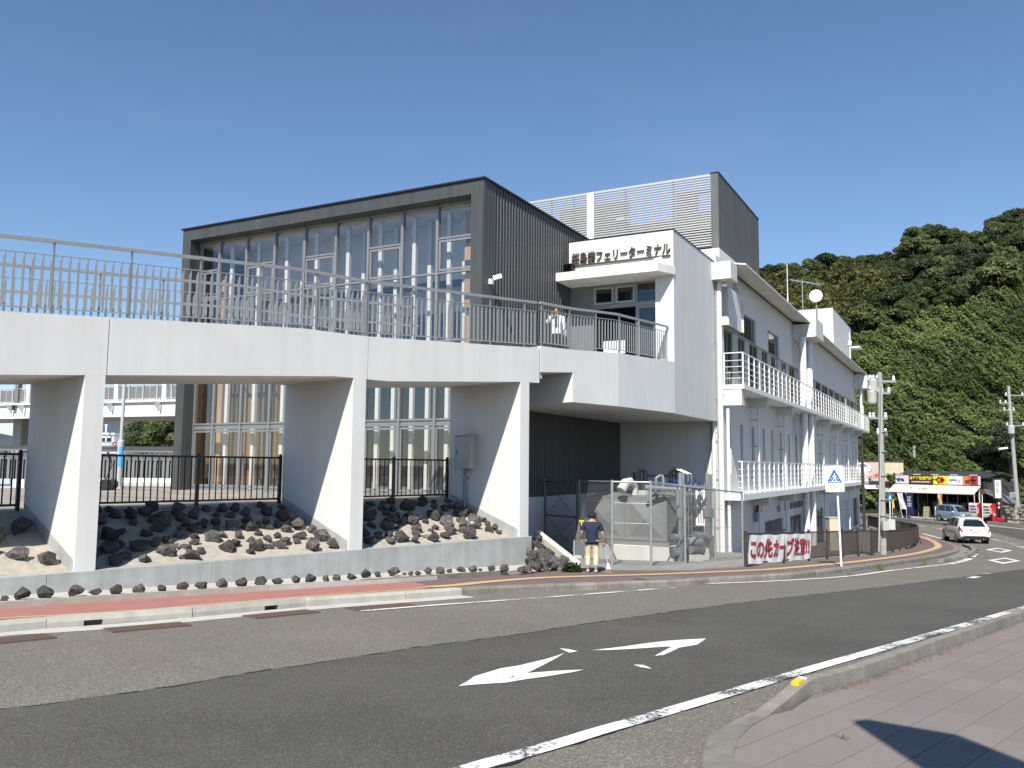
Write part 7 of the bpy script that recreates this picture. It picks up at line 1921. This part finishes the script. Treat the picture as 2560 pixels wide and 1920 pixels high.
MB().box(P[0], Q[0], 55, 58, Yp(0, 1124, 55)[2], Yp(0, 1113, 55)[2]).build('roof', M['dark'], sh); MB().box(P[0], Q[0], 57, 57.2, .3, Yp(0, 1130, 55)[2]).build('back_wall', M['signwhite'], sh)
k = P[0]
while k < Q[0]: MB().box(k, k + .12, 55.2, 55.32, .0, Yp(0, 1124, 55)[2] - .002).build('column', M['ingrey'], sh); k += 2.2
# push mower
mw = Zp(258, 1226, .665)
mo = thing('push_mower', 'white push mower with yellow wheels parked behind the left pier', 'mower', mw)
MB().prism([mw + np.array(q) for q in ((-.75, 0, .1), (-.1, 0, .1), (.0, 0, .25), (-.2, 0, .42), (-.7, 0, .45))], (0, .45, 0)).build('deck', M['whitepipe'], mo)
wm = MB().lathe([(.02, -.04), (.17, -.04), (.17, .04), (.02, .04)], n=20).mesh('wheel', flat('pale_yellow_wheel', (.55, .52, .25))); wt = MB().lathe([(.165, -.05), (.2, -.045), (.2, .045), (.165, .05)], n=20).mesh('tyre', M['blackrub'])
for dx, dy in ((.08, -.06), (.08, .5), (-.7, -.06), (-.7, .5)):
    for nm, me in (('wheel', wm), ('tyre', wt)): rep(nm, me, mo, Matrix.Translation(mw + np.array([dx, dy, .2])) @ Matrix.Rotation(math.pi / 2, 4, 'X'))
MB().tube([mw + np.array(q) for q in ((.0, .1, .3), (.22, .1, .9), (.16, .1, 1.15), (-.1, .1, 1.25))], .02, 6).build('handle', M['black'], mo)
# ferry
FY = 230.
fe = thing('ferry', 'white ferry with wheelhouse and mast moored in the harbour', 'ferry', Yp(240, 1118, FY))
f_ = lambda x, y: Yp(x, y, FY)
def fbx(nm, xa, ya, xb, yb, m, d0=0, d1=8): P, Q = f_(xa, ya), f_(xb, yb); return MB().box(P[0], Q[0], FY + d0, FY + d1, Q[2], P[2]).build(nm, m, fe)
fbx('hull', 60, 1113, 322, 1135, M['signwhite'], -1, 10); fbx('upper_deck', 60, 1106, 270, 1113.1, M['signwhite'], 1, 8); fbx('wheelhouse', 225, 1086, 276, 1104, M['signwhite'], 2, 7); fbx('wheelhouse_roof', 222, 1081, 280, 1085.9, M['signwhite'], 1.5, 7.5)
for x in (230, 244, 258): fbx('wheelhouse_window', x, 1094, x + 10, 1103, M['black'], 1.9, 1.98)
MB().tube([f_(265, 1083), f_(266, 1061)], .25, 8).build('mast', M['signwhite'], fe); MB().bar(f_(262, 1063), f_(270, 1062), .3, .2).build('radar', M['signwhite'], fe)
for k in range(18): fbx('rail_post', 258 + k * 3.6, 1107, 259 + k * 3.6, 1113, M['signwhite'], -1, -.8)
fbx('handrail', 258, 1106, 322, 1107, M['signwhite'], -1, -.8)
a_ = f_(292, 1110); MB().tube([a_ + np.array([.45 * math.cos(k * .33), -1.1, .45 * math.sin(k * .33)]) for k in range(20)], .12, 6).build('life_ring', M['redink'], fe)
# far mountain across the bay
rnd = random.Random(2); mb = MB(); nx_ = 60
for j, (yy, f) in enumerate(((2600, 0), (3000, .55), (3500, 1.0), (4200, .6))):
    for i in range(nx_ + 1):
        x = -2900 + 2400 * i / nx_; mb.v.append((x, yy, -8 + f * (150 + 50 * math.sin(i * .21) + 18 * math.sin(i * .83) + rnd.uniform(-8, 8))))
for j in range(3):
    for i in range(nx_): mb.f.append((j * (nx_ + 1) + i, j * (nx_ + 1) + i + 1, (j + 1) * (nx_ + 1) + i + 1, (j + 1) * (nx_ + 1) + i)); mb.m.append(0)
struct(mb.build('distant_mountain', mat('forested_mountain', (.06, .085, .09), 1, var=.15, scale=.01), smooth=True))  # blue of the distant haze is mixed into the forest colour

# ------------------------------------------------------------------ an unseen slab on posts, added to cast the shadow on the near pavement
sh_ = [G(2147, 1829), G(2182, 1825), G(2420, 1866), G(2560, 1922), G(2560, 2040), G(2290, 1925)]
S_ = np.array(SUN) / SUN.z
hz = 5.2
top_ = [p + S_ * hz for p in sh_]
bd_ = thing('shadow_slab', 'flat roof of the roadside shelter whose shadow falls on the near pavement', 'roof', top_[0])
cxy = sum(top_) / len(top_)
ext = [np.array([p[0], p[1], gz(0) + hz + 0.0]) for p in (top_[0], top_[1], top_[2], top_[3])]
e4 = ext[3] + (ext[3] - ext[2]) * 2.0; x5 = np.array([top_[5][0], top_[5][1], ext[0][2]]); e6 = ext[0] + (x5 - ext[0]) * 3.0; e5 = e4 * .5 + e6 * .5 + np.array([.6, -1.0, 0])
MB().prism([ext[0], ext[1], ext[2], ext[3], e4, e5, e6], (0, 0, .1)).build('top_slab', M['conc'], bd_)
for q in (e5 + [-.3, .5, 0], e6 + [.3, .3, 0]): MB().tube([np.array([q[0], q[1], gz(q[1]) - .05]), q], .05, 8).build('post', M['steel'], bd_)
# ------------------------------------------------------------------ the wooded hillside
sk = [(1650, 700), (1900, 668), (1918, 655), (1988, 649), (2010, 651), (2069, 626), (2112, 639), (2186, 628), (2221, 639), (2256, 597), (2283, 563), (2330, 552), (2361, 563), (2396, 563), (2431, 569), (2462, 581), (2481, 546), (2516, 523), (2560, 511), (2700, 470), (3200, 430)]
bd2 = [(1650, 960), (2100, 905), (2150, 855), (2240, 838), (2330, 800), (2420, 765), (2560, 745), (3200, 700)]
sky_y = lambda px: float(np.interp(px, *zip(*sk))); bnd = lambda px: float(np.interp(px, *zip(*bd2)))
def hill_pt(px, t):      # t 0 foot .. 1 edge of the vines .. 2 crest .. 3 behind
    T = [-.1, 0, .12, 1, 2, 3]; yy = np.interp(t, T, [98, 100, 103, 132, 168, 260])
    v = [1330, 1215, 1185, bnd(px), sky_y(px) + 85, sky_y(px) + 330]
    return Yp(px, float(np.interp(t, T, v)), float(yy))
cols_ = list(range(1700, 3201, 25)); rows_ = [-.1, -.05] + [i * .1 for i in range(31)]
mb = MB(); rnd = random.Random(9)
for px in cols_:
    for t in rows_:
        P = hill_pt(px, t); P[2] += rnd.uniform(-.5, .5) if t > .15 else 0; mb.v.append(tuple(P))
nr = len(rows_)
for i in range(len(cols_) - 1):
    for j in range(nr - 1): mb.f.append((i * nr + j, (i + 1) * nr + j, (i + 1) * nr + j + 1, i * nr + j + 1)); mb.m.append(0)
struct(mb.build('hillside', mat('dark_undergrowth', (.012, .02, .007), 1, var=.4, scale=.8), smooth=True))  # near-black ground colour stands in for shade between the leaves

def leaves_mesh(name, C, N, size, m, seed, elong=1.5, tint=None):
    """many small leaf faces; C centres, N outward directions (numpy arrays)"""
    rg = np.random.default_rng(seed); n = len(C)
    d = N + rg.normal(0, .75, (n, 3)); d /= np.linalg.norm(d, axis=1)[:, None]
    a = np.cross(d, rg.normal(0, 1, (n, 3))); a /= np.linalg.norm(a, axis=1)[:, None]; b = np.cross(d, a)
    s = (size * rg.uniform(.6, 1.35, n))[:, None]
    V = np.stack([C - a * s * elong * .5, C + b * s * .42 - a * s * .1, C + a * s * elong * .5, C - b * s * .42 - a * s * .1], 1).reshape(-1, 3)
    me = bpy.data.meshes.new(name); me.vertices.add(4 * n); me.vertices.foreach_set('co', V.ravel().astype(np.float32))
    me.loops.add(4 * n); me.loops.foreach_set('vertex_index', np.arange(4 * n, dtype=np.int32)); me.polygons.add(n)
    me.polygons.foreach_set('loop_start', np.arange(0, 4 * n, 4, dtype=np.int32)); me.polygons.foreach_set('loop_total', np.full(n, 4, dtype=np.int32))
    me.update(calc_edges=True); me.validate()
    at = me.attributes.new('tint', 'FLOAT', 'FACE'); at.data.foreach_set('value', (rg.uniform(0, .55, n) if tint is None else tint + rg.uniform(0, .3, n)).astype(np.float32))
    me.materials.append(m); return me
L_dark = leafmat('dark_evergreen_leaf', (.022, .042, .013), (.10, .125, .05), rand=.4); L_mid = leafmat('mid_green_leaf', (.036, .062, .016), (.175, .195, .075), rand=.35); L_ol = leafmat('olive_bamboo_leaf', (.07, .08, .02), (.25, .235, .085), rand=.3); L_vine = leafmat('vine_leaf', (.045, .078, .016), (.22, .265, .085), rand=0)
def blobs(seed, R, h, nb):
    rg = np.random.default_rng(seed); B = []
    for k in range(nb):
        th = rg.uniform(0, 6.283); ph = math.acos(rg.uniform(-.35, 1)); r = R * rg.uniform(.55, .8)
        B.append((r * math.sin(ph) * math.cos(th), r * math.sin(ph) * math.sin(th), h + r * .85 * math.cos(ph), R * rg.uniform(.26, .42)))
    return B
def crown(seed, m, R=3.6, h=4.2, nb=20, per=260, size=.31):
    rg = np.random.default_rng(seed + 100); C = []; N = []; T = []
    for (x, y, z, r) in blobs(seed, R, h, nb):
        v = rg.normal(0, 1, (per, 3)); v /= np.linalg.norm(v, axis=1)[:, None]; v[:, 2] = np.where(v[:, 2] < -.3, -v[:, 2], v[:, 2])
        rad = r * rg.uniform(.75, 1.1, per)[:, None]
        C.append(np.array([x, y, z]) + v * rad * [1, 1, .8]); N.append(v); T.append(np.full(per, rg.uniform(0, .35)))
    return leaves_mesh('crown', np.concatenate(C), np.concatenate(N), size, m, seed, tint=np.concatenate(T))
def bamboo(seed, m):
    rg = np.random.default_rng(seed); C = []; N = []
    for k in range(34):
        bx, by = rg.normal(0, 1.5, 2); hh = rg.uniform(5, 8.5); ln = rg.normal(0, .9, 2); n = 90
        t = rg.uniform(.25, 1, n); P = np.stack([bx + ln[0] * t ** 2 + rg.normal(0, .35, n), by + ln[1] * t ** 2 + rg.normal(0, .35, n), hh * t - .5 * t ** 3], 1)
        C.append(P); N.append(np.stack([rg.normal(0, .5, n), rg.normal(0, .5, n), np.ones(n)], 1))
    return leaves_mesh('crown', np.concatenate(C), np.concatenate(N), .34, m, seed, elong=2.6)
CR = {'dark': [crown(i, L_dark) for i in range(4)], 'mid': [crown(10 + i, L_mid, R=3.3, nb=18) for i in range(4)], 'olive': [bamboo(20 + i, L_ol) for i in range(3)]}
TRK = []
for s in range(3):
    rg = random.Random(s); mb = MB(); mb.tube([(0, 0, -1.5), (.1, 0, 1.5), (.25 * s - .2, .1, 3.4), (.3 * s - .3, .2, 5.5)], [.28, .22, .15, .06], 7)
    for k in range(5):
        a = k * 1.3 + s; mb.tube([(.1, .05, 2 + k * .4), (math.cos(a) * 1.2, math.sin(a) * 1.2, 3.6 + k * .35), (math.cos(a) * 2.2, math.sin(a) * 2.2, 4.6 + k * .4)], [.12, .08, .03], 5)
    TRK.append(mb.mesh('trunk', M['soil']))
LBL = {'dark': 'dark rounded evergreen tree', 'mid': 'mid green uneven leafy tree', 'olive': 'feathery olive bamboo clump'}
rnd = random.Random(21)
def tree(P, kind, s, where, grp=None, sq=1.0):
    t = thing('bamboo_clump' if kind == 'olive' else 'hillside_tree', f'{LBL[kind]} {where}', 'bamboo' if kind == 'olive' else 'tree', P, grp or f'{LBL[kind]} {where}', rz=rnd.uniform(0, 6.28)); t.scale = (s, s, s * sq)
    c = link('crown', rnd.choice(CR[kind]), t); link('trunk', rnd.choice(TRK), t); return t
placed = []
def zone(px, t):
    if px < 2180 and 1.25 < t < 1.95 : return 'olive' if rnd.random() < .72 else 'mid'
    if px < 2250 and t < 1.9: return 'olive' if rnd.random() < .3 else rnd.choice(['mid', 'dark'])
    if t > 1.9: return rnd.choice(['dark', 'dark', 'mid'])
    return 'dark' if rnd.random() < .5 else 'mid'
def where(px, t):
    side = 'beside the grey tower' if px < 1990 else 'behind the satellite dish' if px < 2110 else 'above the end of the terminal' if px < 2200 else 'under the saddle of the ridge' if px < 2290 else 'around the round hilltop' if px < 2400 else 'above the right utility pole' if px < 2520 else 'at the right edge'
    return ('on the skyline ' if t > 1.9 else 'high on the slope ' if t > 1.6 else 'midway up the slope ' if t > 1.3 else 'low on the slope ') + side
# skyline trees reach the skyline
px = 1895
while px < 2700:
    P = hill_pt(px, 2.0); top = Yp(px, sky_y(px) + 6, P[1])
    h = top[2] - P[2]; s = max(.7, min(1.25, h / 7.2)); kind = zone(px, 2.0)
    if px in range(2290, 2345): kind = 'dark'
    P[2] = top[2] - 7.3 * s
    tree(P, kind, s, where(px, 2.0)); px += rnd.uniform(26, 44)
n = 0
for _ in range(4000):
    px, t = rnd.uniform(1880, 2680), rnd.uniform(1.02, 1.93)
    if all(abs(px - q[0]) / 40 + abs(t - q[1]) / .15 > 1.0 for q in placed):
        placed.append((px, t)); P = hill_pt(px, t); k = zone(px, t); s = rnd.uniform(.72, 1.15)
        P[2] -= 1.5; tree(P, k, s, where(px, t)); n += 1
    if n > 170: break
# trees beyond the shops
for x, y_, yy, k, s in ((2330, 1195, 112, 'dark', .6), (2420, 1190, 110, 'dark', .7), (2470, 1200, 104, 'dark', .65), (2530, 1195, 100, 'dark', .7), (2590, 1200, 98, 'mid', .7), (2375, 1180, 114, 'mid', .6), (2500, 1170, 108, 'dark', .8)):
    P = Yp(x, y_, yy); tree(P, k, s, 'in the dark hollow behind the shops')
# vines over the lower slope
rg = np.random.default_rng(77); NV = 170000
pxs = rg.uniform(2080, 2680, NV); ts = rg.uniform(-.05, 1.12, NV)
gx = np.linspace(2050, 2720, 68); gt = np.linspace(-.06, 1.2, 61)
GP = np.array([[hill_pt(a, b) for b in gt] for a in gx])
fx = (pxs - 2050) / 670 * 67; ft = (ts + .06) / 1.26 * 60; ix = np.clip(fx.astype(int), 0, 66); it = np.clip(ft.astype(int), 0, 59); ux = (fx - ix)[:, None]; ut = (ft - it)[:, None]
C = GP[ix, it] * (1 - ux) * (1 - ut) + GP[ix + 1, it] * ux * (1 - ut) + GP[ix, it + 1] * (1 - ux) * ut + GP[ix + 1, it + 1] * ux * ut
nrm = np.array([-.25, -.66, .70])
def lump(P, f, ph): return np.sin(P[:, 0] * f + ph) * np.sin(P[:, 1] * f * 1.1 + ph * 1.7 + P[:, 2] * .3) + .6 * np.sin(P[:, 0] * f * 2.3 + P[:, 2] * f * 1.9 + ph)
hgt = 1.0 + .85 * lump(C, .5, 1.0) + .65 * lump(C, 1.25, 2.2) + .45 * lump(C, 2.7, .5)
keep = rg.uniform(0, 1, NV) < np.clip(.4 + .5 * (hgt - .4), .05, 1)
C = C + nrm * (np.maximum(hgt, 0) * rg.uniform(.75, 1.0, NV))[:, None]
C = C[keep]; tn = .14 + .26 * np.sin(C[:, 0] * .21 + 1) * np.sin(C[:, 2] * .33) + .05
vm = leaves_mesh('vine_leaves', C, np.tile(nrm, (len(C), 1)), .30, L_vine, 5, elong=1.25, tint=tn)
stuff(link('vine_cover', vm), None)
# trees on the left across the harbour
for x, y_, yy, k, s in ((395, 1120, 120, 'mid', 1.0), (420, 1120, 112, 'dark', 1.15), (365, 1120, 125, 'dark', .9), (340, 1122, 130, 'mid', .7), (440, 1118, 118, 'mid', 1.2), (462, 1118, 115, 'dark', 1.3), (380, 1130, 105, 'dark', .8), (410, 1135, 100, 'mid', .85), (436, 1130, 103, 'dark', .9), (350, 1135, 118, 'dark', .7)):
    P = Yp(x, y_ + 40, yy); tree(P, k, s, 'beyond the harbour under the white gangway')
